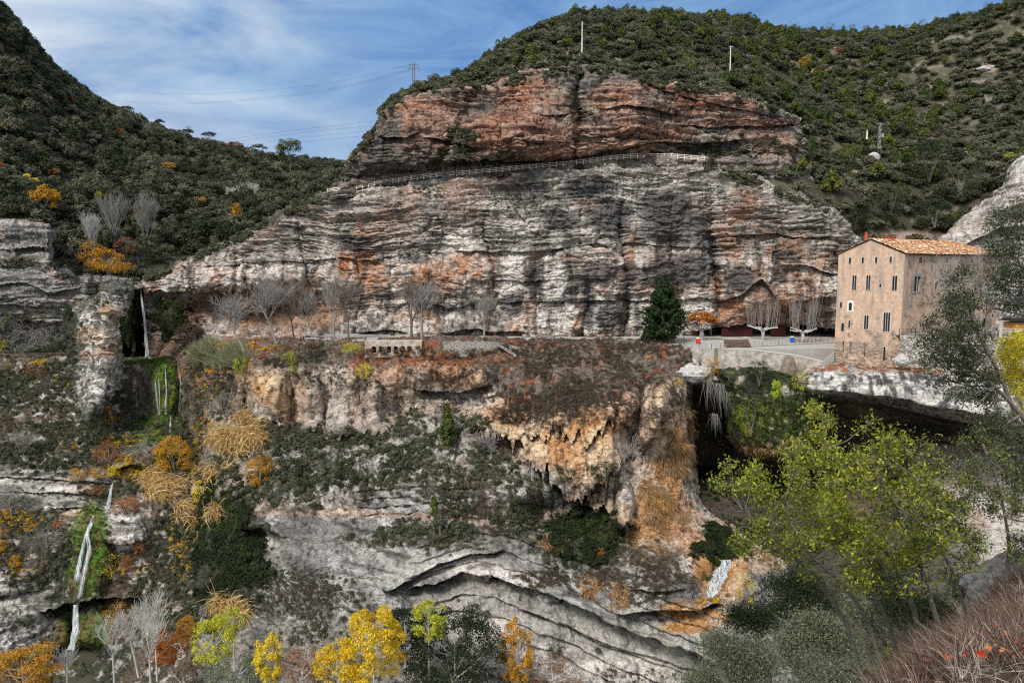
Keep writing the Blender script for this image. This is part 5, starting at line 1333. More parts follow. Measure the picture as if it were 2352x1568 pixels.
# lower left gorge: white stemmed poplars and purple-grey shrubs
for i, (x0, y0, x1, y1, h, d, lab) in enumerate(((318, 1548, 282, 1400, 0, 128, 'white-barked bare poplar in the gorge, middle one of the tall pale three, leaning left'), (361, 1556, 352, 1372, 0, 128, 'tallest and straightest white-barked bare poplar in the gorge below the cascades'), (263, 1590, 256, 1425, 0, 126, 'white-barked bare poplar in the gorge, left one of the tall pale three'), (349, 1600, 338, 1420, 0, 124, 'slim white-barked bare poplar just left of the tallest one'), (158, 1600, 150, 1495, 0, 124, 'low white-barked bare tree at the foot of the last cascade'))):
    a, b = PV(x0, y0, d), PV(x1, y1, d)
    L = (b - a).length
    BT('white_poplar', lab, a, L * 1.05, 430 + i, M_pale_bark, lev=4, kids=(0, 3, 4, 4), tr=.2, spread=.5, up=.4, trunk_f=.5, fork=6, lean=tuple(b - a), minr=.02)
for i, (S, x, y, h, lab) in enumerate(((lslope, 110, 1270, 8, 'pale grey bare shrub between the orange bushes left of the middle cascade'), (lslope, 330, 1060, 7, 'bare grey shrub beside the green moss bank under the road of the waterfall'), (leftc, 120, 815, 11, 'bare grey shrub in front of the dark hollow in the left cliff'), (leftc, 40, 822, 13, 'tall bare grey tree before the hollow at the far left'), (gorge, 520, 960, 9, 'grey drooping bare shrub left of the tufa cliff'), (gorge, 900, 955, 8, 'purple-grey bare shrub beside the white overhanging rock'), (gorge, 1425, 1085, 9, 'purple-grey bare shrub growing beside the dark bush on the tufa face'), (gorge, 1130, 1040, 7, 'grey bare shrub right of the dark round bush below the cone'), (lslope, 60, 1040, 7, 'grey bare shrub on the left slope above the white layered rock'), (lslope, 30, 1180, 8, 'grey bare shrub at the far left under the white layered rock'))):
    p, n = surf(S, x, y); p = p + Vector((0, -1.0, 0))
    BT('bare_shrub', lab, p, h, 440 + i, G, lev=4, kids=(0, 3, 4, 4), tr=.12, spread=.75, up=.1, trunk_f=.06, fork=6, minr=.025, cat='bare shrub')

# ------------------------------------------------------------------ conifers on the road
def conifer(label, base, h, r, mat, seed, name='cypress_tree', nl=7000, ls=.3, trunk=1.0):
    nl = int(nl * 2); ls = ls * 1.35
    e = empty(name, base, label, 'conifer')
    rng = np.random.RandomState(seed); C = []; N = []
    for i in range(int(nl / 40)):
        t = rng.uniform(0, 1) ** .85; z = trunk + (h - trunk) * t
        w = r * min(1, (1 - t) * 1.5) ** .8 * min(1, (t + .06) * 6) ** .5; a = rng.uniform(0, 6.28)
        u = np.linspace(.35, 1, 40)[:, None] * w * rng.uniform(.8, 1.08)
        dr = np.array([math.cos(a), math.sin(a), .55])
        q = np.array([0, 0, z - .35 * w]) + dr * u + rng.normal(size=(40, 3)) * .16
        C.append(q); N.append(np.tile(np.array([math.cos(a), math.sin(a), .7]), (40, 1)))
    V, Fc, lv = leaf_quads(np.concatenate(C), np.concatenate(N), ls, .4, rng)
    link('foliage', mesh_np('foliage', V, Fc, 4, mat, lv=lv), e)
    mb = MB(); mb.tube([(0, 0, -.3), (0, 0, h * .5), (0, 0, h * .9)], [.3, .2, .05], 8); mb.build('trunk', M_bark, e)
    return e
L_cyp = leaf_mat('cypress_leaf', (.022, .045, .012), (.03, .055, .014))
conifer('large dark green cone-shaped conifer standing beside the road', on_road(1523, 786), 16.4, 5.9, L_cyp, 501)
conifer('small dark conifer bush at the left foot of the large conifer', on_road(1487, 788), 4.2, 1.6, L_dark, 502, nl=2500, ls=.22, trunk=.1)
pg, _ = surf(gorge, 1029, 1018); conifer('slim yellow-green young conifer in the middle of the gorge slope', pg + Vector((0, -1, 0)), 9.4, 1.8, L_pine, 503, nl=3500, ls=.22, trunk=.3)
pg, _ = surf(gorge, 998, 1184); conifer('tiny green conifer on the layered outcrop above the grey rock', pg + Vector((0, -1, 0)), 4.4, .9, L_pine, 504, nl=1400, ls=.16, trunk=.2)
pg, _ = surf(gorge, 1012, 1222); conifer('dull green young conifer just below the tiny one on the outcrop', pg + Vector((0, -1, 0)), 4.6, 1.6, L_oak, 505, nl=1400, ls=.16, trunk=.2)
# small orange plane tree on the terrace
e = empty('autumn_tree', on_road(1611, 781), 'small tree with bright orange leaves beside the red bin on the terrace', 'tree')
link('foliage', crown_mesh('foliage', 511, (3.6, 3.0, 2.3), 26, 2200, .28, L_orange, .3, 'round', 0, .6, -.3), e).location = (0, 0, 2.6)
mb = MB(); mb.tube([(0, 0, -.2), (.1, 0, 1.6), (0, 0, 3.0)], [.75, .6, .4], 9)
for k in range(7):
    a = k * .9; mb.tube([(0, 0, 2.6), (math.cos(a) * 1.2, math.sin(a) * 1.2, 3.1), (math.cos(a) * 2.6, math.sin(a) * 2, 4.6)], [.3, .2, .06], 6)
mb.build('trunk', M_greytwig, e)

# ------------------------------------------------------------------ individual bushes in the gorge
B('golden_bush', 'big rounded golden-orange bush in the gorge left of the drooping straw-coloured reeds', 'bush', lslope, 407, 1035, 48, L_gold, 601, .95, 3000, .19)
B('golden_bush', 'rust-gold bush above the pale ledges, left of the moss bank', 'bush', lslope, 256, 1030, 36, L_rust, 602, .75, 1400, .16)
B('golden_bush', 'rounded dark gold bush right of the straw-coloured reeds', 'bush', gorge, 601, 1072, 34, L_gold, 603, 1.2, 2200, .15)
B('golden_bush', 'small gold bush between two clumps of straw-coloured reeds', 'bush', gorge, 462, 1118, 22, L_yellow, 604, 1.2, 900, .15)
B('orange_bush', 'dark orange bush on the pale ledge left of the second cascade', 'bush', lslope, 182, 1085, 24, L_gold, 605, .7, 900, .13)
B('golden_bush', 'pale gold bush between the dark orange bush and the second cascade', 'bush', lslope, 234, 1078, 19, L_gold, 606, .7, 600, .13)
B('yellow_bush', 'small upright bright yellow bush just above the second cascade', 'bush', lslope, 263, 1076, 12, L_yellow, 607, 1.4, 450, .12)
B('orange_bush', 'orange bush hanging over the ledge right of the second cascade', 'bush', lslope, 290, 1150, 32, L_orange, 608, .7, 1300, .13)
B('orange_bush', 'rust bush directly left of the second cascade', 'bush', lslope, 234, 1122, 18, L_rust, 609, .9, 600, .13)
B('orange_bush', 'bright orange bush right of the pale block, upper of two', 'bush', lslope, 328, 1246, 15, L_orange, 610, 1.5, 600, .12)
B('orange_bush', 'bright orange bush below the pale block, lower of two', 'bush', lslope, 297, 1284, 15, L_orange, 611, 1.2, 600, .12)
B('yellow_bush', 'airy yellow-leaved bush right of the mossy third cascade', 'bush', lslope, 266, 1290, 27, L_yellow, 612, 1.4, 500, .1)
B('golden_bush', 'gold and green bush beneath the dark overhang right of the last cascade', 'bush', lslope, 281, 1398, 32, L_gold, 613, .95, 1200, .13)
B('golden_bush', 'gold bush at the far left edge level with the pale block', 'bush', lslope, 8, 1246, 16, L_gold, 614, .9, 500, .13)
B('golden_bush', 'small gold bush left of the third cascade', 'bush', lslope, 42, 1282, 13, L_gold, 615, 1.3, 400, .12)
B('golden_bush', 'dull gold bush at the left edge under the layered ledges', 'bush', lslope, 12, 1172, 20, L_gold, 616, .8, 500, .12)
B('orange_bush', 'tiny orange bush on the tan boulder above the mossy cascade', 'bush', lslope, 136, 1198, 12, L_orange, 617, .6, 300, .11)
B('yellow_bush', 'small yellow bush left of the tan boulder', 'bush', lslope, 76, 1206, 15, L_gold, 618, .6, 300, .11)
B('orange_bush', 'orange and yellow scrub on the slope under the left road fence', 'bush', lslope, 92, 850, 26, L_rust, 619, .45, 700, .14)
B('yellow_bush', 'bright yellow bush at the left edge at the height of the road', 'bush', leftc, 5, 790, 12, L_yellow, 620, 1.6, 400, .16)
B('golden_bush', 'orange-gold bush at the foot of the white tufa buttress', 'bush', lslope, 248, 945, 22, L_gold, 621, 1.3, 700, .15)
B('green_bush', 'dark green bush at the foot of the white tufa buttress', 'bush', lslope, 222, 985, 40, L_dark, 622, .9, 1800, .16)
B('green_bush', 'yellow-green bush on the cliff left of the white tufa buttress', 'bush', butt, 150, 720, 20, L_green, 623, 1.2, 700, .16)
B('green_bush', 'green bush low between the left cliff and the tufa buttress', 'bush', leftc, 140, 800, 26, L_green, 624, 1.0, 900, .16)
B('green_bush', 'tall yellow-green bush at the left edge before the grey cliff', 'bush', leftc, 12, 720, 26, L_pine, 625, 1.5, 900, .18)
B('green_bush', 'bright green tuft over the waterfall crest', 'bush', leftc, 318, 664, 14, L_moss, 629, .8, 600, .13)
B('yellow_bush', 'lemon-yellow shrub on the slope below the left bend of the road', 'shrub', gorge, 665, 830, 25, L_lemon, 630, 1.2, 1100, .12)
B('yellow_bush', 'lemon-yellow shrub left of the tufa cliff edge near the grey-green reeds', 'shrub', gorge, 556, 835, 17, L_lemon, 631, 1.6, 800, .12)
B('green_bush', 'dark green shrub on the slope just below the road, right of the lemon shrub', 'shrub', gorge, 727, 803, 28, L_dark, 632, .8, 1500, .13)
B('yellow_bush', 'yellow-green shrub touching the left end of the arched wall', 'shrub', gorge, 812, 795, 23, L_lemon, 633, .6, 900, .12)
B('yellow_bush', 'small lemon shrub below the arched wall', 'shrub', gorge, 838, 848, 18, L_yellow, 634, 1.1, 800, .12)
B('wine_bush', 'dark wine-red shrub under the white overhanging rock', 'shrub', gorge, 1032, 926, 32, L_wine, 635, .6, 1500, .12)
B('green_bush', 'dark round bush at the left foot of the tufa cone', 'bush', gorge, 1099, 962, 23, L_dark, 636, .9, 1200, .13)
B('green_bush', 'dark bush clinging to the orange tufa face', 'bush', gorge, 1390, 1072, 36, L_dark, 637, .75, 2000, .13)
B('green_bush', 'small dark bush at the right edge of the arched wall', 'bush', gorge, 985, 808, 16, L_dark, 638, 1.1, 700, .12)
B('green_bush', 'small olive bush on the white ledge left of the dark gap', 'bush', gorge, 975, 880, 10, L_green, 639, 2.4, 600, .11)
B('lime_cushion', 'vivid lime green cushion on the upper edge of the mossy overhang', 'moss cushion', mound, 1778, 890, 13, L_lime, 640, 1.8, 900, .1, trunk=False)
B('lime_cushion', 'vivid lime green cushion hanging from the lower lip of the mossy overhang', 'moss cushion', mound, 1757, 1030, 15, L_lime, 641, 1.2, 900, .1, trunk=False)
B('ivy_bush', 'yellow and green leafed climber on the retaining wall beside the white boulder', 'shrub', shelf, 1632, 838, 24, L_gold, 642, 1.3, 700, .11)
B('ivy_bush', 'yellow-leaved climber in the dark mouth left of the mossy overhang', 'shrub', mound, 1722, 950, 40, L_lemon, 643, 1.2, 900, .1)
B('green_bush', 'dark feathery bush on top of the wall above the mossy overhang', 'shrub', mound, 1740, 850, 30, L_dark, 644, 1.1, 1500, .12)
B('green_bush', 'green and yellow shrub under the lower end of the white wall', 'shrub', mound, 1840, 872, 30, L_lemon, 645, .8, 900, .11)
B('yellow_bush', 'bright yellow shrub beside the small stream cascade', 'shrub', gorge, 1710, 1345, 26, L_yellow, 646, 1.8, 900, .09)
B('green_bush', 'small dark green shrub on the pale lower rock right of the orange tree', 'shrub', gorge, 1270, 1478, 26, L_dark, 647, .9, 900, .1)
B('golden_bush', 'small bright orange sprig on the ivy bank under the lower tufa', 'shrub', gorge, 1380, 1260, 9, L_orange, 648, 1.6, 300, .08, trunk=False)
# trees rising from the gorge floor
def gtree(name, label, x, y, rx, ry, d, mat, seed, nl=2600, ls=.16, ncl=34, cr=.3, bark=None, sparse=False):
    rxm, rym = rx / F * d, ry / F * d
    e = empty(name, PV(x, y + ry, d), label, 'tree')
    c = link('crown', crown_mesh('crown', seed, (rxm, rxm, rym), int(ncl * 1.7), int(nl * 2.2), ls * 1.0, mat, cr * .8, 'round', 0, .6, -.95), e)
    mb = MB(); rg = np.random.RandomState(seed); k0 = bark or M_pale_bark
    mb.tube([(0, 0, -9), (.1, 0, 0), (0, 0, rym * 1.5)], [.22, .17, .05], 6)
    for k in range(9):
        a = rg.uniform(0, 6.28); z0 = rym * rg.uniform(.1, 1.1)
        mb.tube([(0, 0, z0), (math.cos(a) * rxm * .35, math.sin(a) * rxm * .35, z0 + rym * .25), (math.cos(a) * rxm * .7, math.sin(a) * rxm * .7, z0 + rym * .65)], [.09, .06, .02], 4)
    mb.build('trunk', k0, e)
def mound_bush(label, x, y, rx, ry, d, mat, seed, rock=True):
    rxm, rym = rx / F * d, ry / F * d
    e = empty('mossy_mound', PV(x, y + ry, d), label, 'bush')
    link('foliage', crown_mesh('foliage', seed, (rxm, rxm * .8, rym), 60, 7000, .18, mat, .30, 'round', 0, .6, -.95), e)
    rg = np.random.RandomState(seed); mb = MB()
    for k in range(6): mb.lathe((rg.uniform(-.4, .4) * rxm, rg.uniform(-.2, .3) * rxm, rym * (.15 + .25 * k)), [(0, -rym * .3), (rxm * .25, -rym * .15), (rxm * .28, rym * .1), (rxm * .15, rym * .3), (0, rym * .35)], 9)
    mb.build('rock_core', M_brownrock, e)
M_brownrock = plain('wet_brown_rock', (.07, .06, .04), .8, .5, 1.2, bump=.8)
mound_bush('mossy green growth on the bulge to the right of the tall waterfall', 393, 735, 36, 46, 236, L_green, 626)
mound_bush('olive-brown mound at the lower right of the waterfall alcove', 436, 776, 32, 30, 233, L_brown, 627)
mound_bush('dark growth just right of the waterfall crest', 371, 698, 18, 22, 238, L_dark, 628)
mound_bush('dark green growth on the left wall of the waterfall alcove', 300, 745, 16, 60, 243, L_dark, 629)
gtree('yellow_tree', 'large bright yellow tree with pale branches at the bottom of the picture, left of centre', 858, 1488, 86, 104, 112, L_yellow, 701, 5600, .17, 44, .24)
gtree('yellow_tree', 'lower yellow-gold tree overlapping the left side of the large yellow one', 778, 1530, 66, 66, 114, L_yellow, 709, 2600, .16, 34, .26)
gtree('yellow_tree', 'narrow yellow tree left of the brown half-bare tree at the bottom', 622, 1510, 36, 66, 116, L_yellow, 702, 2200, .16)
gtree('brown_tree', 'brown half-bare tree between the two yellow trees at the bottom', 695, 1535, 50, 70, 115, L_rust, 703, 1500, .12)
gtree('yellow_green_tree', 'yellow-green rounded crown at the top of the dark green mass, bottom centre', 984, 1425, 42, 52, 116, L_lemon, 704, 2600, .14)
gtree('dark_green_tree', 'broad dark ivy-green tree mass at the bottom centre', 1045, 1498, 124, 116, 117, L_dark, 705, 9000, .17, 60, .26)
gtree('dark_green_tree', 'dark green tree behind the left side of the broad ivy-green mass', 930, 1440, 50, 50, 124, L_dark, 706, 2600, .17)
gtree('orange_tree', 'narrow bright orange tree against the pale lower rock', 1188, 1492, 44, 90, 118, L_gold, 707, 3600, .14, 40, .26)
gtree('yellow_green_tree', 'slanting lemon-green tree right of the white poplars', 492, 1475, 54, 70, 124, L_lemon, 708, 2400, .15)
gtree('yellow_green_tree', 'small lemon-green treetop above the slanting lemon-green tree', 535, 1420, 34, 28, 132, L_lemon, 715, 1000, .14)
gtree('orange_tree', 'orange tree right behind the tallest white poplar', 392, 1480, 42, 50, 130, L_orange, 710, 2200, .15)
gtree('orange_tree', 'orange-brown bush above the orange tree behind the poplars', 432, 1438, 24, 30, 134, L_gold, 711, 1200, .14)
gtree('yellow_tree', 'wide yellow-orange tree filling the bottom left corner', 55, 1535, 90, 66, 116, L_gold, 712, 3400, .17)
gtree('olive_tree', 'grey-green bushy tree at the bottom, right of the lemon-green one', 545, 1550, 60, 60, 118, L_olive, 713, 2200, .15)
gtree('olive_tree', 'grey-green bush at the bottom between the white poplars and the lemon-green tree', 420, 1560, 44, 40, 122, L_brown, 714, 1200, .14)
gtree('brown_tree', 'brown half-bare bush at the bottom under the narrow orange tree', 1270, 1550, 80, 34, 120, L_rust, 716, 1800, .11)

# ------------------------------------------------------------------ ground cover of the slopes
SCR = [crown_mesh('scrub', s, (1, 1, .7), 12, 260, .17, L_shrub, .42, 'round', .1, .5, -.2) for s in (21, 22)]
SCD = [crown_mesh('dark_scrub', s, (1, 1, .75), 12, 260, .17, L_oak, .42, 'round', .1, .5, -.2) for s in (23, 24)]
SCB = [crown_mesh('brown_scrub', s, (1, 1, .6), 12, 240, .14, L_brown, .42, 'round', .1, .4, -.2) for s in (25, 26)]
IVY = [crown_mesh('ivy_clump', s, (1, 1, .8), 14, 420, .15, L_green, .4, 'round', .1, .7, -.3) for s in (27, 28)]
DRK = [crown_mesh('dark_clump', s, (1, 1, .8), 14, 420, .15, L_dark, .4, 'round', .1, .7, -.3) for s in (37, 38)]
RUS = [crown_mesh('rust_clump', s, (1, 1, .6), 10, 200, .13, m, .42, 'round', .1, .6, -.2) for s, m in ((29, L_rust), (30, L_orange))]
GLD = [crown_mesh('gold_clump', s, (1, 1, .7), 10, 240, .13, m, .42, 'round', .1, .6, -.2) for s, m in ((31, L_gold), (32, L_yellow))]
MOS = [crown_mesh('moss_clump', s, (1, 1, .6), 12, 300, .12, L_moss, .42, 'round', .1, .7, -.2) for s in (33, 34)]
STW = [grass_mesh('straw_tuft', s, 70, 2.1, .07, L_straw, lean=(.6, -.5, .45), spread=.35, sag=1.5) for s in (1, 2, 3)]
HNG = [grass_mesh('hanging_tuft', s, 46, 1.4, .035, L_hang, lean=(.1, -.7, -.3), spread=.3, sag=1.9) for s in (4, 5, 6)]
REED = [grass_mesh('reed_tuft', s, 40, 2.2, .05, L_reed, lean=(0, -.1, 1), spread=.35, sag=.5) for s in (7, 8)]
BRG = [grass_mesh('dry_grass_tuft', s, 34, .9, .03, L_brown, lean=(.3, -.5, .6), spread=.5, sag=1.2) for s in (9, 10)]
SS = spread_stuff
SS('scrub', gorge, 2300, region([(800, 1060, 230, 75, 6), (1000, 1010, 130, 60), (1180, 1130, 150, 70), (1020, 1235, 240, 24), (700, 1130, 160, 40), (1130, 1060, 50, 50), (1250, 1250, 80, 40), (960, 1100, 200, 14), (560, 1060, 60, 60)], .4, .01), SCR, .3, .85, 'grey-green scrub over the slope in the middle of the gorge', 'scrub', RG)
SS('dark_scrub', gorge, 1000, region([(700, 1060, 120, 60), (560, 1120, 50, 60), (1150, 1190, 90, 40), (900, 1070, 100, 40), (1000, 1220, 120, 20), (1290, 1280, 60, 40), (820, 1090, 120, 30)], .4), SCD, .35, .95, 'dark scrub over the slope in the middle of the gorge', 'scrub', RG)
SS('brown_scrub', gorge, 3800, region([(1330, 870, 190, 75), (1200, 930, 90, 40), (1500, 900, 50, 70), (1450, 820, 120, 30), (1150, 820, 60, 30), (900, 870, 250, 24), (640, 830, 60, 14), (1450, 1320, 120, 40), (750, 1390, 120, 40), (1100, 1150, 120, 60), (1250, 1330, 60, 20)], .5), SCB, .25, .65, 'dry brown scrub over the cone and the ledges', 'scrub', RG)
SS('dry_grass', gorge, 4200, region([(1330, 870, 210, 85), (1250, 950, 110, 40), (1500, 950, 40, 70), (1350, 1250, 120, 40), (1150, 1180, 90, 60), (1000, 1240, 200, 20)], .5), BRG, .5, 1.1, 'dry brown grass combed down the cone of the gorge wall', 'grass', RG, tilt=.25, follow=True)
SS('red_leaf_litter', gorge, 400, region([(960, 830, 170, 20), (1240, 793, 60, 8), (720, 800, 140, 14), (1150, 862, 60, 6, -35), (1500, 835, 22, 50, 30), (1570, 840, 20, 20), (870, 850, 120, 18), (560, 830, 60, 30)], .5), RUS, .22, .55, 'rust-red creeper and fallen leaves under the road', 'creeper', RG)
SS('ivy', gorge, 1500, region([(520, 1290, 85, 150), (1340, 1240, 85, 72), (470, 1180, 40, 80), (1640, 1250, 50, 40), (600, 1360, 30, 70)], .35), DRK, .4, 1.0, 'dark green ivy blanket on the gorge wall', 'ivy', RG)
SS('ivy', gorge, 900, region([(520, 1240, 60, 100), (1340, 1235, 70, 60), (1680, 1260, 40, 60)], .4), IVY, .3, .7, 'lighter ivy leaves over the dark ivy blanket', 'ivy', RG)
SS('hanging_grass', gorge, 640, region([(1548, 1060, 26, 110, 15), (1500, 1150, 36, 90, 10), (1480, 1220, 40, 50), (1540, 1170, 40, 60), (1360, 1340, 24, 26), (1290, 1240, 50, 16), (1420, 1360, 20, 30), (1560, 1250, 30, 30)], .3), HNG, .8, 1.7, 'orange-brown grass hanging from the right side of the tufa', 'hanging grass', RG, tilt=.15, follow=True, sink=0)
SS('straw_reeds', gorge, 230, region([(545, 1000, 62, 46, 20), (510, 1100, 44, 30), (440, 1160, 16, 14), (445, 1210, 14, 16), (492, 1180, 20, 14), (540, 1400, 30, 16), (510, 1385, 16, 16)], .25), STW, 1.2, 2.6, 'straw-coloured reeds drooping down the gorge wall', 'reeds', RG, tilt=.12, follow=True, sink=0)
SS('straw_reeds', lslope, 90, region([(372, 1122, 38, 28), (420, 1170, 20, 20), (350, 1090, 20, 10)], .25), STW, 1.2, 2.3, 'straw-coloured reeds beside the second cascade', 'reeds', RG, tilt=.12, follow=True, sink=0)
SS('reeds', gorge, 420, region([(496, 822, 44, 20), (540, 830, 20, 20)], .3), REED, 1.2, 2.0, 'grey-green reeds left of the road end', 'reeds', RG, tilt=.15, follow=True)
SS('gold_scrub', gorge, 800, region([(520, 880, 60, 50), (430, 1230, 30, 60), (470, 1130, 40, 60), (560, 800, 80, 12), (1620, 1380, 30, 10), (1560, 880, 10, 10)], .4), GLD, .22, .55, 'gold and yellow scrub at the left of the gorge wall', 'scrub', RG)
SS('gold_scrub', lslope, 1200, region([(100, 860, 120, 30), (320, 1090, 90, 20), (300, 1310, 50, 14), (420, 1250, 30, 80), (30, 1260, 60, 60), (420, 1060, 30, 30), (40, 1200, 60, 20), (250, 1040, 80, 30)], .4), GLD, .22, .55, 'gold and orange scrub on the left slope', 'scrub', RG)
SS('dark_scrub', lslope, 2300, region([(100, 1020, 150, 70), (60, 900, 100, 50), (120, 1250, 110, 60), (400, 1330, 90, 110), (60, 1330, 60, 30), (300, 960, 40, 60), (400, 1230, 60, 60), (150, 890, 60, 60), (450, 1000, 80, 120), (500, 900, 60, 60)], .4, .03), SCD, .3, .8, 'dark scrub over the left slope', 'scrub', RG)
SS('scrub', lslope, 2400, region([(100, 1000, 160, 90), (80, 1250, 120, 70), (390, 1330, 90, 110), (300, 1130, 120, 30), (450, 980, 60, 120), (60, 880, 90, 40), (100, 1440, 60, 30)], .4, .03), SCR, .25, .7, 'grey scrub over the left slope', 'scrub', RG)
SS('brown_scrub', lslope, 1300, region([(90, 960, 150, 80), (430, 920, 60, 70), (370, 1300, 90, 80), (50, 1200, 80, 50)], .5, .04), SCB, .3, .7, 'dry brown scrub over the left slope', 'scrub', RG)
SS('moss', lslope, 900, region([(382, 895, 30, 66), (350, 990, 52, 36), (205, 1260, 36, 100, 8), (170, 1460, 40, 50), (340, 832, 80, 5), (225, 1230, 26, 60)], .3), MOS, .2, .45, 'bright green moss around the cascades', 'moss', RG)
SS('moss', mound, 700, region([(1770, 950, 90, 90)], .4), MOS + IVY, .25, .5, 'green moss and fern on the overhang beside the cave', 'moss', RG)
SS('hanging_grass', mound, 160, region([(1770, 1030, 80, 14)], .3), HNG, .6, 1.1, 'dry grass fringe on the lower lip of the mossy overhang', 'hanging grass', RG, follow=True, sink=0)
SS('dark_scrub', leftc, 900, region([(60, 609, 90, 10), (160, 600, 40, 14), (40, 780, 110, 34), (170, 790, 60, 30), (150, 640, 30, 6), (220, 668, 60, 12), (20, 570, 20, 14)], .4), SCD, .35, .8, 'dark scrub on the ledges of the left cliff', 'scrub', RG)
SS('brown_scrub', leftc, 500, region([(60, 750, 110, 26), (60, 602, 90, 8), (230, 655, 70, 8)], .4), SCB, .35, .8, 'dry brown scrub on the left cliff', 'scrub', RG)
SS('moss', leftc, 500, region([(300, 770, 26, 60), (320, 690, 14, 30), (290, 740, 16, 40)], .4), DRK, .3, .6, 'dark wet growth on the walls of the waterfall alcove', 'moss', RG)
SS('dark_scrub', main, 500, region([(400, 740, 60, 50), (440, 790, 40, 20), (470, 800, 40, 12)], .4), DRK, .3, .7, 'dark growth at the right side of the waterfall alcove', 'moss', RG)
SS('scrub', butt, 500, region([(230, 690, 60, 16), (190, 730, 34, 16), (180, 1000, 40, 50), (200, 760, 16, 20)], .4, .02), SCR, .2, .45, 'grey scrub on the white tufa buttress', 'scrub', RG)
SS('scrub', shelf, 3600, region([(1850, 1180, 260, 90), (2100, 1180, 120, 60), (1700, 1240, 150, 80), (1900, 1300, 250, 90), (1750, 1180, 100, 40), (2200, 1420, 200, 90)], .4), SCD + SCR, .4, .9, 'dark scrub on the bank below the big undercut', 'scrub', RG)
SS('red_leaf_litter', shelf, 300, region([(1960, 842, 60, 6), (2100, 850, 80, 7), (1870, 870, 20, 14), (1980, 830, 60, 6)], .3), RUS, .2, .4, 'fallen red leaves on the rock shelf below the house', 'leaf litter', RG)
SS('scrub', gorge, 900, region([(700, 1380, 130, 60), (650, 1330, 40, 40), (760, 1450, 140, 40), (1500, 1380, 80, 14), (900, 1440, 60, 30), (1330, 1560, 200, 20)], .4), SCB + SCR, .2, .5, 'low scrub on the rounded grey rock', 'scrub', RG)
SS('dark_scrub', shelf, 500, region([(1630, 960, 40, 90), (1640, 1100, 40, 60), (1700, 1120, 60, 30)], .3), DRK + SCD, .4, 1.0, 'dark plants in the mouth of the cave below the wall', 'scrub', RG)
SS('gold_scrub', shelf, 120, region([(1640, 1000, 40, 80), (1620, 1150, 30, 40)], .3), GLD, .2, .4, 'yellow leaves scattered in the cave mouth', 'scrub', RG)
ROOTS = [grass_mesh('hanging_root', s, 40, 6.5, .035, M_greytwig, lean=(.1, -.25, -.9), spread=.22, r=.7, sag=.5) for s in (41, 42)]
for i, (x, y, s_) in enumerate(((1628, 872, 1.0), (1650, 880, 1.2), (1672, 886, 1.0), (1640, 950, .8))):
    o = link('hanging_vine', ROOTS[i % 2]); o.location = PV(x, y, 170); o.scale = (s_, s_, s_)
    tag(o, ('left', 'middle', 'right', 'lowest')[i] + ' of the grey leafless vines hanging over the dark cave mouth', 'vine')

SS('dark_scrub', gorge, 700, region([(470, 880, 60, 110), (500, 1040, 60, 50), (440, 980, 30, 120), (600, 1030, 60, 30)], .4), SCD + SCR, .35, .9, 'dark scrub at the left end of the gorge wall beside the mossy falls', 'scrub', RG, clump=.1)
SS('brown_scrub', gorge, 500, region([(480, 900, 60, 90), (640, 990, 60, 30), (560, 930, 30, 50)], .4), SCB, .3, .8, 'dry brown scrub at the left end of the gorge wall', 'scrub', RG)
SS('gold_scrub', gorge, 160, region([(530, 870, 40, 60), (450, 850, 30, 30), (470, 1000, 30, 40)], .4), GLD, .3, .7, 'yellow scrub at the left end of the gorge wall', 'scrub', RG)
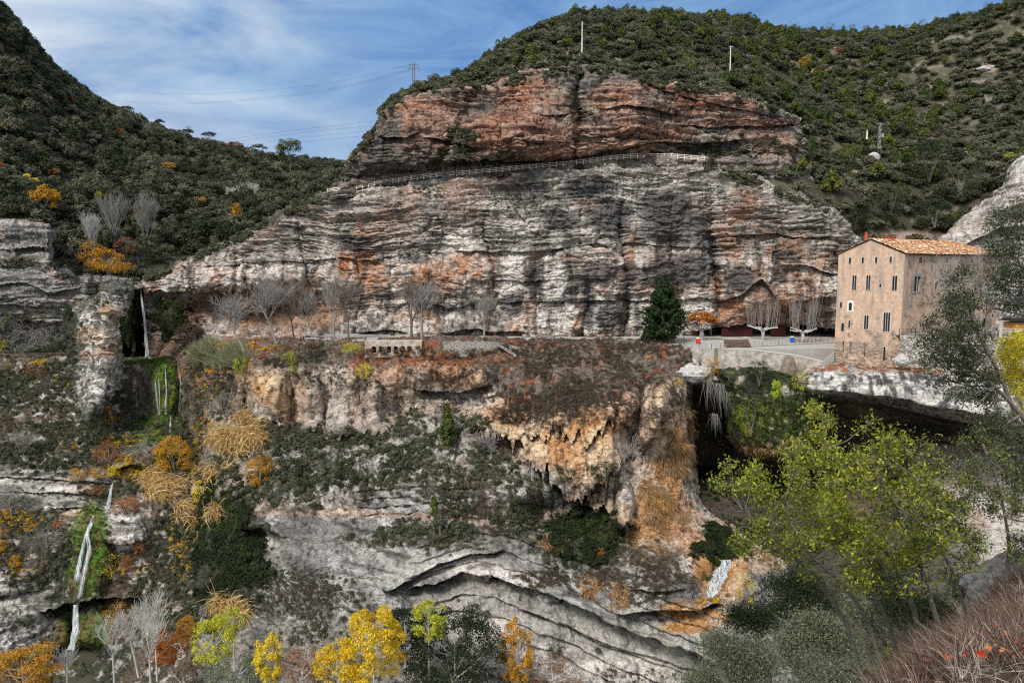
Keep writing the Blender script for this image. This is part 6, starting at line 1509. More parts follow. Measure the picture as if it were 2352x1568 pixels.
# ------------------------------------------------------------------ house on the rock shelf
def wall_mat():
    m, nt, b = new_mat('old_plaster')
    co = nt.nodes.new('ShaderNodeNewGeometry')
    def noise(sc, det=6, r=.6):
        n = nt.nodes.new('ShaderNodeTexNoise'); n.inputs['Scale'].default_value = sc; n.inputs['Detail'].default_value = det; n.inputs['Roughness'].default_value = r
        nt.links.new(co.outputs['Position'], n.inputs['Vector']); return n
    def ramp(fac, stops):
        c = nt.nodes.new('ShaderNodeValToRGB'); e = c.color_ramp.elements
        e[0].position, e[0].color = stops[0][0], (*stops[0][1], 1); e[1].position, e[1].color = stops[-1][0], (*stops[-1][1], 1)
        for p, k in stops[1:-1]: q = e.new(p); q.color = (*k, 1)
        nt.links.new(fac, c.inputs[0]); return c
    a = ramp(noise(1.6, 9, .75).outputs['Fac'], [(.3, (.42, .27, .19)), (.5, (.58, .40, .29)), (.7, (.74, .58, .46))])
    v = nt.nodes.new('ShaderNodeTexVoronoi'); v.inputs['Scale'].default_value = 2.6
    mpn = nt.nodes.new('ShaderNodeMapping'); mpn.inputs['Scale'].default_value = (1, 1, 1.9)
    nt.links.new(co.outputs['Position'], mpn.inputs[0]); nt.links.new(mpn.outputs[0], v.inputs['Vector'])
    vs = nt.nodes.new('ShaderNodeSeparateColor'); nt.links.new(v.outputs['Color'], vs.inputs[0])
    st = ramp(vs.outputs[0], [(0, (.16, .10, .065)), (.5, (.34, .24, .17)), (1, (.55, .47, .40))])
    v2 = nt.nodes.new('ShaderNodeTexVoronoi'); v2.feature = 'DISTANCE_TO_EDGE'; v2.inputs['Scale'].default_value = 2.6; nt.links.new(mpn.outputs[0], v2.inputs['Vector'])
    jr = nt.nodes.new('ShaderNodeMapRange'); jr.inputs['From Max'].default_value = .12; jr.inputs['To Min'].default_value = .6
    nt.links.new(v2.outputs['Distance'], jr.inputs['Value'])
    sj = nt.nodes.new('ShaderNodeVectorMath'); sj.operation = 'SCALE'; nt.links.new(st.outputs[0], sj.inputs[0]); nt.links.new(jr.outputs[0], sj.inputs['Scale'])
    sp = nt.nodes.new('ShaderNodeSeparateXYZ'); nt.links.new(co.outputs['Position'], sp.inputs[0])
    hz = nt.nodes.new('ShaderNodeMapRange'); hz.inputs['From Min'].default_value = -13.5; hz.inputs['From Max'].default_value = -19.5; hz.inputs['To Min'].default_value = -.10; hz.inputs['To Max'].default_value = .13
    nt.links.new(sp.outputs[2], hz.inputs['Value'])
    sx = nt.nodes.new('ShaderNodeMapRange'); sx.inputs['From Min'].default_value = 86.0; sx.inputs['From Max'].default_value = 87.5; sx.inputs['To Max'].default_value = .12
    nt.links.new(sp.outputs[0], sx.inputs['Value'])
    n2 = noise(.45, 6, .65)
    ad = nt.nodes.new('ShaderNodeMath'); ad.operation = 'ADD'; nt.links.new(n2.outputs['Fac'], ad.inputs[0]); nt.links.new(hz.outputs[0], ad.inputs[1])
    ad2 = nt.nodes.new('ShaderNodeMath'); ad2.operation = 'ADD'; nt.links.new(ad.outputs[0], ad2.inputs[0]); nt.links.new(sx.outputs[0], ad2.inputs[1])
    ms = nt.nodes.new('ShaderNodeMapRange'); ms.inputs['From Min'].default_value = .5; ms.inputs['From Max'].default_value = .6
    nt.links.new(ad2.outputs[0], ms.inputs['Value'])
    mx = nt.nodes.new('ShaderNodeMix'); mx.data_type = 'RGBA'
    nt.links.new(ms.outputs[0], mx.inputs[0]); nt.links.new(a.outputs[0], mx.inputs[6]); nt.links.new(sj.outputs[0], mx.inputs[7])
    # grey rain stains
    mpz = nt.nodes.new('ShaderNodeMapping'); mpz.inputs['Scale'].default_value = (1, 1, .12); nt.links.new(co.outputs['Position'], mpz.inputs[0])
    n3 = nt.nodes.new('ShaderNodeTexNoise'); n3.inputs['Scale'].default_value = 1.1; n3.inputs['Detail'].default_value = 5; nt.links.new(mpz.outputs[0], n3.inputs['Vector'])
    m3 = nt.nodes.new('ShaderNodeMapRange'); m3.inputs['From Min'].default_value = .48; m3.inputs['From Max'].default_value = .7; m3.inputs['To Max'].default_value = .8
    nt.links.new(n3.outputs['Fac'], m3.inputs['Value'])
    my = nt.nodes.new('ShaderNodeMix'); my.data_type = 'RGBA'; my.inputs[7].default_value = (.30, .26, .22, 1)
    nt.links.new(m3.outputs[0], my.inputs[0]); nt.links.new(mx.outputs[2], my.inputs[6]); nt.links.new(my.outputs[2], b.inputs['Base Color'])
    bp = nt.nodes.new('ShaderNodeBump'); bp.inputs['Strength'].default_value = .5; bp.inputs['Distance'].default_value = .12
    nb = noise(3.5, 6, .7); nt.links.new(nb.outputs['Fac'], bp.inputs['Height']); nt.links.new(bp.outputs[0], b.inputs['Normal'])
    return m
M_wall = wall_mat()
M_surr = plain('window_stone', (.52, .44, .375), .9, .35, 2.5, bump=.3)
M_surr_grey = plain('grey_window_stone', (.30, .29, .28), .9, .3, 2.5)
M_glass = plain('dark_glass', (.012, .014, .017), .15, spec=.5)
M_dark = plain('dark_wood', (.03, .025, .022), .8)
M_rail = plain('black_iron', (.02, .02, .022), .55, metal=.4)
def cobble_mat(name, c0, c1, sc=2.2):
    m, nt, b = new_mat(name)
    co = nt.nodes.new('ShaderNodeNewGeometry'); mpn = nt.nodes.new('ShaderNodeMapping'); mpn.inputs['Scale'].default_value = (1, 1, 1.6); nt.links.new(co.outputs['Position'], mpn.inputs[0])
    v = nt.nodes.new('ShaderNodeTexVoronoi'); v.inputs['Scale'].default_value = sc; nt.links.new(mpn.outputs[0], v.inputs['Vector'])
    s = nt.nodes.new('ShaderNodeSeparateColor'); nt.links.new(v.outputs['Color'], s.inputs[0])
    c = nt.nodes.new('ShaderNodeValToRGB'); c.color_ramp.elements[0].color = (*c0, 1); c.color_ramp.elements[1].color = (*c1, 1); nt.links.new(s.outputs[0], c.inputs[0])
    v2 = nt.nodes.new('ShaderNodeTexVoronoi'); v2.feature = 'DISTANCE_TO_EDGE'; v2.inputs['Scale'].default_value = sc; nt.links.new(mpn.outputs[0], v2.inputs['Vector'])
    r = nt.nodes.new('ShaderNodeMapRange'); r.inputs['From Max'].default_value = .15; r.inputs['To Min'].default_value = .3; nt.links.new(v2.outputs['Distance'], r.inputs['Value'])
    q = nt.nodes.new('ShaderNodeVectorMath'); q.operation = 'SCALE'; nt.links.new(c.outputs[0], q.inputs[0]); nt.links.new(r.outputs[0], q.inputs['Scale']); nt.links.new(q.outputs[0], b.inputs['Base Color'])
    bp = nt.nodes.new('ShaderNodeBump'); bp.inputs['Strength'].default_value = .8; bp.inputs['Distance'].default_value = .15; nt.links.new(v2.outputs['Distance'], bp.inputs['Height']); nt.links.new(bp.outputs[0], b.inputs['Normal'])
    return m
M_rubble = cobble_mat('rubble_wall', (.20, .17, .14), (.62, .57, .52), 1.7)
M_stonew = cobble_mat('grey_stone_wall', (.24, .22, .20), (.52, .48, .44), 2.4)

class Face:
    """vertical wall plane from a to b (plan points), with openings"""
    def __init__(s, a, b):
        s.a = Vector((a[0], a[1], 0)); s.b = Vector((b[0], b[1], 0)); s.u = (s.b - s.a).normalized(); s.L = (s.b - s.a).length
        s.n = Vector((s.u.y, -s.u.x, 0))
        if s.n.dot(s.a) > 0: s.n = -s.n
    def uz(s, x, y):
        r = Vector([float(v) for v in P(x, y, 1.0)])
        t = s.a.dot(s.n) / r.dot(s.n); p = r * t
        return (p - s.a).dot(s.u), p.z
    def pt(s, u, z, o=0.0): return Vector((s.a.x + s.u.x * u + s.n.x * o, s.a.y + s.u.y * u + s.n.y * o, z))
def face_with_holes(mb, f, z0, z1, holes, depth=.5, L=None):
    us = sorted({0.0, L or f.L} | {v for h in holes for v in h[:2]}); zs = sorted({z0, z1} | {v for h in holes for v in h[2:4]})
    for i in range(len(us) - 1):
        for j in range(len(zs) - 1):
            cu, cz = (us[i] + us[i + 1]) / 2, (zs[j] + zs[j + 1]) / 2
            if any(h[0] < cu < h[1] and h[2] < cz < h[3] for h in holes): continue
            mb.poly([f.pt(us[i], zs[j]), f.pt(us[i + 1], zs[j]), f.pt(us[i + 1], zs[j + 1]), f.pt(us[i], zs[j + 1])])
    for a, b, c, d in [h[:4] for h in holes]:
        for q in (((a, c), (a, d)), ((b, d), (b, c)), ((a, d), (b, d)), ((b, c), (a, c))):
            mb.poly([f.pt(*q[0]), f.pt(*q[1]), f.pt(*q[1], -depth), f.pt(*q[0], -depth)])
def window(f, parent, x, y, wpx, hpx, lights=1, arch=True, fr=2.2, mat=None, label=None, top_fr=None, depth=.45):
    """stone surround with arched lights, glass and columns; returns its opening in wall coordinates"""
    u0, z0 = f.uz(x - wpx / 2, y + hpx / 2); u1, z1 = f.uz(x + wpx / 2, y - hpx / 2)
    m = fr * (u1 - u0) / wpx
    mb = MB(); W_ = u1 - u0; col = .10 if lights > 1 else 0
    lw = (W_ - col * (lights - 1)) / lights
    o0, o1 = -.12, .035
    def bx(a, b, c, d, o0=o0, o1=o1): mb.box(((f.pt((a + b) / 2, (c + d) / 2, (o0 + o1) / 2))), (b - a, o1 - o0, d - c), ax=(f.u, f.n, Vector((0, 0, 1))))
    tm = top_fr * (u1 - u0) / wpx if top_fr else m
    bx(u0 - m, u0, z0, z1 + tm); bx(u1, u1 + m, z0, z1 + tm); bx(u0 - m * 1.15, u1 + m * 1.15, z0 - m * .8, z0, o0, .06); bx(u0, u1, z1, z1 + tm)
    for k in range(lights):
        a = u0 + k * (lw + col); r = lw / 2; N = 6
        if arch:
            for i in range(N):
                t0, t1 = i / N, (i + 1) / N; c = (t0 + t1) / 2
                hgt = math.sqrt(max(0, 1 - (2 * c - 1) ** 2)) * r
                bx(a + t0 * lw, a + t1 * lw, z1 - r + hgt, z1, o0 + .002, o1 - .003)
    w = mb.build('window', mat or M_surr, parent)
    if label: w['label'] = label
    MB().poly([f.pt(u0, z0, -depth + .02), f.pt(u1, z0, -depth + .02), f.pt(u1, z1, -depth + .02), f.pt(u0, z1, -depth + .02)]).build('pane', M_glass, w)
    for k in range(1, lights):
        a = u0 + k * (lw + col) - col / 2
        c = MB(); c.tube([f.pt(a, z0, -.06), f.pt(a, z1 - lw / 2, -.06)], .06, 8); c.box(f.pt(a, z1 - lw / 2, -.04), (.2, .16, .14), ax=(f.u, f.n, Vector((0, 0, 1)))); c.box(f.pt(a, z1 - lw / 4, -.045), (.1, .1, lw / 2), ax=(f.u, f.n, Vector((0, 0, 1)))); c.build('column', M_surr, w)
    return (u0, u1, z0, z1)
FL = PV(1921, 700, 169); FR = PV(2073, 700, 163); FE = PV(2290, 700, 190)
for v in (FL, FR, FE): v.z = 0
ZB = PV(2066, 852, 163).z - 1.2; ZE = PV(2080, 583, 163).z
house = empty('stone_house', (FR.x, FR.y, ZB), 'tall tan plastered stone house with tiled roof standing at the edge of the rock shelf', 'house')
house_inv = house.matrix_basis.inverted() if False else None
class HP:      # parts are written in world coordinates; this keeps them there under the thing's Empty
    pass
def fix_parent(root):
    for c in list(root.children):
        c.location = c.location - root.location
fF, fS = Face(FL, FR), Face(FR, FE)
holesF, holesS = [], []
for (x, y) in ((1952, 599), (1981.6, 598), (2012.4, 597), (2045.8, 596.5)): holesF.append(window(fF, house, x, y, 5.4, 14.5))
for (x, y, w) in ((1962.2, 649, 10.8), (1994.3, 649, 10.8), (2055, 650, 12.6)): holesF.append(window(fF, house, x, y, w, 34, 2, fr=2.4))
holesF.append(window(fF, house, 2022, 656, 5, 8, arch=False, fr=2))
holesF.append(window(fF, house, 1931.6, 700.5, 5, 13, arch=False, fr=1))
holesF.append(window(fF, house, 1953, 704, 8, 18, fr=4, mat=plain('white_stone', (.75, .74, .71), .9, .1, 3), label='arched window in a broad white surround', top_fr=6))
holesF.append(window(fF, house, 1989.7, 740, 11, 32, 2, fr=3.2))
holesF.append(window(fF, house, 2036.5, 739.5, 17, 44, 3, fr=4.2, label='tall window of three arched lights in a wide pale surround'))
holesF.append(window(fF, house, 1935.4, 751, 7, 19, fr=.8)); holesF.append(window(fF, house, 1950.6, 744, 4.6, 17, fr=.8))
for (x, y, w, h) in ((1937, 796, 3, 26), (1952.5, 798, 3, 27), (1986.5, 804, 3, 28), (2031, 812, 5.6, 31)): holesF.append(window(fF, house, x, y, w, h, arch=(w > 4), fr=.9, mat=M_wall))
for (x, y) in ((2114.6, 597), (2174.7, 597.5), (2233.4, 598.6)): holesS.append(window(fS, house, x, y, 7.6, 14.5, fr=1.6))
holesS.append(window(fS, house, 2106.8, 651.4, 16, 36, 2, fr=3.2, mat=M_surr_grey, label='wide two-light window in a grey stone surround'))
holesS.append(window(fS, house, 2151.5, 657, 9, 24, fr=2.5)); holesS.append(window(fS, house, 2193.3, 650, 11, 34, 2, fr=2, mat=M_surr_grey))
holesS.append(window(fS, house, 2240, 655, 8, 24, fr=2)); holesS.append(window(fS, house, 2262, 742, 15, 24, fr=1.5, mat=M_surr_grey))
BL = FL + (FE - FR)
mb = MB(); face_with_holes(mb, fF, ZB, ZE, holesF); face_with_holes(mb, fS, ZB, ZE, holesS)
fB, fN = Face(BL, FE), Face(FL, BL)
mb.poly([fB.pt(0, ZB), fB.pt(fB.L, ZB), fB.pt(fB.L, ZE), fB.pt(0, ZE)]); mb.poly([fN.pt(0, ZB), fN.pt(fN.L, ZB), fN.pt(fN.L, ZE), fN.pt(0, ZE)])
apz = PV(1995, 548, 166).z - .25; au, _ = fF.uz(1998, 583)
mb.poly([fF.pt(0, ZE), fF.pt(fF.L, ZE), fF.pt(au, apz)])
mb.build('wall', M_wall, house)
sv = (FE - FR).normalized(); SL = (FE - FR).length
A = fF.pt(au, apz + .25, .35); E_ = A + sv * (SL * .80)
e1 = fF.pt(fF.L, ZE + .12) + (fF.pt(fF.L, 0) - fF.pt(0, 0)).normalized() * .5 + fF.n * .35; e1.z = ZE - .05
e2 = e1 + sv * (SL + .8); w1 = fF.pt(0, ZE - .05, .35) - fF.u * .5; w2 = w1 + sv * (SL + .8)
def tiled(name, p0, p1, q1, q0, nu, nv, parent):
    """half-round clay tiles laid from eave p0-p1 up to ridge q0-q1"""
    rg = np.random.RandomState(5); V = []; Fc = []; lv = []
    n = (p1 - p0).cross(q0 - p0).normalized()
    if n.z < 0: n = -n
    for i in range(nu):
        for j in range(nv):
            def at(s, t): a = p0.lerp(p1, s); b = q0.lerp(q1, s); return a.lerp(b, t)
            s0, s1 = i / nu, (i + 1) / nu; t0, t1 = j / nv, (j + 1.12) / nv
            k0 = len(V); jj = rg.normal() * .02
            for t, l in ((t0, .06), (min(t1, 1), .0)):
                for m in range(5):
                    a = m / 4; s = s0 + (s1 - s0) * a
                    V.append(at(s, t) + n * (math.sin(a * math.pi) * .11 + l + jj + .06))
            for m in range(4): Fc.append([k0 + m, k0 + m + 1, k0 + 6 + m, k0 + 5 + m])
            Fc.append([k0, k0 + 1, k0 + 3, k0 + 4]); lv += [rg.uniform(0, 1)] * 5
    me = mesh_np(name, [tuple(v) for v in V], Fc, 4, M_tile, lv=lv)
    o = link(name, me, parent); o['kind'] = 'stuff'; return o
M_tile, nt, b = new_mat('clay_tile')
at = nt.nodes.new('ShaderNodeAttribute'); at.attribute_name = 'lv'
cr = nt.nodes.new('ShaderNodeValToRGB'); els = cr.color_ramp.elements; els[0].color = (.10, .04, .025, 1); els[1].color = (.85, .74, .58, 1)
for p, c in ((.3, (.40, .15, .07)), (.55, (.52, .26, .12)), (.75, (.62, .42, .22))): q = els.new(p); q.color = (*c, 1)
nt.links.new(at.outputs['Fac'], cr.inputs[0]); nt.links.new(cr.outputs[0], b.inputs['Base Color'])
tiled('roof_tile', e1, e2, E_, A, 96, 22, house)
tiled('roof_tile', w2, w1, A, E_, 60, 10, house)
tiled('roof_tile', e2, w2, E_ + sv * .02, E_ , 40, 14, house)
M_roofedge = plain('roof_edge', (.09, .07, .055), .9)
mb = MB()
for a, b2, c, d in ((e1, e2, E_, A), (w2, w1, A, E_)):
    mb.poly([a - Vector((0, 0, .03)), b2 - Vector((0, 0, .03)), c - Vector((0, 0, .06)), d - Vector((0, 0, .06))])
mb.poly([e2, w2, E_])
mb.build('roof', M_roofedge, house)
MB().tube([e1 + Vector((0, 0, -.05)), e2 + Vector((0, 0, -.05))], .11, 6).build('gutter', M_dark, house)
MB().tube([e1 + Vector((0, 0, -.1)), fF.pt(fF.L, ZE - .5, .1), fF.pt(fF.L, ZE - 16, .1)], .06, 6).build('downpipe', M_surr_grey, house)
MB().tube([A, E_], .16, 8).build('ridge_cap', plain('ridge_tile', (.42, .24, .13), .9, .4, 3), house)
M_pot = plain('red_clay', (.50, .09, .035), .8)
c = PV(1989, 549, 168); MB().tube([c + Vector((0, 0, -1)), c + Vector((0, 0, .9)), c + Vector((0, 0, 1.35))], [.3, .3, .26], 12).tube([c + Vector((0, 0, 1.35)), c + Vector((0, 0, 1.5))], [.38, .38], 12).build('chimney', M_pot, house)
c = A.lerp(E_, .2); MB().box(c + Vector((0, 0, .1)), (2.2, .8, .55)).box(c + Vector((0, 0, .42)), (2.5, 1.0, .12)).build('chimney', M_pot, house)['label'] = 'low flat red chimney on the ridge'
fix_parent(house)
# rubble terrace wall on the right of the house
T0 = PV(2066, 800, 161.5); T1 = PV(2200, 800, 158); T2 = PV(2460, 800, 150)
zt = PV(2080, 771, 161).z
mb = MB()
for a, b2 in ((T0, T1), (T1, T2)):
    d = (b2 - a); d.z = 0; d.normalize(); n = Vector((d.y, -d.x, 0)); n = n if n.y < 0 else -n
    lo = Vector((0, 0, -9)); p, q = Vector((a.x, a.y, zt)), Vector((b2.x, b2.y, zt)); bt = n * .9
    N = 24
    for i in range(N):
        for j in range(6):
            def g(i, j): r = p.lerp(q, i / N) + lo * (j / 6) + bt * (j / 6); k = vn(np.array(r.x * 1.3), np.array(r.y), np.array(r.z * 1.3)); return r + n * float(k) * .25 * (j > 0)
            mb.poly([g(i, j), g(i + 1, j), g(i + 1, j + 1), g(i, j + 1)])
    mb.poly([p, q, q + Vector((0, 40, 0)), p + Vector((0, 40, 0))])
tag(mb.build('terrace_wall', M_rubble), 'rough rubble wall carrying the terrace on the right of the house', 'wall')
def railing(name, label, pts, h, n, mat, rails=(1.0,), thick=.035, every=4, group=None, pr=None, cat='railing', thickp=.06):
    """posts are parts, one mesh shared; rails run between them"""
    pts = [Vector(p) for p in pts]
    e = empty(name, pts[0], label, cat, group)
    seg = [(pts[i + 1] - pts[i]).length for i in range(len(pts) - 1)]; T_ = sum(seg)
    def at(s):
        s *= T_
        for i, l in enumerate(seg):
            if s <= l or i == len(seg) - 1: return pts[i].lerp(pts[i + 1], min(1, s / l))
            s -= l
    thin = MB().box((0, 0, h / 2), (thick, thick, h)).mesh('post', mat); big = MB().box((0, 0, h * .53), (thickp * 1.6, thickp * 1.6, h * 1.06)).mesh('post', mat)
    for k in range(n + 1):
        o = link('post', big if k % every == 0 else thin, e); o.location = at(k / n) - pts[0]
    for r in rails:
        mb = MB(); q = [at(k / max(24, n)) - pts[0] + Vector((0, 0, h * r)) for k in range(max(24, n) + 1)]
        mb.tube(q, pr or thick * .6, 4); mb.build('rail', mat, e)
    return e
railing('railing', 'dark iron railing along the terrace on the right of the house', [Vector((T0.x, T0.y + .4, zt)), Vector((T1.x, T1.y + .4, zt)), Vector((T2.x, T2.y + .4, zt))], 1.5, 40, M_rail, (1.0, .55, .12), .05, 4)

# ------------------------------------------------------------------ walls beside the terrace
M_plw = plain('stained_plaster', (.38, .345, .30), .9, .6, .8, bump=.4)
M_white = plain('lime_wash', (.50, .48, .45), .9, .08, 1.2)
rw = [(1590, 801, 177), (1640, 802, 174.5), (1725, 804, 171.5), (1823, 816, 168), (1890, 831, 165)]
c = MB(); cap = MB()
for i in range(len(rw) - 1):
    a, b2 = PV(*rw[i]), PV(*rw[i + 1]); d = b2 - a; dn = Vector((d.x, d.y, 0)).normalized(); n = Vector((-dn.y, dn.x, 0)); n = n if n.y > 0 else -n
    for (o, z0, z1, M) in ((0, -6.0, 0, c),):
        M.poly([a + Vector((0, 0, z0)), b2 + Vector((0, 0, z0)), b2, a]); M.poly([a + n * 1.6 + Vector((0, 0, z0)), b2 + n * 1.6 + Vector((0, 0, z0)), b2 + n * 1.6, a + n * 1.6]); M.poly([a, b2, b2 + n * 1.6, a + n * 1.6])
    z = Vector((0, 0, .07)); k = -n * .07; kk = n * 1.68
    for q in ((a + k + z, b2 + k + z, b2 + kk + z, a + kk + z), (a + k, b2 + k, b2 + k + z, a + k + z), (a + kk, b2 + kk, b2 + kk + z, a + kk + z)): cap.poly(q)
e = empty('retaining_wall', PV(*rw[0]), 'stained wall with a broad white top sloping down towards the house above the mossy cave', 'wall')
o = c.build('wall_face', M_plw, e); o2 = cap.build('coping', M_white, e); fix_parent(e)
M_basin = plain('ochre_render', (.30, .24, .16), .9, .4, .8)
mb = MB()
for a, b2 in (((1640, 801), (1720, 797)), ((1720, 797), (1800, 792.5)), ((1800, 792.5), (1925, 787.5))):
    p, q = GZ(*a, -20.0), GZ(*b2, -20.0); p.y -= .25; q.y -= .25; p.z = q.z = -19.85
    mb.poly([p, q, q + Vector((0, 0, -6)), p + Vector((0, 0, -6))]); mb.poly([p, q, q + Vector((0, .5, 0)), p + Vector((0, .5, 0))])
tag(mb.build('basin_wall', M_basin), 'ochre rendered wall of the sunken basin under the terrace railing', 'wall')
mb = MB(); mb.poly([(GZ(1640, 801, -20)).xy.to_3d() + Vector((0, 0, -24)), (GZ(1925, 787, -20)).xy.to_3d() + Vector((0, 0, -24)), PV(1905, 835, 166).xy.to_3d() + Vector((0, 0, -24)), PV(1600, 803, 176).xy.to_3d() + Vector((0, 0, -24))])
tag(mb.build('basin_floor', plain('basin_mud', (.09, .075, .05), .9, .3, 1)), kind='structure')
# wedge of white masonry between wall and house
a = PV(1886, 836, 164.5); b2 = PV(1916, 808, 167); mb = MB(); lo = Vector((0, 0, -5))
mb.poly([a, b2, b2 + lo * 1.4, a + lo]); mb.poly([a, b2, b2 + Vector((1.5, 3, 0)), a + Vector((1.5, 3, 0))]); mb.poly([b2, b2 + Vector((1.5, 3, 0)), b2 + Vector((1.5, 3, -7)), b2 + lo * 1.4])
tag(mb.build('ramp_wall', M_white), 'small white masonry ramp where the sloping wall meets the house', 'wall')
rp = [GZ(x, y, -20.0) for x, y in ((690, 784), (900, 783.2), (1200, 784.2), (1400, 786.2), (1558, 792.6), (1626, 800.5))]
railing('railing', 'long thin black post railing along the outer edge of the cliff road', rp, 1.15, 128, M_rail, (.98, .5), .045, 5, pr=.016)
rp = [GZ(x, y, -20.0) for x, y in ((1634, 800.5), (1720, 796.5), (1800, 792), (1920, 787))]
railing('railing', 'thin black railing above the sunken basin beside the house', rp, 1.15, 30, M_rail, (.98, .5), .05, 4, pr=.02)
# arched wall under the road
fa = Face(PV(838, 790, 187.6), PV(968, 790, 187.6)); fa.n = Vector((0, -1, 0))
az1 = PV(900, 783, 187.6).z; az0 = PV(900, 812, 187.6).z - 1
ar = empty('arched_wall', (fa.a.x, fa.a.y, az0), 'pale wall with six small dark arches under the road', 'wall')
hs = []
for x in (858.5, 875, 893, 909, 925, 940.5):
    u0, z0 = fa.uz(x - 5.2, 811); u1, z1 = fa.uz(x + 5.2, 794.5); hs.append((u0, u1, z0, z1))
mb = MB(); face_with_holes(mb, fa, az0, az1, hs, 2.2); mb.poly([fa.pt(0, az1), fa.pt(fa.L, az1), fa.pt(fa.L, az1, -3), fa.pt(0, az1, -3)])
for u in (0, fa.L): mb.poly([fa.pt(u, az0), fa.pt(u, az1), fa.pt(u, az1, -3), fa.pt(u, az0, -3)])
M_pinkw = plain('pink_plaster', (.46, .38, .32), .9, .5, .8, bump=.4); mb.build('wall_face', M_pinkw, ar)
for u0, u1, z0, z1 in hs:
    mb = MB(); N = 8; r = (u1 - u0) / 2
    for i in range(N):
        t0, t1 = i / N, (i + 1) / N; c_ = (t0 + t1) / 2; hg = math.sqrt(max(0, 1 - (2 * c_ - 1) ** 2)) * r
        mb.box(fa.pt(u0 + c_ * 2 * r, (z1 - r + hg + z1) / 2, -.25), (2 * r / N, .6, r - hg + .01), ax=(fa.u, fa.n, Vector((0, 0, 1))))
    o = mb.build('arch', M_plw, ar); MB().poly([fa.pt(u0, z0, -2.1), fa.pt(u1, z0, -2.1), fa.pt(u1, z1, -2.1), fa.pt(u0, z1, -2.1)]).build('back_wall', M_dark, o)
fix_parent(ar)
# creeper growing up over the feet of the walls
cp = []
for x0, x1, y, dd_ in ((832, 972, 813, 186.9), (1010, 1165, 817, 186.0), (1165, 1215, 812, 183.5)):
    for k in range(int((x1 - x0) / 2.2)):
        cp.append(P(RG.uniform(x0, x1), y + RG.normal() * 3.5 - 5 * (RG.rand() < .2), dd_ - RG.uniform(0, .8)))
cp = np.array(cp)
for j, me in enumerate(RUS + SCB + SCR[:1]):
    q = cp[j::5]; scatter_stuff('creeper', q, np.stack([RG.normal(size=len(q)) * .3, RG.normal(size=len(q)) * .3, RG.uniform(0, 6, len(q))], 1), RG.uniform(.35, .85, (len(q), 1)) * np.ones((1, 3)), source(me), 'rust and brown creeper along the foot of the arched wall and stone wall', 'creeper')
# grey stone wall and steps
def strip_wall(name, label, pts, drop, mat, thick=1.0, batter=.2):
    mb = MB()
    P_ = [PV(*p) for p in pts]
    for i in range(len(P_) - 1):
        a, b2 = P_[i], P_[i + 1]; d = b2 - a; n = Vector((d.y, -d.x, 0)).normalized(); n = n if n.y < 0 else -n
        la, lb = Vector((0, 0, -drop)) + n * batter, Vector((0, 0, -drop)) + n * batter
        mb.poly([a, b2, b2 + lb, a + la]); mb.poly([a, b2, b2 - n * thick, a - n * thick])
        if i == 0: mb.poly([a, a + la, a + la - n * thick, a - n * thick])
        if i == len(P_) - 2: mb.poly([b2, b2 + lb, b2 + lb - n * thick, b2 - n * thick])
    return tag(mb.build(name, mat), label, 'wall')
strip_wall('stone_wall', 'grey stone retaining wall between the arched wall and the steps', [(1018, 785, 187), (1100, 785.5, 186.6), (1160, 786.5, 186.4)], 3.9, M_stonew)
strip_wall('stone_wall', 'pale stone wall enclosing the landing below the steps', [(1168, 793, 184.5), (1206, 801, 183), (1208, 802, 185)], 1.4, M_stonew)
st = empty('stairway', PV(1140, 787, 185.3), 'stone steps with dark handrails going down from the road to the gorge path', 'steps')
a, b2 = PV(1140, 786, 185.4), PV(1186, 815, 181.5)
for i in range(14):
    q = a.lerp(b2, (i + .5) / 14)
    o = link('step', MB().box((0, 0, -.25), (.62, 1.5, .5)).mesh('step', M_stonew) if i == 0 else stp, st); stp = o.data; o.location = q - st.location
for off in (-.8, .8):
    mb = MB(); mb.tube([a + Vector((0, off, 1.1)) - st.location, b2 + Vector((0, off, 1.1)) - st.location], .05, 5); mb.tube([a + Vector((0, off, .55)) - st.location, b2 + Vector((0, off, .55)) - st.location], .03, 5)
    mb.build('handrail', M_rail, st)
    for i in range(6):
        q = a.lerp(b2, i / 5) + Vector((0, off, 0)) - st.location; MB().tube([q, q + Vector((0, 0, 1.15))], .05, 5).build('post', M_rail, st)
# wooden fence of the upper path
fx = [752, 800, 860, 900, 960, 1020, 1100, 1200, 1300, 1340, 1400, 1450, 1540, 1618]; fy = [444, 437, 427, 420.5, 412, 405.5, 399.5, 389.5, 381, 376.5, 368, 364, 363, 370]
fd = np.interp(fx, [745, 860, 960, 1100, 1240, 1400, 1600], [222.4, 218.5, 215.5, 213.4, 212.2, 211.4, 212])
M_fence = plain('weathered_timber', (.72, .66, .57), .85, .2, 3)
fe = railing('wooden_fence', 'long pale timber rail fence following the upper cliff path', [PV(x, y + 1, d) for x, y, d in zip(fx, fy, fd)], 1.35, 58, M_fence, (.95, .62, .3), .2, 1, pr=.085, cat='fence', thickp=.13)
ff = [(-20, 822, 229.5), (60, 820, 228.5), (150, 819, 226)]
railing('wooden_fence', 'low brown rail fence on the ledge at the far left', [PV(*p) for p in ff], 1.2, 10, plain('brown_timber', (.2, .15, .11), .85, .2, 3), (.95, .6), .12, 1, pr=.05, cat='fence')

